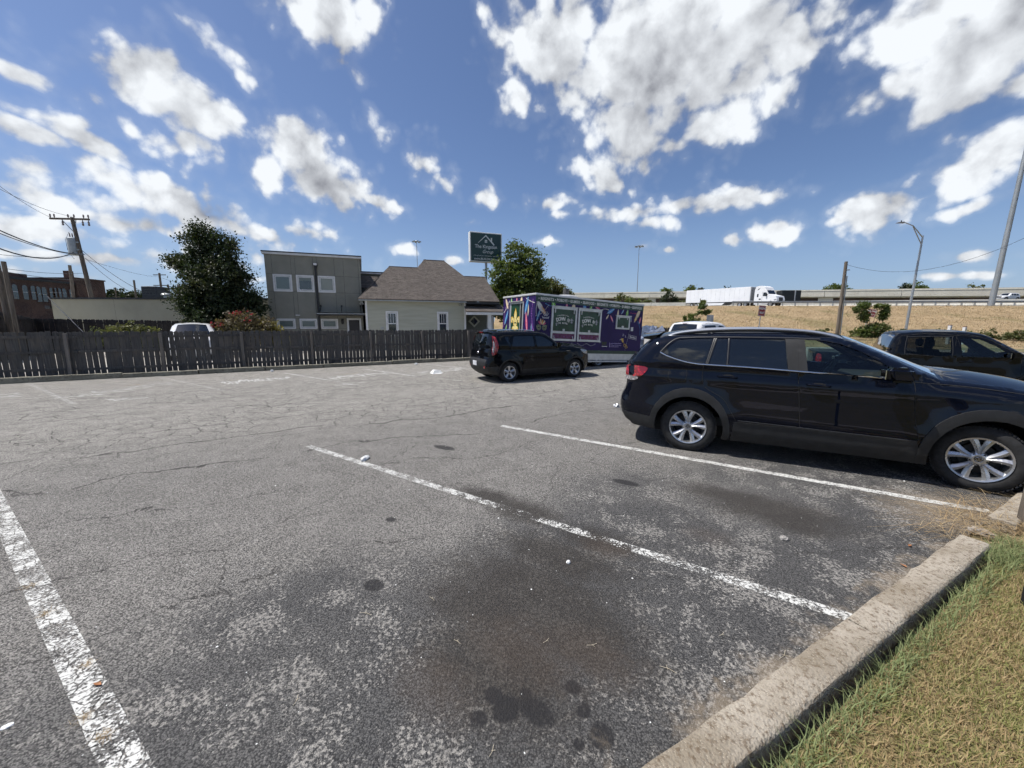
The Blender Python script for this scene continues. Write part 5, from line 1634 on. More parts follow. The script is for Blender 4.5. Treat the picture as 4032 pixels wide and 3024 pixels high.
for k, (u, D, w, lab) in enumerate(((3230, 35, 1.6, 'low dark scrub at the foot of the short wooden pole'), (3560, 38, 1.8, 'low green scrub at the foot of the street lamp'), (3700, 37, 2.2, 'low scrub left of the marker posts'), (3880, 36, 3.0, 'low green scrub right of the marker posts'), (4040, 35, 2.6, 'low scrub at the right edge of the bank'))):
    b = at(u, 1300, D); b.z = 0
    tree('scrub', lab, b, .4, .03, [((0, 0, .75), (w * .7, .5, .65)), ((w * .5, 0, .6), (w * .5, .5, .5)), ((-w * .5, 0, .6), (w * .5, .5, .5))], 1500, .2, M_LEAF_OLIVE, 80 + k, 'scrub', 'scrub along the bank', .18, .3)


# ------------------------------------------------------------------ vehicles
def paint(name, col, flake=.0):
    m, q, out = new_mat(name)
    co = q.n('ShaderNodeTexCoord').outputs['Object']
    n = q.noise(co, 2.0, 3.0, .6)
    c = q.mix(n, col, tuple(x * .8 for x in col))
    b = q.n('ShaderNodeBsdfPrincipled', {'Base Color': c, 'Roughness': q.ramp(n, .3, .7, True, .30, .40), 'Specular IOR Level': .0, 'Coat Weight': flake or .68, 'Coat Roughness': .02, 'Coat IOR': 1.52})
    q.L.new(b.outputs[0], out.inputs[0])
    return m


def clear_glass(name, tint, amount):
    m, q, out = new_mat(name)
    fr = q.n('ShaderNodeFresnel', {'IOR': 1.5})
    tr = q.n('ShaderNodeBsdfTransparent', {'Color': (*tint, 1)})
    gl = q.n('ShaderNodeBsdfGlossy', {'Color': (1, 1, 1, 1), 'Roughness': .015})
    mx = q.n('ShaderNodeMixShader', {0: q.math('MULTIPLY', fr.outputs[0], amount), 1: tr.outputs[0], 2: gl.outputs[0]})
    q.L.new(mx.outputs[0], out.inputs[0])
    return m


M_BLACKPAINT = paint('black_paint', (.0034, .0048, .0105))  # blue in the base colour stands in for part of the sky reflection
M_BLACKPAINT2 = paint('black_paint_b', (.0035, .0040, .0055), .55)
M_RAIL = pm('satin_rail', (.66, .67, .69), .34, .8, var=.03)
M_WHITEPAINT = paint('white_paint', (.72, .73, .74), 1.0)
M_TINT = glass_material('tinted_glass', (.006, .009, .013), .02, .6)
M_CLEAR = clear_glass('clear_glass', (.55, .66, .63), 1.1)
M_SCREEN = clear_glass('windscreen_glass', (.62, .72, .70), 1.3)
M_CLAD = pm('grey_cladding', (.012, .0125, .0135), .62, var=.15, scale=9, bump=.15, bscale=220)
M_RUBBER = pm('tyre_rubber', (.020, .020, .021), .82, var=.2, scale=20)
M_ALLOY = pm('alloy', (.52, .53, .55), .28, .85, var=.05, scale=8)
M_ALLOY_D = pm('alloy_dark', (.05, .05, .052), .5, .4)
M_CHROME = pm('chrome', (.62, .63, .65), .12, 1.0, var=.03)
M_INSIDE = pm('cabin_trim', (.020, .021, .022), .7, var=.15)
M_SEAT = pm('seat_fabric', (.05, .05, .052), .85, var=.2, scale=12)
M_UNDER = pm('underbody', (.010, .010, .010), .9)


def lamp_material(name, col, emit=0):
    m, q, out = new_mat(name)
    co = q.n('ShaderNodeTexCoord').outputs['Object']
    v = q.voro(co, 26.0).outputs['Distance']
    c = q.mix(q.ramp(v, .1, .5), col, tuple(x * .35 for x in col))
    b = q.n('ShaderNodeBsdfPrincipled', {'Base Color': c, 'Roughness': .12, 'Coat Weight': 1.0, 'Coat Roughness': .02})
    q.L.new(b.outputs[0], out.inputs[0])
    return m


M_TAIL = lamp_material('tail_lamp_red', (.52, .012, .016))
M_TAILW = lamp_material('tail_lamp_clear', (.62, .58, .58))
M_HEAD = lamp_material('headlamp_clear', (.55, .57, .58))
M_AMBER = lamp_material('amber', (.6, .25, .02))


def wheel_src(R, W, rimR, style, name='wheel'):
    """Wheel built about its hub, axis along y, outer face at y=-W/2 (right-hand side). Returns list of (part name, MB, mat)."""
    parts = []
    t = MB()
    h = W / 2
    prof = [(rimR, -h + .012), (rimR + .012, -h + .004), (rimR + (R - rimR) * .35, -h - .006), (rimR + (R - rimR) * .7, -h + .004), (R - .022, -h + .018), (R - .006, -h + .036)]
    for k in range(5):
        y = -h + .05 + k * (W - .10) / 4
        prof += [(R, y - .012), (R, y + .010), (R - .010, y + .013), (R - .010, y + .017)] if k < 4 else [(R, y - .012)]
    prof += [(R - .006, h - .036), (R - .022, h - .018), (rimR + (R - rimR) * .5, h), (rimR, h - .01)]
    t.lathe(prof, 56, 'Y')
    parts.append(('tyre', t, M_RUBBER, True))
    # tread blocks
    tb = MB()
    for k in range(64):
        a = 2 * PI * k / 64
        for y in (-h + .035, h - .035):
            c = Vector((math.cos(a) * (R - .004), y, math.sin(a) * (R - .004)))
            tb.obox(c, Vector((-math.sin(a), 0, math.cos(a))) * .009, Vector((0, .020, 0)), Vector((math.cos(a), 0, math.sin(a))) * .008)
    parts.append(('tread', tb, M_RUBBER, False))
    b = MB()
    b.lathe([(rimR + .006, -h + .006), (rimR + .004, -h - .004), (rimR - .012, -h + .002), (rimR - .022, -h + .03), (rimR - .04, h - .03), (rimR, h - .01)], 48, 'Y')
    parts.append(('rim', b, M_ALLOY, True))
    dk = MB().lathe([(.0, .02), (rimR * .62, .02), (rimR * .62, .05), (.0, .05)], 32, 'Y').lathe([(rimR * .66, .06), (rimR - .03, .07)], 32, 'Y')
    parts.append(('brake_disc', dk, M_ALLOY_D, False))
    sp = MB()
    yo = -h + .012
    def spoke(a0, r0, w0, r1, w1, a1, depth, bulge):
        n = 5
        V = []
        for i in range(n + 1):
            f = i / n
            rr_ = r0 + (r1 - r0) * f; a = a0 + (a1 - a0) * f; w = w0 + (w1 - w0) * f
            c = Vector((math.cos(a) * rr_, 0, math.sin(a) * rr_)); s_ = Vector((-math.sin(a), 0, math.cos(a))) * w / 2
            y = yo + bulge * (1 - f) ** 1.5 * .0 + .018 * (1 - f)
            V += [c + s_ + Vector((0, y + .012, 0)), c + Vector((0, y - .008, 0)), c - s_ + Vector((0, y + .012, 0)), c - s_ + Vector((0, y + depth, 0)), c + s_ + Vector((0, y + depth, 0))]
        F = []
        for i in range(n):
            for k in range(5):
                F.append((i * 5 + k, i * 5 + (k + 1) % 5, (i + 1) * 5 + (k + 1) % 5, (i + 1) * 5 + k))
        sp.add(V, F)
    for k in range(5):
        a = PI / 2 + 2 * PI * k / 5 + (.0 if style == 'twin' else .0)
        if style == 'twin':
            for s in (-1, 1):
                spoke(a + s * .10, .055, .042, rimR - .012, .066, a + s * .285, .045, .01)
        elif style == 'five':
            spoke(a, .05, .06, rimR - .012, .10, a, .045, .01)
        else:
            for s in (-1, 1): spoke(a + s * .12, .05, .04, rimR - .012, .05, a + s * .2, .045, .01)
    sp.lathe([(.0, yo + .006), (.05, yo + .008), (.075, yo + .022), (.085, yo + .06)], 20, 'Y')
    parts.append(('spokes', sp, M_ALLOY, False))
    hb = MB().lathe([(.0, yo - .004), (.034, yo - .002), (.038, yo + .012)], 20, 'Y')
    parts.append(('hub_cap', hb, M_ALLOY_D, True))
    nt = MB()
    for k in range(5):
        a = PI / 2 + PI / 5 + 2 * PI * k / 5
        nt.lathe([(.0, yo + .012), (.012, yo + .014), (.013, yo + .05)], 8, 'Y', (math.cos(a) * .062, 0, math.sin(a) * .062))
    parts.append(('wheel_nuts', nt, M_BLACK, False))
    return parts


class Car:
    def __init__(s, root, cfg):
        s.root = root
        s.c = cfg
        pts, s.seg = [], []
        for nm, P in cfg['outline']:
            i0 = max(0, len(pts) - 1)
            pts += P if not pts else P[1:]
            s.seg.append((nm, i0, len(pts) - 1))
        # smooth each run a little
        dense, idx = [], {}
        brk = {i for _, a, b in s.seg for i in (a, b) if _ in cfg.get('sharp', ())}
        cm = catmull([(p[0], p[1], 0) for p in pts], 5)
        s.out = [(v.x, v.y) for v in cm]
        s.segd = [(nm, a * 5, b * 5) for nm, a, b in s.seg]
        O = np.array(s.out)
        s.A, s.B = O[:-1], O[1:]
        s.xmin, s.xmax = O[:, 0].min(), O[:, 0].max()

    def dist(s, x, z):
        p = np.array([x, z]); d = s.B - s.A
        t = np.clip(((p - s.A) * d).sum(1) / np.maximum((d * d).sum(1), 1e-9), 0, 1)
        return float(np.sqrt((((s.A + d * t[:, None]) - p) ** 2).sum(1)).min())

    def S0(s, x, z):
        c = s.c
        W = c['half']
        zb = c['belt']
        y = W
        if z > zb: y -= (z - zb) * c['tumble'] + .5 * c.get('tumble2', 0) * (z - zb) ** 2
        zw = c.get('widest', .75)
        if z <= zb: y -= c.get('bulge', .10) * abs((z - zw) / .8) ** 2.0
        # shoulder crease
        cr = c.get('crease')
        if cr:
            for (z0, amp, wd) in cr:
                zz = z - (z0 + c.get('crease_slope', 0) * x)
                y += amp * math.exp(-(zz / wd) ** 2)
        if z < .35: y -= (.35 - z) * .35
        fx = c.get('front_taper', (.9, .20)); rx = c.get('rear_taper', (.9, .14))
        d = max(0, x - (s.xmax - fx[0])) / fx[0]; y -= fx[1] * d ** 2.2
        d = max(0, (s.xmin + rx[0]) - x) / rx[0]; y -= rx[1] * d ** 2.2
        # flared arches
        for ax in (0.0, c['wb']):
            rr_ = math.hypot(x - ax, z - c['hub'])
            y += c.get('flare', .02) * math.exp(-((rr_ - c['archR']) / .12) ** 2)
        return y

    def S(s, x, z):
        r = s.c.get('corner', .12)
        d = s.dist(x, z)
        y = s.S0(x, z)
        if d < r: y -= r - math.sqrt(max(0, r * r - (r - d) ** 2))
        return y

    def side_parts(s, regions, outer, holes, grid=.07, sides=(-1, 1)):
        """regions: (name, polygon, material, offset, rim, parent or None); outer polygon; holes are left out."""
        pts, edges = [], []
        def addpoly(P, close=True):
            i0 = len(pts)
            dens = []
            for i in range(len(P) if close else len(P) - 1):
                a, b = P[i], P[(i + 1) % len(P)]
                n = max(1, int(math.dist(a, b) / grid))
                for k in range(n): dens.append((a[0] + (b[0] - a[0]) * k / n, a[1] + (b[1] - a[1]) * k / n))
            for p in dens: pts.append(Vector(p))
            m = len(dens)
            for k in range(m): edges.append((i0 + k, i0 + (k + 1) % m))
        addpoly(outer)
        for h in holes: addpoly(h)
        for r in regions: addpoly(r[1])
        x0, x1 = min(p[0] for p in outer), max(p[0] for p in outer); z0, z1 = min(p[1] for p in outer), max(p[1] for p in outer)
        rr_ = random.Random(1)
        x = x0
        while x < x1:
            z = z0
            while z < z1:
                p = (x + rr_.uniform(-.1, .1) * grid, z + rr_.uniform(-.1, .1) * grid)
                if inpoly(p, outer): pts.append(Vector(p))
                z += grid
            x += grid
        res = delaunay_2d_cdt(pts, edges, [], 0, 1e-5)
        V2 = [(v.x, v.y) for v in res[0]]
        buckets = {}
        for f in res[2]:
            if len(f) != 3: continue
            cx = sum(V2[i][0] for i in f) / 3; cz = sum(V2[i][1] for i in f) / 3
            if not inpoly((cx, cz), outer): continue
            if any(inpoly((cx, cz), h) for h in holes): continue
            k = -1
            for j, r in enumerate(regions):
                if inpoly((cx, cz), r[1]):
                    k = j; break
            buckets.setdefault(k, []).append(tuple(f))
        ys = [s.S(*v) for v in V2]
        made = {}
        order = sorted(buckets)
        for k in order:
            nm, mat, off, rim, par = ('body_side', s.c['paint'], 0.0, .03, None) if k < 0 else (regions[k][0], regions[k][2], regions[k][3], regions[k][4], regions[k][5] if len(regions[k]) > 5 else None)
            tris = buckets[k]
            used = sorted({i for t in tris for i in t}); mp = {i: n for n, i in enumerate(used)}
            for sd in sides:
                V = [(V2[i][0], sd * (ys[i] + off), V2[i][1]) for i in used]
                F = []
                for t in tris:
                    a, b, c = (mp[i] for i in t)
                    F.append((a, b, c) if sd < 0 else (a, c, b))
                # rim
                if rim:
                    cnt = {}
                    for f in F:
                        for i in range(3):
                            e = (f[i], f[(i + 1) % 3]); cnt[e] = cnt.get(e, 0) + 1
                    bd = [e for e in cnt if (e[1], e[0]) not in cnt]
                    n0 = len(V); nv = {}
                    for e in bd:
                        for i in e:
                            if i not in nv:
                                nv[i] = len(V); x_, y_, z_ = V[i]; V.append((x_, y_ - sd * rim, z_))
                    for a, b in bd: F.append((b, a, nv[a], nv[b]))
                me = bpy.data.meshes.new(nm)
                me.from_pydata(V, [], F)
                me.materials.append(mat)
                bm = bmesh.new(); bm.from_mesh(me)
                bmesh.ops.recalc_face_normals(bm, faces=bm.faces) if False else None
                for f in bm.faces: f.smooth = True
                for e in bm.edges:
                    if len(e.link_faces) == 2 and e.calc_face_angle(0) > rad(45): e.smooth = False
                bm.to_mesh(me); bm.free()
                o = bpy.data.objects.new(nm, me)
                link(o, made.get((par, sd), s.root) if par else s.root)
                made.setdefault((nm, sd), o)
        return made

    def ribbon(s, path, w, off, mat, name, parent, sd=-1, closed=False, n=4):
        """A thin strip following the side surface along (x, z) points."""
        P = catmull([(a, b, 0) for a, b in path], n, closed)
        V, F = [], []
        m = len(P)
        for i, p in enumerate(P):
            q_ = P[(i + 1) % m] if (closed or i < m - 1) else P[i]; r_ = P[i - 1] if (closed or i > 0) else P[i]
            d = (q_ - r_); d = d.normalized() if d.length > 1e-9 else Vector((1, 0, 0))
            nx_ = Vector((-d.y, d.x, 0)) * (w / 2)
            for a in (p + nx_, p - nx_):
                V.append((a.x, sd * (s.S(a.x, a.y) + off), a.y))
            V.append((p.x, sd * (s.S(p.x, p.y) + off + w * .3), p.y))
        for i in range(m if closed else m - 1):
            j = (i + 1) % m
            F += [(3 * i, 3 * j, 3 * j + 2, 3 * i + 2), (3 * i + 2, 3 * j + 2, 3 * j + 1, 3 * i + 1)]
        return mesh_ob(name, V, F, mat, parent, True)

    def top_strip(s, mats, crown, glass=(), n=10, inner=.90):
        """Skin across the car for every named run of the outline."""
        r = s.c.get('corner', .12)
        made = {}
        N = len(s.out)
        for nm, i0, i1 in s.segd:
            if nm.startswith('_'): continue
            rows = []
            for i in range(i0, i1 + 1):
                x, z = s.out[i]
                a = Vector(s.out[max(0, i - 1)]); b = Vector(s.out[min(N - 1, i + 1)])
                d = (b - a).normalized(); nrm = Vector((-d.y, d.x))
                y0 = s.S0(x, z) - r
                cw = crown.get(nm, .03)
                if isinstance(cw, tuple):
                    f = (i - i0) / max(1, i1 - i0); cw = cw[0] + (cw[1] - cw[0]) * f
                row = []
                for k in range(-n, n + 1):
                    t = k / n
                    c_ = cw * (1 - t * t)
                    row.append((x + nrm.x * c_, y0 * t, z + nrm.y * c_))
                rows.append(row)
            m = 2 * n + 1
            def grid_ob(name, ks, mat, par, off=0.0):
                V, F = [], []
                for row in rows: V += [row[k] for k in ks]
                w = len(ks)
                for i in range(len(rows) - 1):
                    for k in range(w - 1): F.append((i * w + k, i * w + k + 1, (i + 1) * w + k + 1, (i + 1) * w + k))
                return mesh_ob(name, V, F, mat, par, True)
            if nm in glass:
                gi = max(1, round((1 - inner) * n))
                made[nm] = grid_ob(nm, list(range(gi, m - gi)), mats[nm], s.root)
                for ks in (list(range(0, gi + 1)), list(range(m - gi - 1, m))):
                    grid_ob('pillar', ks, s.c['paint'], s.root)
            else:
                made[nm] = grid_ob(nm, list(range(m)), mats.get(nm, s.c['paint']), s.root)
        return made

    def outline_between(s, a, b):
        ia = next(i0 for nm, i0, i1 in s.segd if nm == a); ib = next(i1 for nm, i0, i1 in s.segd if nm == b)
        return s.out[ia:ib + 1]

    def wheels(s, R, W, rimR, style, steer=0.0, track=None, sides=(-1, 1)):
        parts = wheel_src(R, W, rimR, style)
        track = track or s.c['half'] - W / 2 - .035
        src = None
        for ax in (0.0, s.c['wb']):
            for sd in sides:
                if src is None:
                    w = bpy.data.objects.new('wheel', None); link(w, s.root)
                    src = w
                    first = w
                    tyre = None
                    for nm, mb, mt, sm in parts:
                        o = mb.build(nm, mt, w, sm)
                        if nm == 'tread': o['kind'] = 'stuff'
                else:
                    w = copy_tree(src, s.root)
                w.location = (ax, sd * track, R - .008)
                w.rotation_euler = (0, 0, (0 if sd < 0 else PI) + (steer if ax > 0 else 0))


def inpoly(p, poly):
    x, y = p; c = False; n = len(poly); j = n - 1
    for i in range(n):
        xi, yi = poly[i]; xj, yj = poly[j]
        if (yi > y) != (yj > y) and x < (xj - xi) * (y - yi) / (yj - yi + 1e-12) + xi: c = not c
        j = i
    return c


def arc(cx, cz, r, a0, a1, n=14, sx=1.0):
    return [(cx + sx * r * math.cos(rad(a0 + (a1 - a0) * i / n)), cz + r * math.sin(rad(a0 + (a1 - a0) * i / n))) for i in range(n + 1)]


def cabin(root, x_dash, x_seats, half, floor, seat_h, wheel=True, rows=1, top=1.2):
    MB().box(x_seats[0] - .9, x_dash + .75, -half, half, floor, floor + .12).build('cabin_floor', M_INSIDE, root)
    d = MB().box(x_dash, x_dash + .75, -half, half, floor + .1, top - .10, .04)
    d.build('dashboard', M_INSIDE, root)
    for sx_ in x_seats:
        for y in (-.37, .37):
            st_ = MB()
            st_.box(sx_ - .05, sx_ + .45, y - .25, y + .25, seat_h - .15, seat_h + .05, .05)
            st_.add([(sx_ - .08, y - .25, seat_h), (sx_ + .06, y - .25, seat_h), (sx_ + .06, y + .25, seat_h), (sx_ - .08, y + .25, seat_h), (sx_ - .30, y - .20, seat_h + .62), (sx_ - .19, y - .20, seat_h + .62), (sx_ - .19, y + .20, seat_h + .62), (sx_ - .30, y + .20, seat_h + .62)],
                    [(0, 3, 2, 1), (4, 5, 6, 7), (0, 1, 5, 4), (1, 2, 6, 5), (2, 3, 7, 6), (3, 0, 4, 7)])
            o = st_.build('seat', M_SEAT, root)
            MB().box(sx_ - .35, sx_ - .24, y - .13, y + .13, seat_h + .66, seat_h + .86, .04).build('headrest', M_SEAT, o)
    if wheel:
        sw = bpy.data.objects.new('steering_wheel', None); link(sw, root)
        n = 24
        ring = [(math.cos(2 * PI * k / n) * .185, math.sin(2 * PI * k / n) * .185, 0) for k in range(n + 1)]
        MB().tube(ring, .016, 7, False).build('rim_ring', M_INSIDE, sw, True)
        MB().lathe([(.0, .03), (.06, .02), (.07, -.03)], 12).bar((-.18, 0, 0), (.18, 0, 0), .03, .02).bar((0, -.18, 0), (0, 0, 0), .03, .02).build('boss', M_INSIDE, sw)
        sw.location = (x_dash - .20, .37, top - .10); sw.rotation_euler = (0, rad(-65), 0)
        MB().tube([(x_dash - .2, .37, top - .10), (x_dash + .2, .37, top - .28)], .035, 8).build('steering_column', M_INSIDE, root)


def lens_on(car, poly, off, mat, name, par, sd, xclamp=None):
    P = catmull([(a, b_, 0) for a, b_ in poly], 3, True)
    cl = (lambda x: max(x, xclamp)) if xclamp is not None else (lambda x: x)
    V = [(cl(p.x), sd * (car.S(cl(p.x), p.y) + off), p.y) for p in P]
    cx_ = sum(v[0] for v in V) / len(V); cz_ = sum(v[2] for v in V) / len(V)
    V.append((cx_, sd * (car.S(cx_, cz_) + off + .01), cz_))
    n_ = len(P)
    return MB().add(V, [(i, (i + 1) % n_, n_) for i in range(n_)]).build(name, mat, par, True)


def mirror_on(car, x, z, mat, sd, par, sz=(.17, .20, .16), out=.13):
    y = car.S(x, z - .03)
    bm = bmesh.new(); bmesh.ops.create_cube(bm, size=1.0); bmesh.ops.bevel(bm, geom=list(bm.edges), offset=.22, segments=2, affect='EDGES')
    for v in bm.verts: v.co = Vector((x + v.co.x * sz[0], sd * (y + out + v.co.y * sz[1]), z + v.co.z * sz[2]))
    o = MB().bm(bm).build('door_mirror', mat, par, True)
    MB().obox((x + .03, sd * (y + .02), z - .04), (.04, 0, 0), (0, .06, 0), (0, 0, .022)).build('mirror_arm', M_CLAD, o)
    MB().obox((x - sz[0] / 2 - .002, sd * (y + out), z), (.003, 0, 0), (0, sz[1] * .38, 0), (0, 0, sz[2] * .36)).build('mirror_glass', M_CHROME, o)
    return o


def std_car(root, sp):
    """A car from an outline plus side-view polygons; sp holds everything."""
    c = Car(root, sp)
    body = c.outline_between(sp['outline'][0][0], sp['outline'][-1][0])
    outer = list(body) + sp['bottom']
    aR = sp['archR'] - .05
    holes = []
    for ax in (0.0, sp['wb']):
        holes.append([(ax - aR * .98, .05)] + list(reversed(arc(ax, sp['hub'], aR, -15, 195, 16))) + [(ax + aR * .98, .05)])
    regs = []
    for p, m_ in sp['windows']: regs.append(('side_window', p, m_, -.008, 0))
    if sp.get('clad'):
        for ax in (0.0, sp['wb']):
            regs.append(('arch_cladding', [(ax - aR * 1.2, .05)] + list(reversed(arc(ax, sp['hub'], aR + sp['clad'], -14, 194, 16))) + [(ax + aR * 1.2, .05)], M_CLAD, .012, .04))
    if sp.get('sill'): regs.append(('sill_cladding', sp['sill'], M_CLAD, .008, .03))
    for p in sp.get('extra', []): regs.append(p)
    for nm, p in sp['doors']: regs.append((nm, p, sp['paint'], .0, .02))
    made = c.side_parts(regs, outer, holes, sp.get('grid', .08))
    c.top_strip(sp.get('topmats', {}), sp['crown'], sp.get('glass', ('rear_window', 'windscreen')), 8, sp.get('inner', .88))
    for sd in (-1, 1):
        for nm, p in sp['doors']:
            c.ribbon([p[i] for i in range(len(p))], .007, .0008, M_UNDER, 'shut_line', made.get((nm, sd), root), sd, True, 2)
        for x, z, nm in sp.get('handles', []):
            y = c.S(x, z)
            MB().tube(catmull([(x - .11, sd * (y + .004), z), (x - .07, sd * (y + .034), z), (x + .06, sd * (y + .036), z), (x + .10, sd * (y + .004), z)], 4), .014, 7).build('door_handle', sp['paint'], made.get((nm, sd), root), True)
        if sp.get('mirror'): mirror_on(c, sp['mirror'][0], sp['mirror'][1], sp.get('mirror_mat', sp['paint']), sd, root)
    c.wheels(*sp['wheel'], track=sp.get('track'))
    MB().box(-.5, sp['wb'] + .4, -.6, .6, .2, .42).box(.5, sp['wb'] - .5, -sp['half'] + .1, sp['half'] - .1, .22, .40).build('underbody', M_UNDER, root)
    for ax in (0, sp['wb']):
        for sd in (-1, 1):
            A_ = arc(ax, sp['hub'], aR + .02, -5, 185, 10); m_ = len(A_)
            Vv = [(x, sd * y, z) for y in (sp['half'] - .42, sp['half'] - .04) for x, z in A_]
            MB().add(Vv, [(i, i + 1, i + 1 + m_, i + m_) for i in range(m_ - 1)] + [tuple(range(m_))]).build('wheel_well', M_UNDER, root)
    return c, made


# ---- the black SUV in the near stall
SUV_H = Vector((.8797, -.4755, 0)); SUV_O = Vector((3.018, 6.302, 0))
suv = thing('parked_suv', 'large black SUV with chrome window line parked in the near stall, front wheels turned', 'car', SUV_O, math.atan2(SUV_H.y, SUV_H.x))
SO = [('rear_bumper', [(-.86, .30), (-.97, .40), (-1.03, .56), (-1.02, .70), (-.97, .80)]),
      ('tailgate', [(-.97, .80), (-.94, .92), (-.94, 1.08), (-.93, 1.22)]),
      ('rear_window', [(-.93, 1.22), (-.84, 1.36), (-.72, 1.50), (-.60, 1.61)]),
      ('roof', [(-.60, 1.61), (-.48, 1.665), (-.2, 1.705), (.4, 1.74), (.95, 1.745), (1.45, 1.715), (1.72, 1.665)]),
      ('windscreen', [(1.72, 1.665), (2.0, 1.53), (2.3, 1.37), (2.56, 1.235)]),
      ('bonnet', [(2.56, 1.235), (2.70, 1.215), (3.0, 1.185), (3.4, 1.12), (3.68, 1.03), (3.80, .95)]),
      ('grille', [(3.80, .95), (3.87, .80), (3.90, .62)]),
      ('front_bumper', [(3.90, .62), (3.88, .48), (3.82, .35), (3.70, .26)])]
suvc = Car(suv, dict(outline=SO, half=.985, belt=1.24, tumble=.34, tumble2=.25, widest=.70, bulge=.095, wb=2.98, hub=.37, archR=.50, corner=.13, flare=.022, paint=M_BLACKPAINT,
                     crease=[(1.085, .016, .05), (.60, .012, .09)], crease_slope=-.012, front_taper=(.95, .24), rear_taper=(.75, .15)))
g_ = .0
body = suvc.outline_between('rear_bumper', 'front_bumper')
bottom = [(3.70, .26), (2.98 + .46, .26), (2.98 - .5, .24), (.5, .24), (-.47, .28), (-.86, .30)]
outer = list(body) + bottom[1:-1]
A_r = arc(0, .37, .455, -15, 195, 18); A_f = arc(2.98, .36, .465, -18, 198, 18)
arch_r = [(-.44, .10)] + list(reversed(A_r)) + [(.44, .10)]
arch_f = [(2.54, .10)] + list(reversed(A_f)) + [(3.42, .10)]
clad_r = [(-.56, .10)] + list(reversed(arc(0, .375, .575, -14, 194, 18, .93))) + [(.56, .10)]
clad_f = [(2.40, .10)] + list(reversed(arc(2.98, .37, .575, -16, 196, 18, .97))) + [(3.56, .10)]
q_win = [(-.40, 1.435), (-.31, 1.55), (-.22, 1.625), (-.05, 1.645), (.24, 1.652), (.165, 1.30), (.05, 1.305), (-.12, 1.335)]
r_win1 = [(.20, 1.298), (.275, 1.652), (.425, 1.655), (.425, 1.292)]
r_win2 = [(.455, 1.291), (.455, 1.655), (1.08, 1.655), (1.125, 1.272)]
f_win = [(1.33, 1.262), (1.285, 1.65), (1.50, 1.638), (1.66, 1.60), (1.83, 1.525), (2.02, 1.41), (2.16, 1.305), (2.20, 1.228)]
b_pil = [(1.10, 1.272), (1.06, 1.66), (1.295, 1.655), (1.345, 1.262)]
r_door = [(.155, 1.30), (.245, 1.675), (1.20, 1.675), (1.235, 1.26), (1.31, .52), (.60, .52), (.53, .66), (.42, .83), (.20, .96), (.15, 1.05)]
f_door = [(1.24, 1.26), (1.205, 1.675), (1.55, 1.655), (1.74, 1.60), (2.05, 1.42), (2.24, 1.27), (2.33, 1.17), (2.36, .85), (2.42, .52), (1.315, .52)]
sill = [(.575, .52), (2.41, .52), (2.46, .24), (.55, .24)]
regs = [('side_window', q_win, M_TINT, -.010, 0), ('side_window', r_win1, M_TINT, -.010, 0), ('side_window', r_win2, M_TINT, -.010, 0), ('side_window', f_win, M_CLEAR, -.010, 0),
        ('pillar_trim', b_pil, M_CLAD, .002, .004),
        ('arch_cladding', clad_r, M_CLAD, .018, .05), ('arch_cladding', clad_f, M_CLAD, .018, .05), ('sill_cladding', sill, M_CLAD, .012, .04),
        ('bumper_cladding', [(-1.1, .50), (-.5, .47), (-.5, .2), (-1.1, .2)], M_CLAD, .004, .02),
        ('rear_door', r_door, M_BLACKPAINT, .0, .02), ('front_door', f_door, M_BLACKPAINT, .0, .02)]
made = suvc.side_parts(regs, outer, [arch_r, arch_f], .055)
tops = suvc.top_strip({'rear_window': M_TINT, 'windscreen': M_SCREEN, 'grille': M_BLACK, 'rear_bumper': M_CLAD}, {'rear_bumper': .07, 'tailgate': .09, 'rear_window': (.09, .05), 'roof': (.05, .05), 'windscreen': (.06, .12), 'bonnet': (.10, .10), 'grille': .16, 'front_bumper': .16},
                      ('rear_window', 'windscreen'))
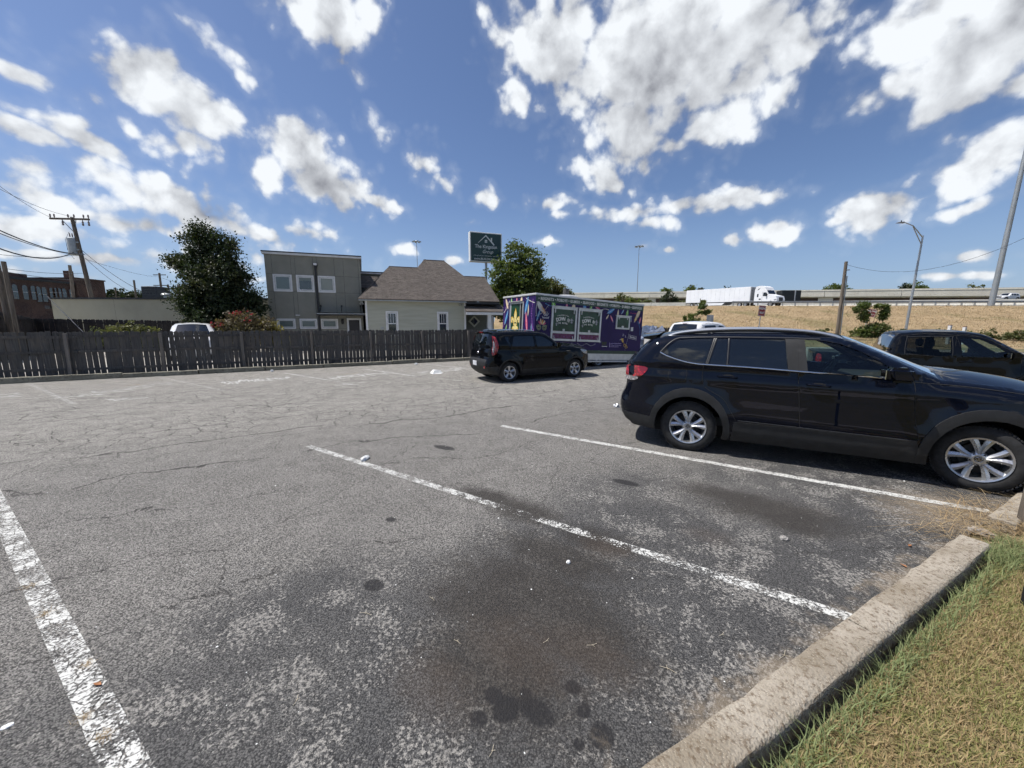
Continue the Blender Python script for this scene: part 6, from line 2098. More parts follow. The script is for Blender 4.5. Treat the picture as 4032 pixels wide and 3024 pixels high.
for sd in (-1, 1):
    suvc.ribbon([(-.44, 1.44), (-.32, 1.385), (-.12, 1.325), (.05, 1.297), (.17, 1.291), (.7, 1.280), (1.3, 1.255), (1.8, 1.235), (2.16, 1.217)], .016, .006, M_CHROME, 'chrome_strip', suv, sd)
    suvc.ribbon([(-.44, 1.44), (-.33, 1.57), (-.22, 1.648), (-.05, 1.664), (.4, 1.674), (1.1, 1.674), (1.45, 1.663)], .014, .004, M_BLACK, 'window_seal', suv, sd)
    for x0, x1 in ((.182, .262), (.20, .285)):
        suvc.ribbon([(x0, 1.30), (x1, 1.655)], .020, .003, M_BLACK, 'window_post', suv, sd, n=8)
    suvc.ribbon([(.44, 1.293), (.44, 1.655)], .020, .003, M_BLACK, 'window_post', suv, sd, n=8)
    for path in ([(.15, 1.29), (.15, 1.05), (.21, .955), (.42, .83), (.53, .66), (.60, .53)], [(1.222, 1.66), (1.237, 1.26), (1.27, .95), (1.312, .53)], [(2.26, 1.255), (2.33, 1.17), (2.36, .85), (2.42, .53)], [(.60, .522), (1.3, .522), (2.42, .522)],
                 [(2.33, 1.19), (2.8, 1.165), (3.3, 1.10), (3.6, 1.01)]):
        suvc.ribbon(path, .007, .0008, M_UNDER, 'shut_line', suv, sd)
    # fuel flap on the right quarter
    if sd < 0:
        suvc.ribbon([(-.27, 1.20), (-.10, 1.205), (-.06, 1.18), (-.07, 1.06), (-.12, 1.035), (-.27, 1.04), (-.30, 1.08), (-.30, 1.17)], .006, .001, M_UNDER, 'fuel_flap', suv, sd, True)
    for x, z, nm in ((.46, 1.135, 'rear_door'), (1.46, 1.09, 'front_door')):
        y = suvc.S(x, z)
        hd = MB()
        pth = [(x - .12, sd * (y + .004), z + .006), (x - .08, sd * (y + .035), z + .006), (x + .06, sd * (y + .038), z), (x + .11, sd * (y + .004), z - .004)]
        hd.tube(catmull(pth, 4), .014, 8)
        h_ = hd.build('door_handle', M_BLACKPAINT, made.get((nm, sd), suv), True)
        cup = MB().lathe([(.0, .006), (.05, .004), (.085, .0)], 16, 'Y')
        c_ = cup.build('handle_cup', M_UNDER, h_)
        c_.data.transform(Matrix.Translation((x, sd * (y - .001), z - .004)) @ Matrix.Diagonal((1, sd, .42, 1)))
    suvc.ribbon([(.62, .545), (1.3, .535), (2.36, .515)], .014, .016, M_CHROME if False else M_ALLOY_D, 'sill_strip', suv, sd)
    # tail lamp
    tl = [(-.98, 1.21), (-.70, 1.222), (-.60, 1.19), (-.66, 1.10), (-.73, 1.065), (-.99, 1.07)]
    V2 = tl; c0 = (sum(p[0] for p in tl) / 6, sum(p[1] for p in tl) / 6)
    def lens(poly, off, mat, name, par):
        P = catmull([(a, b_, 0) for a, b_ in poly], 3, True)
        V = [(max(p.x, -.93 - .02), sd * (suvc.S(max(p.x, -.93), p.y) + off), p.y) for p in P]
        cc = (c0[0], sd * (suvc.S(max(c0[0], -.93), c0[1]) + off + .012), c0[1])
        cx_ = sum(v[0] for v in V) / len(V); cz_ = sum(v[2] for v in V) / len(V)
        V.append((cx_, sd * (suvc.S(max(cx_, -.93), cz_) + off + .01), cz_))
        n_ = len(P)
        return MB().add(V, [(i, (i + 1) % n_, n_) for i in range(n_)]).build(name, mat, par, True)
    t_ = lens(tl, .008, M_TAIL, 'tail_lamp', suv)
    lens([(-.97, 1.06), (-.74, 1.058), (-.79, 1.0), (-.97, 1.005)], .007, M_TAILW, 'reversing_lens', t_)
    # headlamp
    hl = [(3.42, 1.02), (3.66, .985), (3.78, .90), (3.80, .84), (3.55, .90)]
    lens(hl, .006, M_HEAD, 'headlamp', suv) if True else None
    # mirror
    mr = MB()
    y = suvc.S(2.16, 1.25)
    bm = bmesh.new(); bmesh.ops.create_cube(bm, size=1.0); bmesh.ops.bevel(bm, geom=list(bm.edges), offset=.22, segments=3, affect='EDGES')
    for v in bm.verts: v.co = Vector((2.12 + v.co.x * (.25 - .06 * v.co.z) + (.03 if v.co.z < 0 else 0), sd * (y + .155 + v.co.y * .22), 1.285 + v.co.z * .17))
    mr.bm(bm)
    mo = mr.build('door_mirror', M_BLACKPAINT, suv, True)
    MB().obox((2.19, sd * (y + .02), 1.235), (.045, 0, 0), (0, .06, 0), (0, 0, .025)).build('mirror_arm', M_CLAD, mo)
    MB().obox((2.0, sd * (y + .155), 1.285), (.004, 0, 0), (0, .075, 0), (0, 0, .052)).build('mirror_glass', M_CHROME, mo)
    # roof rail
    rx = [(-.36, 1.70), (-.20, 1.755), (.2, 1.80), (.8, 1.815), (1.3, 1.79), (1.58, 1.735), (1.68, 1.69)]
    P = catmull([(a, sd * (suvc.S0(a, 1.68) - .125), b_ - .03) for a, b_ in rx], 5)
    rl = MB().tube(P, .019, 8).build('roof_rail', M_RAIL, suv, True)
    MB().tube([p - Vector((0, 0, .026)) for p in P[4:-4]], .015, 6).build('rail_skirt', M_CLAD, rl, True)
sp = MB()
Vs = []
for k in range(-8, 9):
    t = k / 8; y = t * .68
    Vs += [(-.50, y, 1.695 + .03 * (1 - t * t)), (-.80 + .07 * t * t, y, 1.655 + .035 * (1 - t * t)), (-.79 + .07 * t * t, y, 1.625 + .035 * (1 - t * t)), (-.58, y, 1.61 + .03 * (1 - t * t))]
sp.add(Vs, [(4 * i + a, 4 * i + (a + 1) % 4, 4 * i + 4 + (a + 1) % 4, 4 * i + 4 + a) for i in range(16) for a in range(4)] + [(3, 2, 1, 0), (64, 65, 66, 67)])
sp.build('roof_spoiler', M_BLACKPAINT, suv, True)
suvc.wheels(.375, .245, .245, 'twin', rad(-17))
MB().box(-.55, 3.5, -.66, .66, .20, .42).box(.55, 2.42, -.88, .88, .22, .40).box(-.85, -.5, -.72, .72, .34, .6).build('underbody', M_UNDER, suv)
for ax in (0, 2.98):
    for sd in (-1, 1):
        w_ = MB(); A_ = arc(ax, .37, .47, -5, 185, 12)
        Vv = [(x, sd * y, z) for y in (.58, .955) for x, z in A_]
        m_ = len(A_)
        w_.add(Vv, [(i, i + 1, i + 1 + m_, i + m_) for i in range(m_ - 1)] + [tuple(range(m_))])
        w_.build('wheel_well', M_UNDER, suv)
cabin(suv, 1.98, (1.18, .30), .80, .40, .66, True, 2, 1.26)
# wipers at the foot of the screen
for y0, y1 in ((-.62, .05), (0.1, .7)):
    MB().tube([(2.57, y0, 1.285), (2.50, (y0 + y1) / 2, 1.335), (2.46, y1, 1.37)], .010, 6).build('wiper', M_BLACK, suv)
# roundel on the wheels' caps
for w in [o for o in suv.children if o.name.startswith('wheel') and o.type == 'EMPTY'][:1]:
    pass
emb = MB(); yo = -.245 / 2 + .0055
for a, b in (((-.022, .016), (-.010, -.020)), ((-.010, -.020), (.0, .002)), ((.0, .002), (.010, -.020)), ((.010, -.020), (.022, .016)), ((-.010, .024), (.0, .006)), ((.0, .006), (.010, .024))):
    emb.bar((a[0], yo, a[1]), (b[0], yo, b[1]), .0035, .0025, up=(0, 1, 0))
ring = [(math.cos(2 * PI * k / 20) * .029, yo, math.sin(2 * PI * k / 20) * .029) for k in range(21)]
emb.tube(ring, .0018, 5, False)
e0 = emb.build('emblem', M_CHROME, None)
first = True
for w in [o for o in suv.children if o.type == 'EMPTY' and o.name.split('.')[0] == 'wheel']:
    o = e0 if first else inst(e0)
    first = False
    o.parent = next(c for c in w.children if c.name.startswith('hub_cap'))


# ---- the small black hatchback across the aisle
kia_yaw = rad(27.5)
kh = thing('parked_hatchback', 'small boxy black hatchback with red tail lamps parked before the food trailer', 'car', (-.47, 13.03, 0), kia_yaw)
KO = [('rear_bumper', [(-.60, .28), (-.70, .36), (-.77, .50), (-.77, .64), (-.73, .74)]),
      ('tailgate', [(-.73, .74), (-.70, .82), (-.68, .98), (-.65, 1.08)]),
      ('rear_window', [(-.66, 1.08), (-.63, 1.24), (-.57, 1.43), (-.53, 1.53)]),
      ('roof', [(-.53, 1.53), (-.50, 1.585), (-.3, 1.61), (.3, 1.62), (.90, 1.61), (1.28, 1.575), (1.46, 1.53)]),
      ('windscreen', [(1.46, 1.53), (1.62, 1.41), (1.80, 1.27), (1.97, 1.13)]),
      ('bonnet', [(1.97, 1.13), (2.15, 1.12), (2.5, 1.095), (2.9, 1.05), (3.18, .985), (3.28, .90)]),
      ('grille', [(3.28, .90), (3.35, .74), (3.36, .58)]),
      ('front_bumper', [(3.36, .58), (3.36, .44), (3.30, .30), (3.20, .22)])]
kdoorR = [(.02, 1.12), (-.02, 1.30), (.10, 1.49), (.90, 1.50), (.96, 1.10), (1.0, .42), (.50, .40), (.40, .62), (.22, .80), (.04, .92)]
kdoorF = [(.97, 1.10), (.91, 1.50), (1.30, 1.48), (1.60, 1.30), (1.86, 1.08), (1.90, .80), (1.96, .42), (1.01, .42)]
ksp = dict(outline=KO, bottom=[(3.0, .20), (2.0, .20), (.5, .20), (-.42, .24)], half=.90, belt=1.12, tumble=.20, tumble2=.2, widest=.70, bulge=.11, wb=2.57, hub=.325, archR=.43, corner=.13, flare=.03, paint=M_BLACKPAINT2,
           front_taper=(.9, .26), rear_taper=(.55, .10), crown={'rear_bumper': .07, 'tailgate': .05, 'rear_window': .05, 'roof': .045, 'windscreen': (.06, .12), 'bonnet': .10, 'grille': .16, 'front_bumper': .16},
           windows=[([(-.17, 1.45), (-.02, 1.46), (.04, 1.14), (-.02, 1.15)], M_TINT), ([(.07, 1.15), (.16, 1.465), (.87, 1.47), (.92, 1.13)], M_TINT), ([(1.0, 1.125), (.95, 1.47), (1.24, 1.45), (1.50, 1.31), (1.76, 1.12)], M_TINT)],
           doors=[('rear_door', kdoorR), ('front_door', kdoorF)], handles=[(.12, 1.0, 'rear_door'), (1.10, .985, 'front_door')], mirror=(1.74, 1.16), clad=.045, sill=[(.45, .40), (2.05, .40), (2.08, .20), (.42, .20)],
           extra=[('bumper_cladding', [(-.9, .52), (-.42, .52), (-.42, .1), (-.9, .1)], M_CLAD, .004, .02)], topmats={'rear_window': M_TINT, 'windscreen': M_TINT, 'grille': M_BLACK, 'rear_bumper': M_CLAD}, wheel=(.325, .205, .205, 'five'), inner=.80, crease=[(.93, .012, .05)])
kc, kmade = std_car(kh, ksp)
for sd in (-1, 1):
    tl = lens_on(kc, [(-.62, .90), (-.52, .905), (-.44, 1.0), (-.40, 1.15), (-.43, 1.32), (-.47, 1.44), (-.55, 1.46), (-.58, 1.2)], .012, M_TAIL, 'tail_lamp', kh, sd, -.64)
    lens_on(kc, [(-.60, .98), (-.545, 1.0), (-.525, 1.12), (-.53, 1.28), (-.56, 1.32), (-.58, 1.15)], .016, M_TAILW, 'lamp_inner', tl, sd, -.64)
    lens_on(kc, [(2.78, .985), (3.06, .955), (3.18, .88), (3.14, .80), (2.95, .84)], .008, M_HEAD, 'headlamp', kh, sd)
    MB().lathe([(.0, -.012), (.05, -.008), (.058, .01)], 14, 'X', (-.775, sd * .60, .50)).build('fog_reflector', M_TAIL, kh)
    P = catmull([(-.30, sd * .56, 1.615), (-.22, sd * .56, 1.65), (.4, sd * .56, 1.665), (.95, sd * .55, 1.645), (1.05, sd * .55, 1.615)], 4)
    MB().tube(P, .012, 6).build('roof_rail', M_CHROME, kh, True)
    y = kc.S(2.25, .95)
    MB().obox((2.25, sd * (y + .004), .945), (.07, 0, 0), (0, .006, 0), (0, 0, .014)).build('side_badge', M_CHROME, kh)
MB().box(-.86, -.845, -.155, .155, .52, .67, .004).build('licence_plate', pm('plate_white', (.66, .67, .70), .5), kh)
em_ = MB().lathe([(.0, -.012), (.05, -.010), (.06, .004)], 20, 'X').build('emblem', M_CHROME, kh)
em_.location = (-.745, 0, .93); em_.scale = (1, 1.15, .75)
text_ob('badge_lettering', 'KIA', .035, M_BLACK, kh, Matrix.Translation((-.762, 0, .93)) @ Matrix(((0, 0, -1, 0), (-1, 0, 0, 0), (0, 1, 0, 0), (0, 0, 0, 1))), bold=.001)
MB().tube([(-.32, 0, 1.65), (-.48, 0, 1.80)], .008, 6).build('antenna', M_BLACK, kh)
MB().tube([(-.70, -.05, 1.14), (-.66, .22, 1.22)], .010, 6).build('rear_wiper', M_BLACK, kh)
spk = [(-.36, y, 1.645 - .03 * (y / .6) ** 2) for y in (-.6, -.3, 0, .3, .6)] + [(-.60, y, 1.60 - .03 * (y / .6) ** 2) for y in (-.6, -.3, 0, .3, .6)] + [(-.52, y, 1.55 - .03 * (y / .6) ** 2) for y in (-.6, -.3, 0, .3, .6)]
MB().add(spk, [(i, i + 1, i + 6, i + 5) for i in range(4)] + [(i + 5, i + 6, i + 11, i + 10) for i in range(4)] + [(0, 5, 10), (4, 14, 9)]).build('roof_spoiler', M_BLACKPAINT2, kh, True)
MB().box(-.625, -.605, -.12, .12, 1.575, 1.60).build('brake_lamp', M_TAIL, kh)

# ---- the black pickup beyond the SUV
PH = Vector((.85, -.527, 0)).normalized(); PL = Vector((-PH.y, PH.x, 0))
P0_ = Vector((.55, .835, 0)); P0_ = P0_ * (13.1 / P0_.dot(P0_))
PO = P0_ + PH * 2.15 + PL * .88
pk = thing('pickup_truck', 'black four door pickup truck parked beyond the large black SUV', 'truck', PO, math.atan2(PH.y, PH.x))


def pickup_spec(paintm, tint_f, k=1.0):
    PKO = [('rear_bumper', [(-1.00, .40), (-1.06, .46), (-1.07, .55), (-1.04, .60)]),
           ('tailgate', [(-1.04, .60), (-1.03, .80), (-1.03, .98), (-1.02, 1.09)]),
           ('bed_cover', [(-1.02, 1.09), (-.95, 1.125), (-.4, 1.125), (.2, 1.12), (.40, 1.12)]),
           ('rear_window', [(.40, 1.12), (.44, 1.28), (.50, 1.46), (.56, 1.57)]),
           ('roof', [(.56, 1.57), (.66, 1.635), (1.2, 1.672), (1.7, 1.66), (2.02, 1.60)]),
           ('windscreen', [(2.02, 1.60), (2.25, 1.46), (2.5, 1.28), (2.74, 1.12)]),
           ('bonnet', [(2.74, 1.12), (2.9, 1.11), (3.3, 1.08), (3.6, 1.02), (3.70, .97)]),
           ('grille', [(3.70, .97), (3.76, .82), (3.78, .62)]),
           ('front_bumper', [(3.78, .62), (3.80, .50), (3.76, .38), (3.66, .30)])]
    dR = [(.62, 1.08), (.62, 1.56), (1.55, 1.585), (1.58, 1.05), (1.60, .45), (.72, .45), (.60, .70)]
    dF = [(1.585, 1.05), (1.56, 1.585), (1.95, 1.55), (2.25, 1.38), (2.56, 1.10), (2.58, .75), (2.52, .45), (1.605, .45)]
    return dict(outline=PKO, bottom=[(3.4, .30), (2.6, .34), (.5, .34), (-.5, .38)], half=.90, belt=1.10, tumble=.22, tumble2=.15, widest=.75, bulge=.09, wb=2.95, hub=.36, archR=.50, corner=.10, flare=.035, paint=paintm,
                front_taper=(.8, .20), rear_taper=(.4, .05), crown={'rear_bumper': .05, 'tailgate': .02, 'bed_cover': .02, 'rear_window': .04, 'roof': .045, 'windscreen': (.06, .11), 'bonnet': .09, 'grille': .10, 'front_bumper': .13},
                windows=[([(.72, 1.17), (.74, 1.50), (.80, 1.525), (1.44, 1.54), (1.47, 1.51), (1.49, 1.13), (1.42, 1.10), (.80, 1.14)], M_TINT if tint_f else M_TINTV), ([(1.66, 1.10), (1.63, 1.50), (1.68, 1.535), (1.93, 1.50), (2.18, 1.36), (2.46, 1.12)], M_TINT if tint_f else M_CLEAR)],
                doors=[('rear_door', dR), ('front_door', dF)], handles=[(.84, 1.0, 'rear_door'), (1.74, .99, 'front_door')], mirror=(2.42, 1.16), clad=.05, topmats={'rear_window': M_TINTV if not tint_f else M_TINT, 'windscreen': M_SCREEN if not tint_f else M_TINT, 'grille': M_BLACK, 'rear_bumper': M_CHROME, 'bed_cover': M_CLAD},
                wheel=(.37, .25, .22, 'six'), inner=.86)


M_TINTV = clear_glass('privacy_glass', (.20, .21, .21), .5)
pc, pmade = std_car(pk, pickup_spec(M_BLACKPAINT2, False))
for sd in (-1, 1):
    for p in ([(.70, 1.16), (.72, 1.51), (.79, 1.545), (1.45, 1.56), (1.49, 1.52), (1.51, 1.12), (1.43, 1.085), (.79, 1.125)], ):
        pc.ribbon(p, .014, .003, M_CLAD, 'window_seal', pk, sd, True)
    lens_on(pc, [(3.35, 1.0), (3.62, .96), (3.68, .86), (3.40, .88)], .008, M_HEAD, 'headlamp', pk, sd)
    lens_on(pc, [(-1.0, 1.04), (-.90, 1.04), (-.90, .74), (-1.0, .74)], .008, M_TAIL, 'tail_lamp', pk, sd)
cabin(pk, 2.15, (1.55, .98), .74, .42, .62, True, 2, 1.12)

# ---- the white pickup behind the food trailer
RH = Vector((math.cos(rad(27)), math.sin(rad(27)), 0))
tg = at(2590, 1345, 18.6)
wk_ = thing('pickup_truck', 'white pickup truck seen from behind between the food trailer and the SUV', 'truck', Vector((tg.x, tg.y, 0)) + RH * 1.22, math.atan2(RH.y, RH.x))
wk_.scale = (1.15, 1.14, 1.165)
wc, wmade = std_car(wk_, pickup_spec(M_WHITEPAINT, True))
for sd in (-1, 1):
    lens_on(wc, [(-1.0, 1.04), (-.90, 1.04), (-.90, .74), (-1.0, .74)], .008, M_TAIL, 'tail_lamp', wk_, sd)
    lens_on(wc, [(3.35, 1.0), (3.62, .96), (3.68, .86), (3.40, .88)], .008, M_HEAD, 'headlamp', wk_, sd)
MB().box(-1.065, -1.05, -.055, .055, .82, .96, .006).build('emblem', M_BLACK, wk_)
MB().box(-1.062, -1.05, -.68, .68, 1.03, 1.05).box(-1.06, -1.05, -.72, .72, .70, .712).build('tailgate_crease', M_CLAD, wk_)
MB().box(.545, .56, -.16, .16, 1.62, 1.645).build('brake_lamp', M_TAIL, wk_)
MB().box(.515, .53, -.10, .10, 1.575, 1.615).build('cargo_lamp', M_BLACK, wk_)

# ---- white car behind the fence
wp = at(718, 1330, 19.5)
ws = thing('parked_car', 'white SUV facing the camera behind the picket fence', 'car', (wp.x - .9, wp.y + 1.9, .1), math.atan2(-.80, .60))
WO = [('rear_bumper', [(-.75, .35), (-.86, .45), (-.88, .62), (-.85, .78)]), ('tailgate', [(-.85, .78), (-.83, .95), (-.80, 1.12)]), ('rear_window', [(-.80, 1.12), (-.70, 1.40), (-.60, 1.62)]),
      ('roof', [(-.60, 1.62), (-.48, 1.71), (.1, 1.775), (.8, 1.785), (1.3, 1.75), (1.55, 1.70)]), ('windscreen', [(1.55, 1.70), (1.75, 1.55), (2.0, 1.35), (2.22, 1.18)]),
      ('bonnet', [(2.22, 1.18), (2.4, 1.17), (2.9, 1.13), (3.4, 1.05), (3.58, .98)]), ('grille', [(3.58, .98), (3.66, .80), (3.68, .62)]), ('front_bumper', [(3.68, .62), (3.68, .48), (3.60, .34), (3.5, .28)])]
wsp = dict(outline=WO, bottom=[(3.2, .28), (2.3, .26), (.5, .26), (-.45, .32)], half=.96, belt=1.14, tumble=.26, tumble2=.2, widest=.75, bulge=.09, wb=2.90, hub=.37, archR=.48, corner=.13, flare=.03, paint=M_WHITEPAINT,
           front_taper=(.9, .22), rear_taper=(.6, .12), crown={'rear_bumper': .06, 'tailgate': .05, 'rear_window': .05, 'roof': .05, 'windscreen': (.06, .12), 'bonnet': .09, 'grille': .14, 'front_bumper': .15},
           windows=[([(-.35, 1.22), (-.25, 1.60), (.25, 1.64), (.25, 1.19)], M_TINT), ([(.32, 1.19), (.32, 1.64), (.98, 1.65), (1.02, 1.17)], M_TINT), ([(1.10, 1.17), (1.06, 1.65), (1.40, 1.62), (1.66, 1.46), (2.0, 1.18)], M_TINT)],
           doors=[('rear_door', [(.28, 1.18), (.28, 1.67), (1.03, 1.68), (1.06, 1.15), (1.08, .45), (.55, .45), (.32, .80)]), ('front_door', [(1.07, 1.15), (1.04, 1.68), (1.42, 1.65), (1.70, 1.48), (2.08, 1.15), (2.12, .45), (1.09, .45)])],
           handles=[(.45, 1.06, 'rear_door'), (1.2, 1.05, 'front_door')], mirror=(1.96, 1.24), clad=.05, topmats={'rear_window': M_TINT, 'windscreen': M_TINT, 'grille': M_BLACK}, wheel=(.37, .24, .235, 'twin'), inner=.88, grid=.10)
wsc, _ = std_car(ws, wsp)
for sd in (-1, 1): lens_on(wsc, [(3.2, 1.04), (3.45, .98), (3.55, .86), (3.25, .90)], .008, M_HEAD, 'headlamp', ws, sd)
MB().add([(.55, -.42, 1.828), (1.25, -.42, 1.80), (1.25, .42, 1.80), (.55, .42, 1.828)], [(0, 1, 2, 3)]).build('sunroof', M_TINT, ws)

# ---- white car far along the road
fp = at(3985, 1163, 80)
fc = thing('distant_car', 'white car passing on the road at the far right', 'car', (fp.x, fp.y, fp.z - 1.05), math.atan2(-.12, -1))
fsp = dict(wsp); fsp = {**wsp, 'grid': .16}
std_car(fc, fsp)
fc.scale = (.92, .92, .82)


# ------------------------------------------------------------------ food trailer
TR = at(2102, 1154, 15.25)
LT, WT, HT = 6.02, 2.62, 2.30
ft = thing('food_trailer', 'purple and green food trailer decorated with feathers, two serving hatches', 'food trailer', (TR.x, TR.y, TR.z - HT), 0, None, (0, rad(2.84), rad(30)))
M_PURP = pm('trailer_purple', (.020, .008, .074), .5, var=.10, scale=1.2, spec=.3)
M_TGREEN = pm('trailer_green', (.008, .042, .024), .35, var=.12, scale=2, coat=.3)
M_TGREEN2 = pm('hatch_green', (.010, .052, .024), .35, var=.25, scale=3, coat=.2)
M_MAROON = pm('hatch_maroon', (.12, .014, .05), .4, var=.15, scale=8)
M_ALUM = pm('trailer_aluminium', (.58, .585, .58), .38, .5, var=.08, scale=4)
PRN = {k: pm('print_' + k, c, .4, var=.10, scale=9) for k, c in dict(white=(.70, .68, .62), cream=(.72, .55, .33), orange=(.62, .28, .06), blue=(.03, .22, .48), green=(.16, .42, .05), pink=(.60, .08, .17), gold=(.62, .40, .06), palegold=(.75, .62, .25), violet=(.30, .12, .42), grey=(.38, .37, .40), lilac=(.45, .36, .60)).items()}
MB().box(.015, LT - .015, .015, WT, 0, HT - .01).build('body', M_PURP, ft)
for x0, x1 in ((.0, 1.30), (1.304, 3.904), (3.908, 4.98), (4.984, LT)):
    MB().box(x0, x1, 0, .014, .14, 2.0).build('side_panel', M_PURP, ft)
for y0, y1 in ((0.0, .86), (1.98, WT)):
    MB().box(0, .014, y0, y1, .14, HT - .06).build('end_panel', M_PURP, ft)
MB().box(0, .014, .862, 1.978, 2.04, HT - .06).build('end_panel', M_PURP, ft)
band = MB().box(.0, LT, -.008, .013, 2.004, HT - .06).build('name_band', M_TGREEN, ft)
MB().box(.0, LT, -.004, .013, 0.0, .136).build('base_stripe', M_TGREEN, ft)
MB().box(-.03, LT + .03, -.035, WT + .03, HT - .06, HT, .01).build('roof_edge', M_ALUM, ft)
MB().box(-.02, LT + .02, -.02, WT + .02, HT + .001, HT + .02).build('roof', M_WHITE, ft)
MB().box(.0, LT, -.012, .02, -.28, -.004).build('skirt', M_ALUM, ft)
for x0, x1 in ((.2, 1.9), (2.3, 5.2)):
    MB().box(x0, x1, -.03, .02, -.38, -.31, .01).build('skirt_rail', M_ALUM, ft)
for x in (2.6, 3.55):
    w = bpy.data.objects.new('wheel', None); link(w, ft); w.location = (x, .20, -.30)
    for nm, mb, mt, sm in wheel_src(.33, .2, .20, 'five'):
        o_ = mb.build(nm, mt, w, sm)
        if nm == 'tread': o_['kind'] = 'stuff'
MB().box(.5, LT - .3, .35, WT - .35, -.32, -.02).build('chassis', M_UNDER, ft)
for k_ in (.3, LT - .25):
    MB().box(k_ - .05, k_ + .05, .3, .4, -.62 - k_ * -.0, -.02).build('jack_leg', M_GREY_GALV, ft)
text_ob('lettering', '• BEIGNETS • POBOYS • GUMBO • SEAFOOD • BEIGNETS • POBOYS • GUMBO • SEAFOOD', .155, PRN['white'], band, Matrix(((1, 0, 0, LT / 2), (0, 0, -1, -.011), (0, 1, 0, 2.12), (0, 0, 0, 1))), bold=.005, spacing=1.12, sx=.80)


def fit_x(o, w):
    xs_ = [v.co.x for v in o.data.vertices]; c = (max(xs_) + min(xs_)) / 2; k = w / (max(xs_) - min(xs_))
    for v in o.data.vertices: v.co.x = LT / 2 + (v.co.x - c) * k


fit_x(band.children[0], LT - .22)


def frame_box(x0, x1, z0, z1, w, y0, y1, name, mat, par):
    m = MB()
    m.box(x0, x1, y0, y1, z1 - w, z1); m.box(x0, x1, y0, y1, z0, z0 + w)
    m.box(x0, x0 + w, y0 + .001, y1, z0 + w, z1 - w); m.box(x1 - w, x1, y0 + .001, y1, z0 + w, z1 - w)
    return m.build(name, mat, par)


def hatch(x0, x1, logo=True):
    f = frame_box(x0, x1, .50, 1.86, .085, -.05, .012, 'serving_hatch', M_ALUM, ft)
    p = MB().box(x0 + .086, x1 - .086, -.022, .012, .90, 1.775).build('hatch_panel', M_TGREEN2, f)
    MB().box(x0 + .02, x1 - .02, -.058, -.002, .80, .895).build('counter_bar', M_ALUM, f)
    c = MB().box(x0 + .086, x1 - .086, -.03, .012, .59, .797).build('counter_panel', M_MAROON, f)
    gm = MB()
    n = 14
    for i in range(n + 1):
        xx = x0 + .09 + (x1 - x0 - .185) * i / n
        gm.box(xx, xx + .004, -.032, -.0295, .59, .797)
    for zz in (.64, .69, .74): gm.box(x0 + .09, x1 - .09, -.0325, -.0296, zz, zz + .003)
    o = gm.build('check_print', PRN['violet'], c); o['kind'] = 'stuff'
    for xx in (x0 + .15, x1 - .19):
        MB().box(xx, xx + .035, -.065, -.02, 1.62, 1.80).build('hinge', M_ALUM, f)
        MB().tube([(xx + .01, -.04, .70), (xx + .01, -.07, .60), (xx + .06, -.07, .575)], .014, 6).build('shelf_hook', M_WHITE, f)
    MB().box((x0 + x1) / 2 - .05, (x0 + x1) / 2 + .05, -.04, -.021, .90, .99).build('latch', M_ALUM, f)
    MB().box(x0 - .01, x1 + .01, -.075, .012, 1.862, 1.895).build('drip_rail', M_ALUM, f)
    cx = (x0 + x1) / 2 - .04
    TM = lambda dx, dz, rot=0.0: Matrix.Translation((cx + dx, -.0255, 1.33 + dz)) @ Matrix(((1, 0, 0, 0), (0, 0, -1, 0), (0, 1, 0, 0), (0, 0, 0, 1))) @ Matrix.Rotation(rot, 4, 'Z')
    # arched logo, letter by letter
    def arched(s, size, radius, dz, bold, sx, spread):
        n = len(s)
        for i, ch in enumerate(s):
            if ch == ' ': continue
            a = (i - (n - 1) / 2) * spread
            text_ob('logo_letter', ch, size, PRN['palegold'] if False else PRN['white'], p, TM(radius * math.sin(a) - .02, dz + radius * (math.cos(a) - 1), -a), bold=bold, sx=sx)
    arched('DOWN N', .20, .85, .06, .008, .82, .135)
    arched('The Food God Made Right Cher!', .062, .95, .215, .001, .85, .0225)
    arched('THE BAYOU', .085, 1.1, -.105, .004, .9, .052)
    for dx, dz, sc in ((.43, .0, 1.0), (-.34, -.17, .6)):
        fleur(p, (cx + dx, -.0255, 1.33 + dz), .20 * sc, PRN['grey'], 'X')
    return f


def fleur_outline():
    R_ = []
    cen = [(0, 1.0), (.06, .88), (.13, .70), (.10, .50), (.06, .34), (.0, .34)]
    wing = [(.09, .34), (.14, .48), (.24, .60), (.36, .60), (.43, .50), (.42, .38), (.34, .30), (.30, .36), (.33, .44), (.27, .50), (.20, .42), (.17, .30), (.16, .26)]
    bar = [(-.17, .20), (.17, .20), (.17, .27), (-.17, .27)]
    low = [(0, .20), (.07, .18), (.16, .12), (.26, .12), (.30, .04), (.24, -.04), (.15, -.03), (.10, -.08), (.06, -.15), (.0, -.28)]
    return cen, wing, bar, low


def fleur(par, pos, size, mat, axis):
    cen, wing, bar, low = fleur_outline()
    m = MB()
    ax = Vector((1, 0, 0)) if axis == 'X' else Vector((0, -1, 0)); nn = Vector((0, -1, 0)) if axis == 'X' else Vector((-1, 0, 0))
    def put(poly):
        s = [(a * size, (b - .35) * size) for a, b in poly]
        m.prism(s, nn * .003, pos, ax, (0, 0, 1))
    put(cen + [(-a, b) for a, b in reversed(cen[1:-1])])
    put(wing); put([(-a, b) for a, b in reversed(wing)]); put(bar)
    put(low + [(-a, b) for a, b in reversed(low[1:-1])])
    return m.build('fleur_de_lis', mat, par)


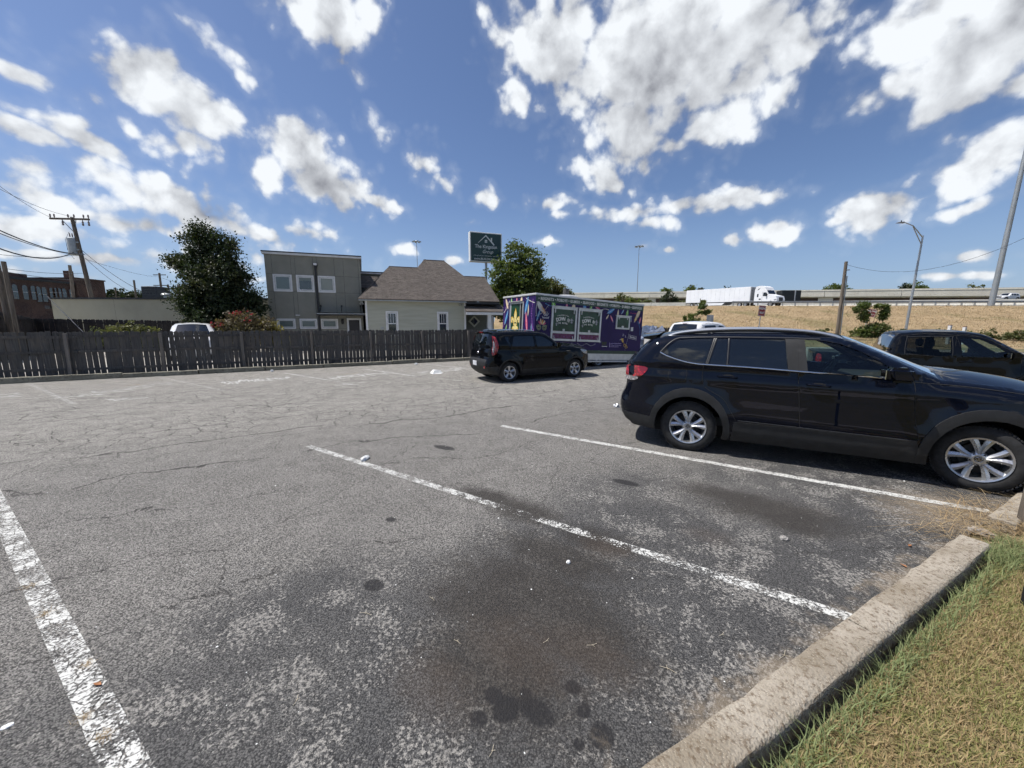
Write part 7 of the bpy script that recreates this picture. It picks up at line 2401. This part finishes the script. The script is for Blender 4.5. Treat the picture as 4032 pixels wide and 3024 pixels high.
hatch(.76, 2.06); hatch(2.13, 3.42)
sm = frame_box(4.31, 5.17, 1.12, 1.70, .07, -.045, .012, 'small_hatch', M_ALUM, ft)
MB().box(4.381, 5.099, -.02, .012, 1.19, 1.63).build('hatch_panel', M_TGREEN2, sm)
MB().box(4.27, 5.24, -.07, .012, 1.702, 1.735).build('drip_rail', M_ALUM, sm)
MB().box(4.68, 4.80, -.04, -.0195, 1.17, 1.27).build('latch', M_ALUM, sm)
for xx in (4.45, 4.98): MB().box(xx, xx + .04, -.055, -.0195, 1.55, 1.68).build('hinge', M_ALUM, sm)


def feather(par, x, z, L, W, ang, mat, axis='X'):
    """A printed quill: leaf outline with a paler spine; ang from vertical."""
    n = 7
    out_ = []
    for i in range(n + 1):
        t = i / n
        out_.append((W / 2 * math.sin(PI * min(1, t * 1.02)) ** .7 * (1 - .25 * t), (t - .5) * L))
    poly = out_ + [(-a, b) for a, b in reversed(out_[1:-1])]
    ca, sa = math.cos(rad(ang)), math.sin(rad(ang))
    rot = lambda p: (p[0] * ca + p[1] * sa, -p[0] * sa + p[1] * ca)
    ax = Vector((1, 0, 0)) if axis == 'X' else Vector((0, -1, 0)); nn = Vector((0, -1, 0)) if axis == 'X' else Vector((-1, 0, 0))
    o0 = (x, -.0, z) if axis == 'X' else (0, x, z)
    f = MB().prism([rot(p) for p in poly], nn * .004, o0, ax, (0, 0, 1)).build('feather', mat, par)
    sp_ = [(-.008, -L * .5), (.008, -L * .5), (.008, L * .42), (-.008, L * .42)]
    MB().prism([rot(p) for p in sp_], nn * .0065, o0, ax, (0, 0, 1)).build('quill', PRN['white'], f)
    return f


for x, z, L, W, a, c in ((.20, 1.83, .55, .22, -35, 'white'), (.36, 1.68, .40, .16, -35, 'orange'), (.85, 1.93, .28, .20, -25, 'green'), (1.52, 1.95, .2, .12, 0, 'pink'), (1.88, 1.93, .22, .2, 8, 'cream'), (2.47, 1.94, .17, .42, 90, 'blue'), (2.82, 1.92, .24, .16, 20, 'green'), (3.22, 1.92, .34, .16, -65, 'pink'),
                         (3.98, 1.88, .5, .18, 62, 'blue'), (4.42, 1.82, .34, .11, 2, 'cream'), (4.70, 1.90, .26, .09, 35, 'blue'), (4.99, 1.84, .36, .17, 8, 'green'), (5.70, 1.86, .55, .2, 28, 'cream'), (5.58, 1.66, .40, .15, 25, 'gold'), (4.06, 1.56, .34, .09, -32, 'pink'), (3.80, 1.62, .25, .08, 35, 'cream'),
                         (.16, 1.50, .55, .12, 18, 'blue'), (5.86, 1.58, .32, .12, 15, 'pink'), (5.26, 1.62, .3, .05, -8, 'blue')):
    feather(ft, x, z, L, W, a, PRN[c])
for y, z, L, W, a, c in ((2.30, 2.0, .55, .17, -28, 'cream'), (1.90, 2.10, .36, .12, -6, 'green'), (1.46, 2.13, .22, .10, 0, 'pink'), (1.08, 2.12, .28, .16, 6, 'cream'), (.66, 1.88, .75, .22, 16, 'blue'), (2.30, 1.42, .72, .19, 24, 'blue'), (2.30, .92, .42, .11, 20, 'green'), (.52, 1.68, .5, .08, 2, 'cream'), (.62, 1.20, .85, .17, -10, 'pink'), (.24, 1.0, .28, .07, -3, 'blue')):
    feather(ft, y, z, L, W, a, PRN[c], 'Y')


def beads(pts, r, mat, axis='X'):
    P = catmull([(a, b, 0) for a, b in pts], 8)
    m = MB()
    for p in P:
        o0 = (p.x, -.0, p.y) if axis == 'X' else (0.0, p.x, p.y)
        ax = Vector((1, 0, 0)) if axis == 'X' else Vector((0, 1, 0)); nn = Vector((0, -.004, 0)) if axis == 'X' else Vector((-.004, 0, 0))
        m.prism([(r * math.cos(2 * PI * k / 7), r * math.sin(2 * PI * k / 7)) for k in range(7)], nn, o0, ax, (0, 0, 1))
    o = m.build('bead_string', mat, ft)
    o['kind'] = 'stuff'
    return o


beads([(.02, 1.44), (.18, 1.50), (.38, 1.62), (.62, 1.90)], .016, PRN['grey'])
beads([(.45, 1.95), (.65, 1.88), (.9, 1.84)], .014, PRN['blue'])
beads([(3.35, 1.86), (3.6, 1.95), (3.85, 1.92)], .014, PRN['white'])
beads([(5.2, 1.88), (5.55, 1.86)], .014, PRN['pink'])
beads([(5.72, 1.52), (5.86, 1.30), (5.93, .9)], .016, PRN['blue'])
beads([(.06, 1.98), (.03, 1.7), (.05, 1.5)], .022, PRN['grey'])
beads([(.20, 2.08), (.26, 1.6), (.18, 1.1), (.06, .85)], .022, PRN['violet'], 'Y')
beads([(2.55, 1.62), (2.38, 1.75), (2.2, 1.95), (2.05, 2.12)], .016, PRN['white'], 'Y')
beads([(.72, 2.15), (.4, 2.03), (.1, 1.95)], .018, PRN['white'], 'Y')
beads([(2.42, 1.85), (2.5, 1.4), (2.56, 1.0)], .018, PRN['violet'], 'Y')
beads([(1.10, .42), (1.3, .36), (1.5, .42), (1.7, .36), (1.9, .42)], .012, PRN['grey'])
beads([(2.2, .42), (2.45, .33), (2.7, .42), (2.95, .33), (3.2, .42)], .012, PRN['grey'])

# printed mask, crown, trumpet, street sign, contact lines
mk = MB()
for s in (-1, 1):
    mk.prism([(s * .02, -.02), (s * .05, .06), (s * .16, .10), (s * .25, .06), (s * .24, -.06), (s * .15, -.14), (s * .06, -.12)], (0, -.004, 0), (.33, 0, 1.02))
m_ = mk.build('printed_mask', pm('print_mask', (.20, .22, .12), .4, var=.3, scale=20), ft)
for a, c, L in ((-40, 'pink', .25), (-15, 'cream', .3), (10, 'orange', .28), (35, 'cream', .27), (55, 'pink', .24)):
    ca, sa = math.cos(rad(a)), math.sin(rad(a))
    poly = [(0, .05), (.03, .12), (.028, L * .8), (0, L), (-.028, L * .8), (-.03, .12)]
    MB().prism([(p[0] * ca + p[1] * sa, -p[0] * sa + p[1] * ca) for p in poly], (0, -.005, 0), (.33, 0, 1.06)).build('mask_plume', PRN[c], m_)
for s in (-1, 1): MB().prism([(s * .13 + .045 * math.cos(t), -.03 + .025 * math.sin(t)) for t in [2 * PI * k / 8 for k in range(8)]], (0, -.0055, 0), (.33, 0, 1.02)).build('mask_eye', M_BLACK, m_)
cr_ = MB()
for i in range(5):
    a = rad(-50 + 25 * i)
    cr_.prism([(math.sin(a) * .06 - .018, math.cos(a) * .06 - .05), (math.sin(a) * .06 + .018, math.cos(a) * .06 - .05), (math.sin(a) * .17 + .012, math.cos(a) * .17), (math.sin(a) * .19, math.cos(a) * .19 + .01), (math.sin(a) * .17 - .012, math.cos(a) * .17)], (0, -.004 - i * .0003, 0), (.50, 0, 1.46))
cr_.prism([(-.15, -.10), (.15, -.10), (.17, .0), (.10, -.05), (-.10, -.05), (-.17, .0)], (0, -.0062, 0), (.50, 0, 1.46))
cr_.build('printed_crown', PRN['grey'], ft)
for x, z in ((.12, .66), (.52, .60)): MB().prism([(.035 * math.cos(2 * PI * k / 10), .035 * math.sin(2 * PI * k / 10)) for k in range(10)], (0, -.004, 0), (x, 0, z)).build('printed_dot', PRN['lilac'], ft)
tp = MB()
tp.prism([(-.17, .16), (-.02, .20), (.02, .02), (-.04, -.0)], (0, -.004, 0), (4.88, 0, .52)); tp.bar((4.88, -.003, .52), (5.18, -.003, .28), .006, .03, up=(0, 1, 0))
ring = [(4.99 + .075 * math.cos(2 * PI * k / 14), -.004, .40 + .06 * math.sin(2 * PI * k / 14)) for k in range(15)]
tp.tube(ring, .011, 5, False); tp.tube([(p[0] + .09, p[1], p[2] - .07) for p in ring], .010, 5, False)
tp.build('printed_trumpet', PRN['gold'], ft)
for x, z, a in ((4.70, .66, 60), (4.84, .86, 10), (4.99, .80, -25)): feather(ft, x, z, .13, .03, a, PRN['lilac'])
bs = MB().prism([(-.26, -.08), (.26, -.15), (.26, .02), (-.26, .10)], (0, -.004, 0), (5.47, 0, .80)).build('printed_street_sign', PRN['grey'], ft)
bsi = MB().prism([(-.24, -.062), (.24, -.128), (.24, .002), (-.24, .08)], (0, -.0062, 0), (5.47, 0, .80)).build('sign_field', M_PURP, bs)
text_ob('lettering', 'Bourbon', .13, PRN['white'], bs, Matrix.Translation((5.47, -.0085, .775)) @ Matrix(((1, 0, 0, 0), (0, 0, -1, 0), (-.14, 1, 0, 0), (0, 0, 0, 1))), bold=.003, sx=.85)
MB().bar((5.24, -.004, 1.12), (5.02, -.004, .14), .004, .012, up=(0, 1, 0)).build('printed_post', PRN['grey'], ft)
MB().box(5.28, 5.42, -.03, .0, 1.06, 1.24).build('socket_box', M_ALUM, ft)
ct = MB()
for i, w in enumerate((.66, .68, .52)): ct.box(4.10, 4.10 + w, -.004, 0, .46 - i * .075, .475 - i * .075)
ct.box(4.04, 4.065, -.004, 0, .29, .50)
o = ct.build('contact_lines', PRN['lilac'], ft); o['kind'] = 'stuff'
MB().box(3.60, 3.90, -.004, 0, .31, .335).build('underline', PRN['white'], ft)
MB().box(3.58, 3.86, -.003, 0, .37, .53).build('caterer_badge', pm('badge_dark', (.03, .035, .02), .5, var=.5, scale=30), ft)
text_ob('lettering', 'by', .12, PRN['white'], ft, Matrix.Translation((3.47, -.004, .52)) @ Matrix(((1, 0, 0, 0), (0, 0, -1, 0), (0, 1, 0, 0), (0, 0, 0, 1))) @ Matrix.Rotation(.5, 4, 'Z'), shear=.3)

# end door with the fleur-de-lis
dr = MB(); dr.box(-.03, .012, .86, .93, .06, 2.03); dr.box(-.03, .012, 1.91, 1.98, .06, 2.03); dr.box(-.029, .012, .93, 1.91, 1.96, 2.03)
drf = dr.build('end_door', M_ALUM, ft)
dl = MB().box(-.012, .01, 1.10, 1.909, .08, 1.955).build('door_leaf', M_TGREEN2, drf)
frl = MB(); frl.box(-.022, .01, 1.10, 1.14, .08, 1.955); frl.box(-.022, .01, 1.87, 1.91, .08, 1.955)
frl.build('door_edge', M_ALUM, drf)
MB().box(.006, .012, .93, 1.10, .08, 1.955).build('door_gap', M_UNDER, drf)
MB().box(-.10, .012, .95, 2.0, 2.036, 2.062).build('drip_rail', M_ALUM, ft)
fleur(dl, (-.013, 1.50, 1.20), .92, PRN['gold'], 'Y')
fleur(dl, (-.0165, 1.49, 1.20), .74, PRN['palegold'], 'Y')
# roof vent
vt = MB().lathe([(.0, .20), (.38, .19), (.50, .13), (.50, .08), (.36, .07), (.36, 0)], 18, 'Z', (2.5, 1.3, HT + .02))
vt.build('roof_vent', M_ALUM, ft, True)
MB().tube([(2.75, 1.7, HT), (2.75, 1.7, HT + .55)], .14, 12).build('flue', M_DUCT, ft, True)


# ------------------------------------------------------------------ lorry on the slip road
la = at(2714, 1207, 95.0); lb = at(2968, 1203, 80.0)
LH = Vector((lb.x - la.x, lb.y - la.y, 0)).normalized()
za, zb_ = road_z(la.x, la.y) + .01, road_z(lb.x, lb.y) + .01
lo = thing('articulated_lorry', 'white articulated lorry with box trailer driving along the raised road', 'truck', (la.x, la.y, za), 0, None, (0, -math.atan2(zb_ - za, 16.3), math.atan2(LH.y, LH.x)))
M_LW = pm('lorry_white', (.78, .79, .80), .35, var=.03, scale=.5)
bx_ = MB().box(0, 16.2, -1.3, 1.3, 1.10, 4.0, .03).build('trailer_box', M_LW, lo)
for k in range(14):
    x = .15 + k * 1.14
    for y in (-1.305, 1.303): MB().box(x + 1.09, x + 1.14, y, y + .004, 1.2, 3.95).build('panel_rib', pm('lorry_rib', (.62, .64, .66), .4), bx_)
MB().box(16.15, 16.32, -1.2, 1.2, 1.3, 3.9).build('front_wall', pm('shaded_front_grey', (.20, .21, .22), .5), lo)  # shade on the trailer's front end is put into this grey
MB().box(.05, 16.1, -1.28, 1.28, .98, 1.098).build('chassis_rail', M_BLACK, lo)
for s in (-1, 1):
    MB().add([(3.4, s * 1.22, 1.0), (10.6, s * 1.22, 1.0), (9.8, s * 1.22, .45), (3.6, s * 1.22, .40), (3.4, s * 1.25, 1.0), (10.6, s * 1.25, 1.0), (9.8, s * 1.25, .45), (3.6, s * 1.25, .40)],
             [(0, 1, 2, 3), (7, 6, 5, 4), (0, 4, 5, 1), (3, 2, 6, 7), (0, 3, 7, 4), (1, 5, 6, 2)]).build('side_skirt', M_LW, lo)
MB().box(-.05, .0, -1.2, 1.2, .55, .65).box(-.04, 0, -1.1, -1.0, .6, 1.05).box(-.04, 0, 1.0, 1.1, .6, 1.05).build('under_ride_guard', M_BLACK, lo)
w0 = None
for x in (1.75, 3.0, 14.0, 15.3, 20.4):
    for s in (-1, 1):
        if w0 is None:
            w0 = bpy.data.objects.new('wheel', None); link(w0, lo)
            MB().lathe([(.28, -.14), (.48, -.15), (.52, -.08), (.52, .10), (.48, .15), (.28, .14)], 22, 'Y').build('tyre', M_RUBBER, w0, True)
            MB().lathe([(.0, -.10), (.08, -.12), (.14, -.06), (.26, -.08), (.285, -.13)], 22, 'Y').build('rim', M_ALLOY, w0, True)
            w = w0
        else: w = copy_tree(w0, lo)
        w.location = (x, s * 1.10, .52); w.rotation_euler = (0, 0, 0 if s < 0 else PI)
# tractor
cabp = [(17.0, .9), (17.0, 3.3), (17.25, 3.95), (18.2, 4.05), (19.0, 3.75), (19.35, 3.2), (19.75, 2.45), (20.1, 2.3), (21.3, 2.0), (21.55, 1.4), (21.5, .75), (20.95, .7), (20.85, 1.0), (20.4, 1.15), (19.95, 1.0), (19.85, .55), (17.1, .5)]
cb_ = MB().prism(cabp, (0, 2.36, 0), (0, -1.18, 0)).build('cab', M_LW, lo)
for s in (-1, 1):
    MB().prism([(18.75, 2.05), (18.8, 2.75), (19.35, 2.75), (19.68, 2.35), (19.5, 2.05)], (0, s * .012, 0), (0, s * 1.18, 0)).build('cab_window', M_TINT, cb_)
    MB().prism([(17.55, 1.9), (17.55, 2.5), (17.85, 2.5), (17.85, 1.9)], (0, s * .012, 0), (0, s * 1.18, 0)).build('sleeper_window', M_TINT, cb_)
    MB().prism([(17.5, 3.2), (17.75, 3.5), (18.1, 3.62), (17.85, 3.35)], (0, s * .012, 0), (0, s * 1.18, 0)).build('fairing_vent', M_BLACK, cb_)
    MB().prism([(18.0, 1.35), (18.0, 1.6), (18.4, 1.6), (18.4, 1.35)], (0, s * .012, 0), (0, s * 1.18, 0)).build('door_lettering', M_DUCT, cb_)
    MB().box(18.6, 18.63, s * 1.185 - .004, s * 1.185 + .004, .9, 2.9).build('door_seam', M_DUCT, cb_)
    MB().box(19.35, 19.55, s * 1.35 - .12, s * 1.35 + .12, 2.0, 2.5, .03).build('door_mirror', M_BLACK, cb_)
    MB().prism([(20.95, 1.35), (21.4, 1.45), (21.5, 1.25), (21.1, 1.15)], (0, s * .012, 0), (0, s * 1.18, 0)).build('headlamp', M_HEAD, cb_)
    MB().prism([(17.1, .45), (17.1, .95), (19.7, .95), (19.7, .45)], (0, s * .03, 0), (0, s * 1.15, 0)).build('side_fairing', M_LW, cb_)
MB().add([(19.36, -1.0, 3.16), (19.36, 1.0, 3.16), (19.76, 1.0, 2.45), (19.76, -1.0, 2.45)], [(0, 1, 2, 3)]).build('windscreen', M_TINT, cb_).location = (.02, 0, .01)
MB().box(21.5, 21.58, -.55, .55, .9, 1.75).build('grille', M_BLACK, cb_)

# dark box trailer standing beyond the cab
a_ = at(3077, 1184, 112); b_ = at(3156, 1143, 112)
dt = thing('box_trailer', 'dark box trailer with a pale post standing beyond the lorry cab', 'trailer', (a_.x, a_.y, 0))
MB().box(0, b_.x - a_.x, 0, 2.5, a_.z, b_.z, .03).build('box', pm('dark_box', (.018, .020, .020), .4, var=.2), dt)
px_ = at(3128, 1184, 112).x - a_.x
MB().box(px_ - .14, px_ + .14, -.05, .0, a_.z, b_.z + .05).build('corner_post', M_WHITE, dt)
MB().box(.3, b_.x - a_.x - .3, .3, 2.2, a_.z - 1.0, a_.z - .01).build('running_gear', M_UNDER, dt)
for x in (1.0, 2.2): MB().lathe([(.0, -.14), (.48, -.15), (.52, -.08), (.52, .10), (.0, .15)], 16, 'Y', (x, .2, a_.z - .9)).build('wheel', M_RUBBER, dt)


# ------------------------------------------------------------------ small things on the ground
M_LITTER = pm('white_litter', (.74, .75, .74), .6, var=.06, scale=20)
M_FOIL = pm('foil', (.5, .52, .55), .3, .6, var=.3, scale=40)
M_LEAFDRY = pm('dry_leaf', (.30, .13, .05), .7, var=.3, scale=40)
M_TWIG = pm('pale_twig', (.50, .44, .33), .8, var=.2)
M_STONE = pm('stone', (.36, .34, .32), .9, var=.25, scale=14, bump=.4)


def crumple(name, label, cat, p, size, mat, flat=.5, seed=1, group=None, kind=None):
    rr_ = random.Random(seed)
    bm = bmesh.new(); bmesh.ops.create_icosphere(bm, subdivisions=3, radius=1.0)
    for v in bm.verts:
        n = 1 + rr_.uniform(-.28, .25)
        v.co = Vector((v.co.x * size[0] * n, v.co.y * size[1] * n, max(0.0, (v.co.z * n + .55)) * size[2] * flat))
    o = MB().bm(bm).build(name, mat)
    o.location = p; o.rotation_euler = (0, 0, rr_.uniform(0, 6))
    return tag(o, label, cat, group, kind)


g = gnd(1718, 1470)
cap = thing('paper_tray', 'crumpled white paper carton lying in the far stalls left of the hatchback', 'litter', (g.x, g.y, .004), rad(30))
MB().add([(-.20, -.16, 0), (.20, -.16, 0), (.20, .16, 0), (-.20, .16, 0), (-.11, -.09, .12), (.12, -.08, .13), (.10, .08, .11), (-.10, .09, .14)], [(0, 1, 5, 4), (1, 2, 6, 5), (2, 3, 7, 6), (3, 0, 4, 7), (4, 5, 6, 7), (0, 3, 2, 1)]).build('tray', M_LITTER, cap)
MB().add([(-.24, -.2, .002), (.1, -.24, .004), (.26, -.1, .03), (-.05, -.14, .012)], [(0, 1, 2, 3)]).build('flap', M_LITTER, cap)
crumple('crushed_cup', 'crushed white cup lying on the middle stall line', 'litter', gnd(1437, 1810), (.085, .035, .04), M_LITTER, .8, 3)
crumple('paper_ball', 'white scrap of paper against the far kerb left of the carton', 'litter', gnd(1639, 1435), (.07, .06, .06), M_LITTER, .8, 4)
crumple('plastic_scrap', 'torn plastic scrap lying behind the SUV bumper', 'litter', gnd(2428, 1603), (.07, .05, .06), M_FOIL, .8, 6)
crumple('broken_brick', 'broken lump of concrete against the far kerb at left', 'rubble', gnd(489, 1479), (.16, .10, .12), M_STONE, .9, 5)
crumple('paper_ball', 'white pebble like scrap at the kerb below the maple', 'litter', gnd(1071, 1463), (.06, .05, .06), M_LITTER, .8, 7)
crumple('pebble', 'small pale stone in the middle of the near stall', 'stone', gnd(2238, 2217), (.016, .013, .016), M_LITTER, .9, 8)
crumple('pebble', 'grey stone in the stall beside the kerb', 'stone', gnd(3087, 2125), (.030, .022, .025), M_STONE, .9, 9)
crumple('paper_scrap', 'white paper scrap in the bottom left corner', 'litter', gnd(28, 2862), (.020, .013, .010), M_LITTER, .6, 10)
crumple('gravel_heap', 'small heap of grey gravel at the broken kerb end', 'gravel', gnd(3858, 2098), (.085, .06, .035), M_STONE, .7, 11)
for i, (u, v, lab) in enumerate(((3583, 2152, 'orange dry leaf in the stall nearer the SUV'), (3556, 2231, 'orange dry leaf in the stall nearer the middle line'), (384, 2700, 'orange dry leaf on the left stall line'))):
    g = gnd(u, v)
    L = .026
    o = MB().add([(-L, 0, .004), (-L * .3, -L * .45, .010), (L, 0, .006), (-L * .2, L * .5, .012), (0, 0, .003)], [(0, 1, 4), (1, 2, 4), (2, 3, 4), (3, 0, 4)]).build('fallen_leaf', M_LEAFDRY)
    o.location = (g.x, g.y, .006); o.rotation_euler = (0, 0, i * 1.3 + .4)
    tag(o, lab, 'leaf')
rr_ = random.Random(4)
TW = ['forked pale twig on the big oil stain', 'pale twig below the row of oil drips', 'short pale twig right of the oil stain', 'tiny twig left of the oil stain nearest the left line', 'tiny twig above the oil stain on the left', 'pale twig nearest the lower left stall line',
      'pale twig between the middle line and the kerb', 'pale twig closest to the near kerb', 'pale twig right of the oil drips', 'pale twig at the left rim of the oil stain']
for i, (u, v) in enumerate(((2150, 2525), (1935, 2960), (2330, 2540), (1440, 2420), (1700, 2360), (1165, 2760), (2840, 2500), (3080, 2580), (2630, 2640), (1800, 2530))):
    g = gnd(u, v); a = rr_.uniform(0, PI); L = rr_.uniform(.02, .05)
    d = Vector((math.cos(a), math.sin(a), 0))
    t = MB().tube([-d * L, Vector((d.y, -d.x, 0)) * L * .2, d * L], .0012, 4)
    t.tube([Vector((0, 0, 0)), Vector((d.y, -d.x, 0)) * L * .6 + d * L * .3], .001, 4)
    o = t.build('twig', M_TWIG); o.location = (g.x, g.y, .006)
    tag(o, TW[i], 'twig', 'twigs on the asphalt')
# fine pale grit strewn over the near stalls
n = 900
r_ = np.random.default_rng(3)
s_ = r_.uniform(-7, 6, n); t_ = r_.uniform(.02, 5.5, n) ** 1.0
px_, py_ = K0.x + KD.x * s_ + KN.x * t_, K0.y + KD.y * s_ + KN.y * t_
sz = r_.uniform(.0010, .0032, n) * np.where(r_.random(n) < .04, 2.2, 1)
base = np.array([[-1, -1, 0], [1, -1, 0], [1, 1, 0], [-1, 1, 0], [0, 0, 1.1]])
V = base[None] * sz[:, None, None] * r_.uniform(.6, 1.4, (n, 5, 1)) + np.stack([px_, py_, np.full(n, .001)], 1)[:, None]
F = np.concatenate([np.arange(n)[:, None] * 5 + np.array(f) for f in ([0, 1, 4], [1, 2, 4], [2, 3, 4], [3, 0, 4])])
tag(fast_mesh('grit', V.reshape(-1, 3), F, M_LITTER), 'pale loose grit scattered over the near asphalt', 'grit', kind='stuff')
# tufts growing in the cracked left line
tf = np.array([[*gnd(u, v)[:2], 0.0] for u, v in ((335, 2830), (180, 2420), (345, 2620), (410, 2900), (120, 2310)) for _ in range(60)], float)
tf[:, :2] += np.random.default_rng(1).normal(0, .014, (len(tf), 2))
tag(blades('crack_grass', tf, .03, .0016, 1.6, M_STRAW, 3), 'dry grass wisps growing in the crack beside the left stall line', 'grass', kind='stuff')

# timber post and dark stake at the right edge of the verge
pb = gnd(4020, 2060, .045)
tp_ = thing('timber_post', 'weathered round timber post at the right edge beside the kerb', 'post', (pb.x + .07, pb.y, 0))
MB().tube([(0, 0, -.1), (.01, 0, .5), (.02, 0, 1.05)], [.075, .07, .068], 12).build('post', M_POLEWOOD, tp_, True)
MB().lathe([(.0, .02), (.05, .015), (.07, .0)], 12, 'Z', (.02, 0, 1.05)).build('post_top', M_POLEWOOD, tp_)
pb = gnd(4030, 2390, .045)
sk = thing('metal_stake', 'dark metal stake standing in the grass at the right edge', 'stake', (pb.x + .02, pb.y, 0))
MB().box(-.02, .02, -.006, .006, -.1, .75).box(-.006, .006, .006, .03, -.1, .75).build('stake', M_BLACK, sk)
MB().box(-.022, .022, -.008, .008, .751, .76).build('stake_cap', M_BLACK, sk)

# blue tarpaulin heap beside the white pickup
a = at(2570, 1302, 24)
tr_ = crumple('tarpaulin', 'blue grey tarpaulin heap seen over the white pickup bed', 'tarpaulin', (a.x, a.y, 0), (1.0, .7, 1.5), pm('tarp_blue', (.10, .13, .20), .6, var=.2, scale=3), .72, 14)
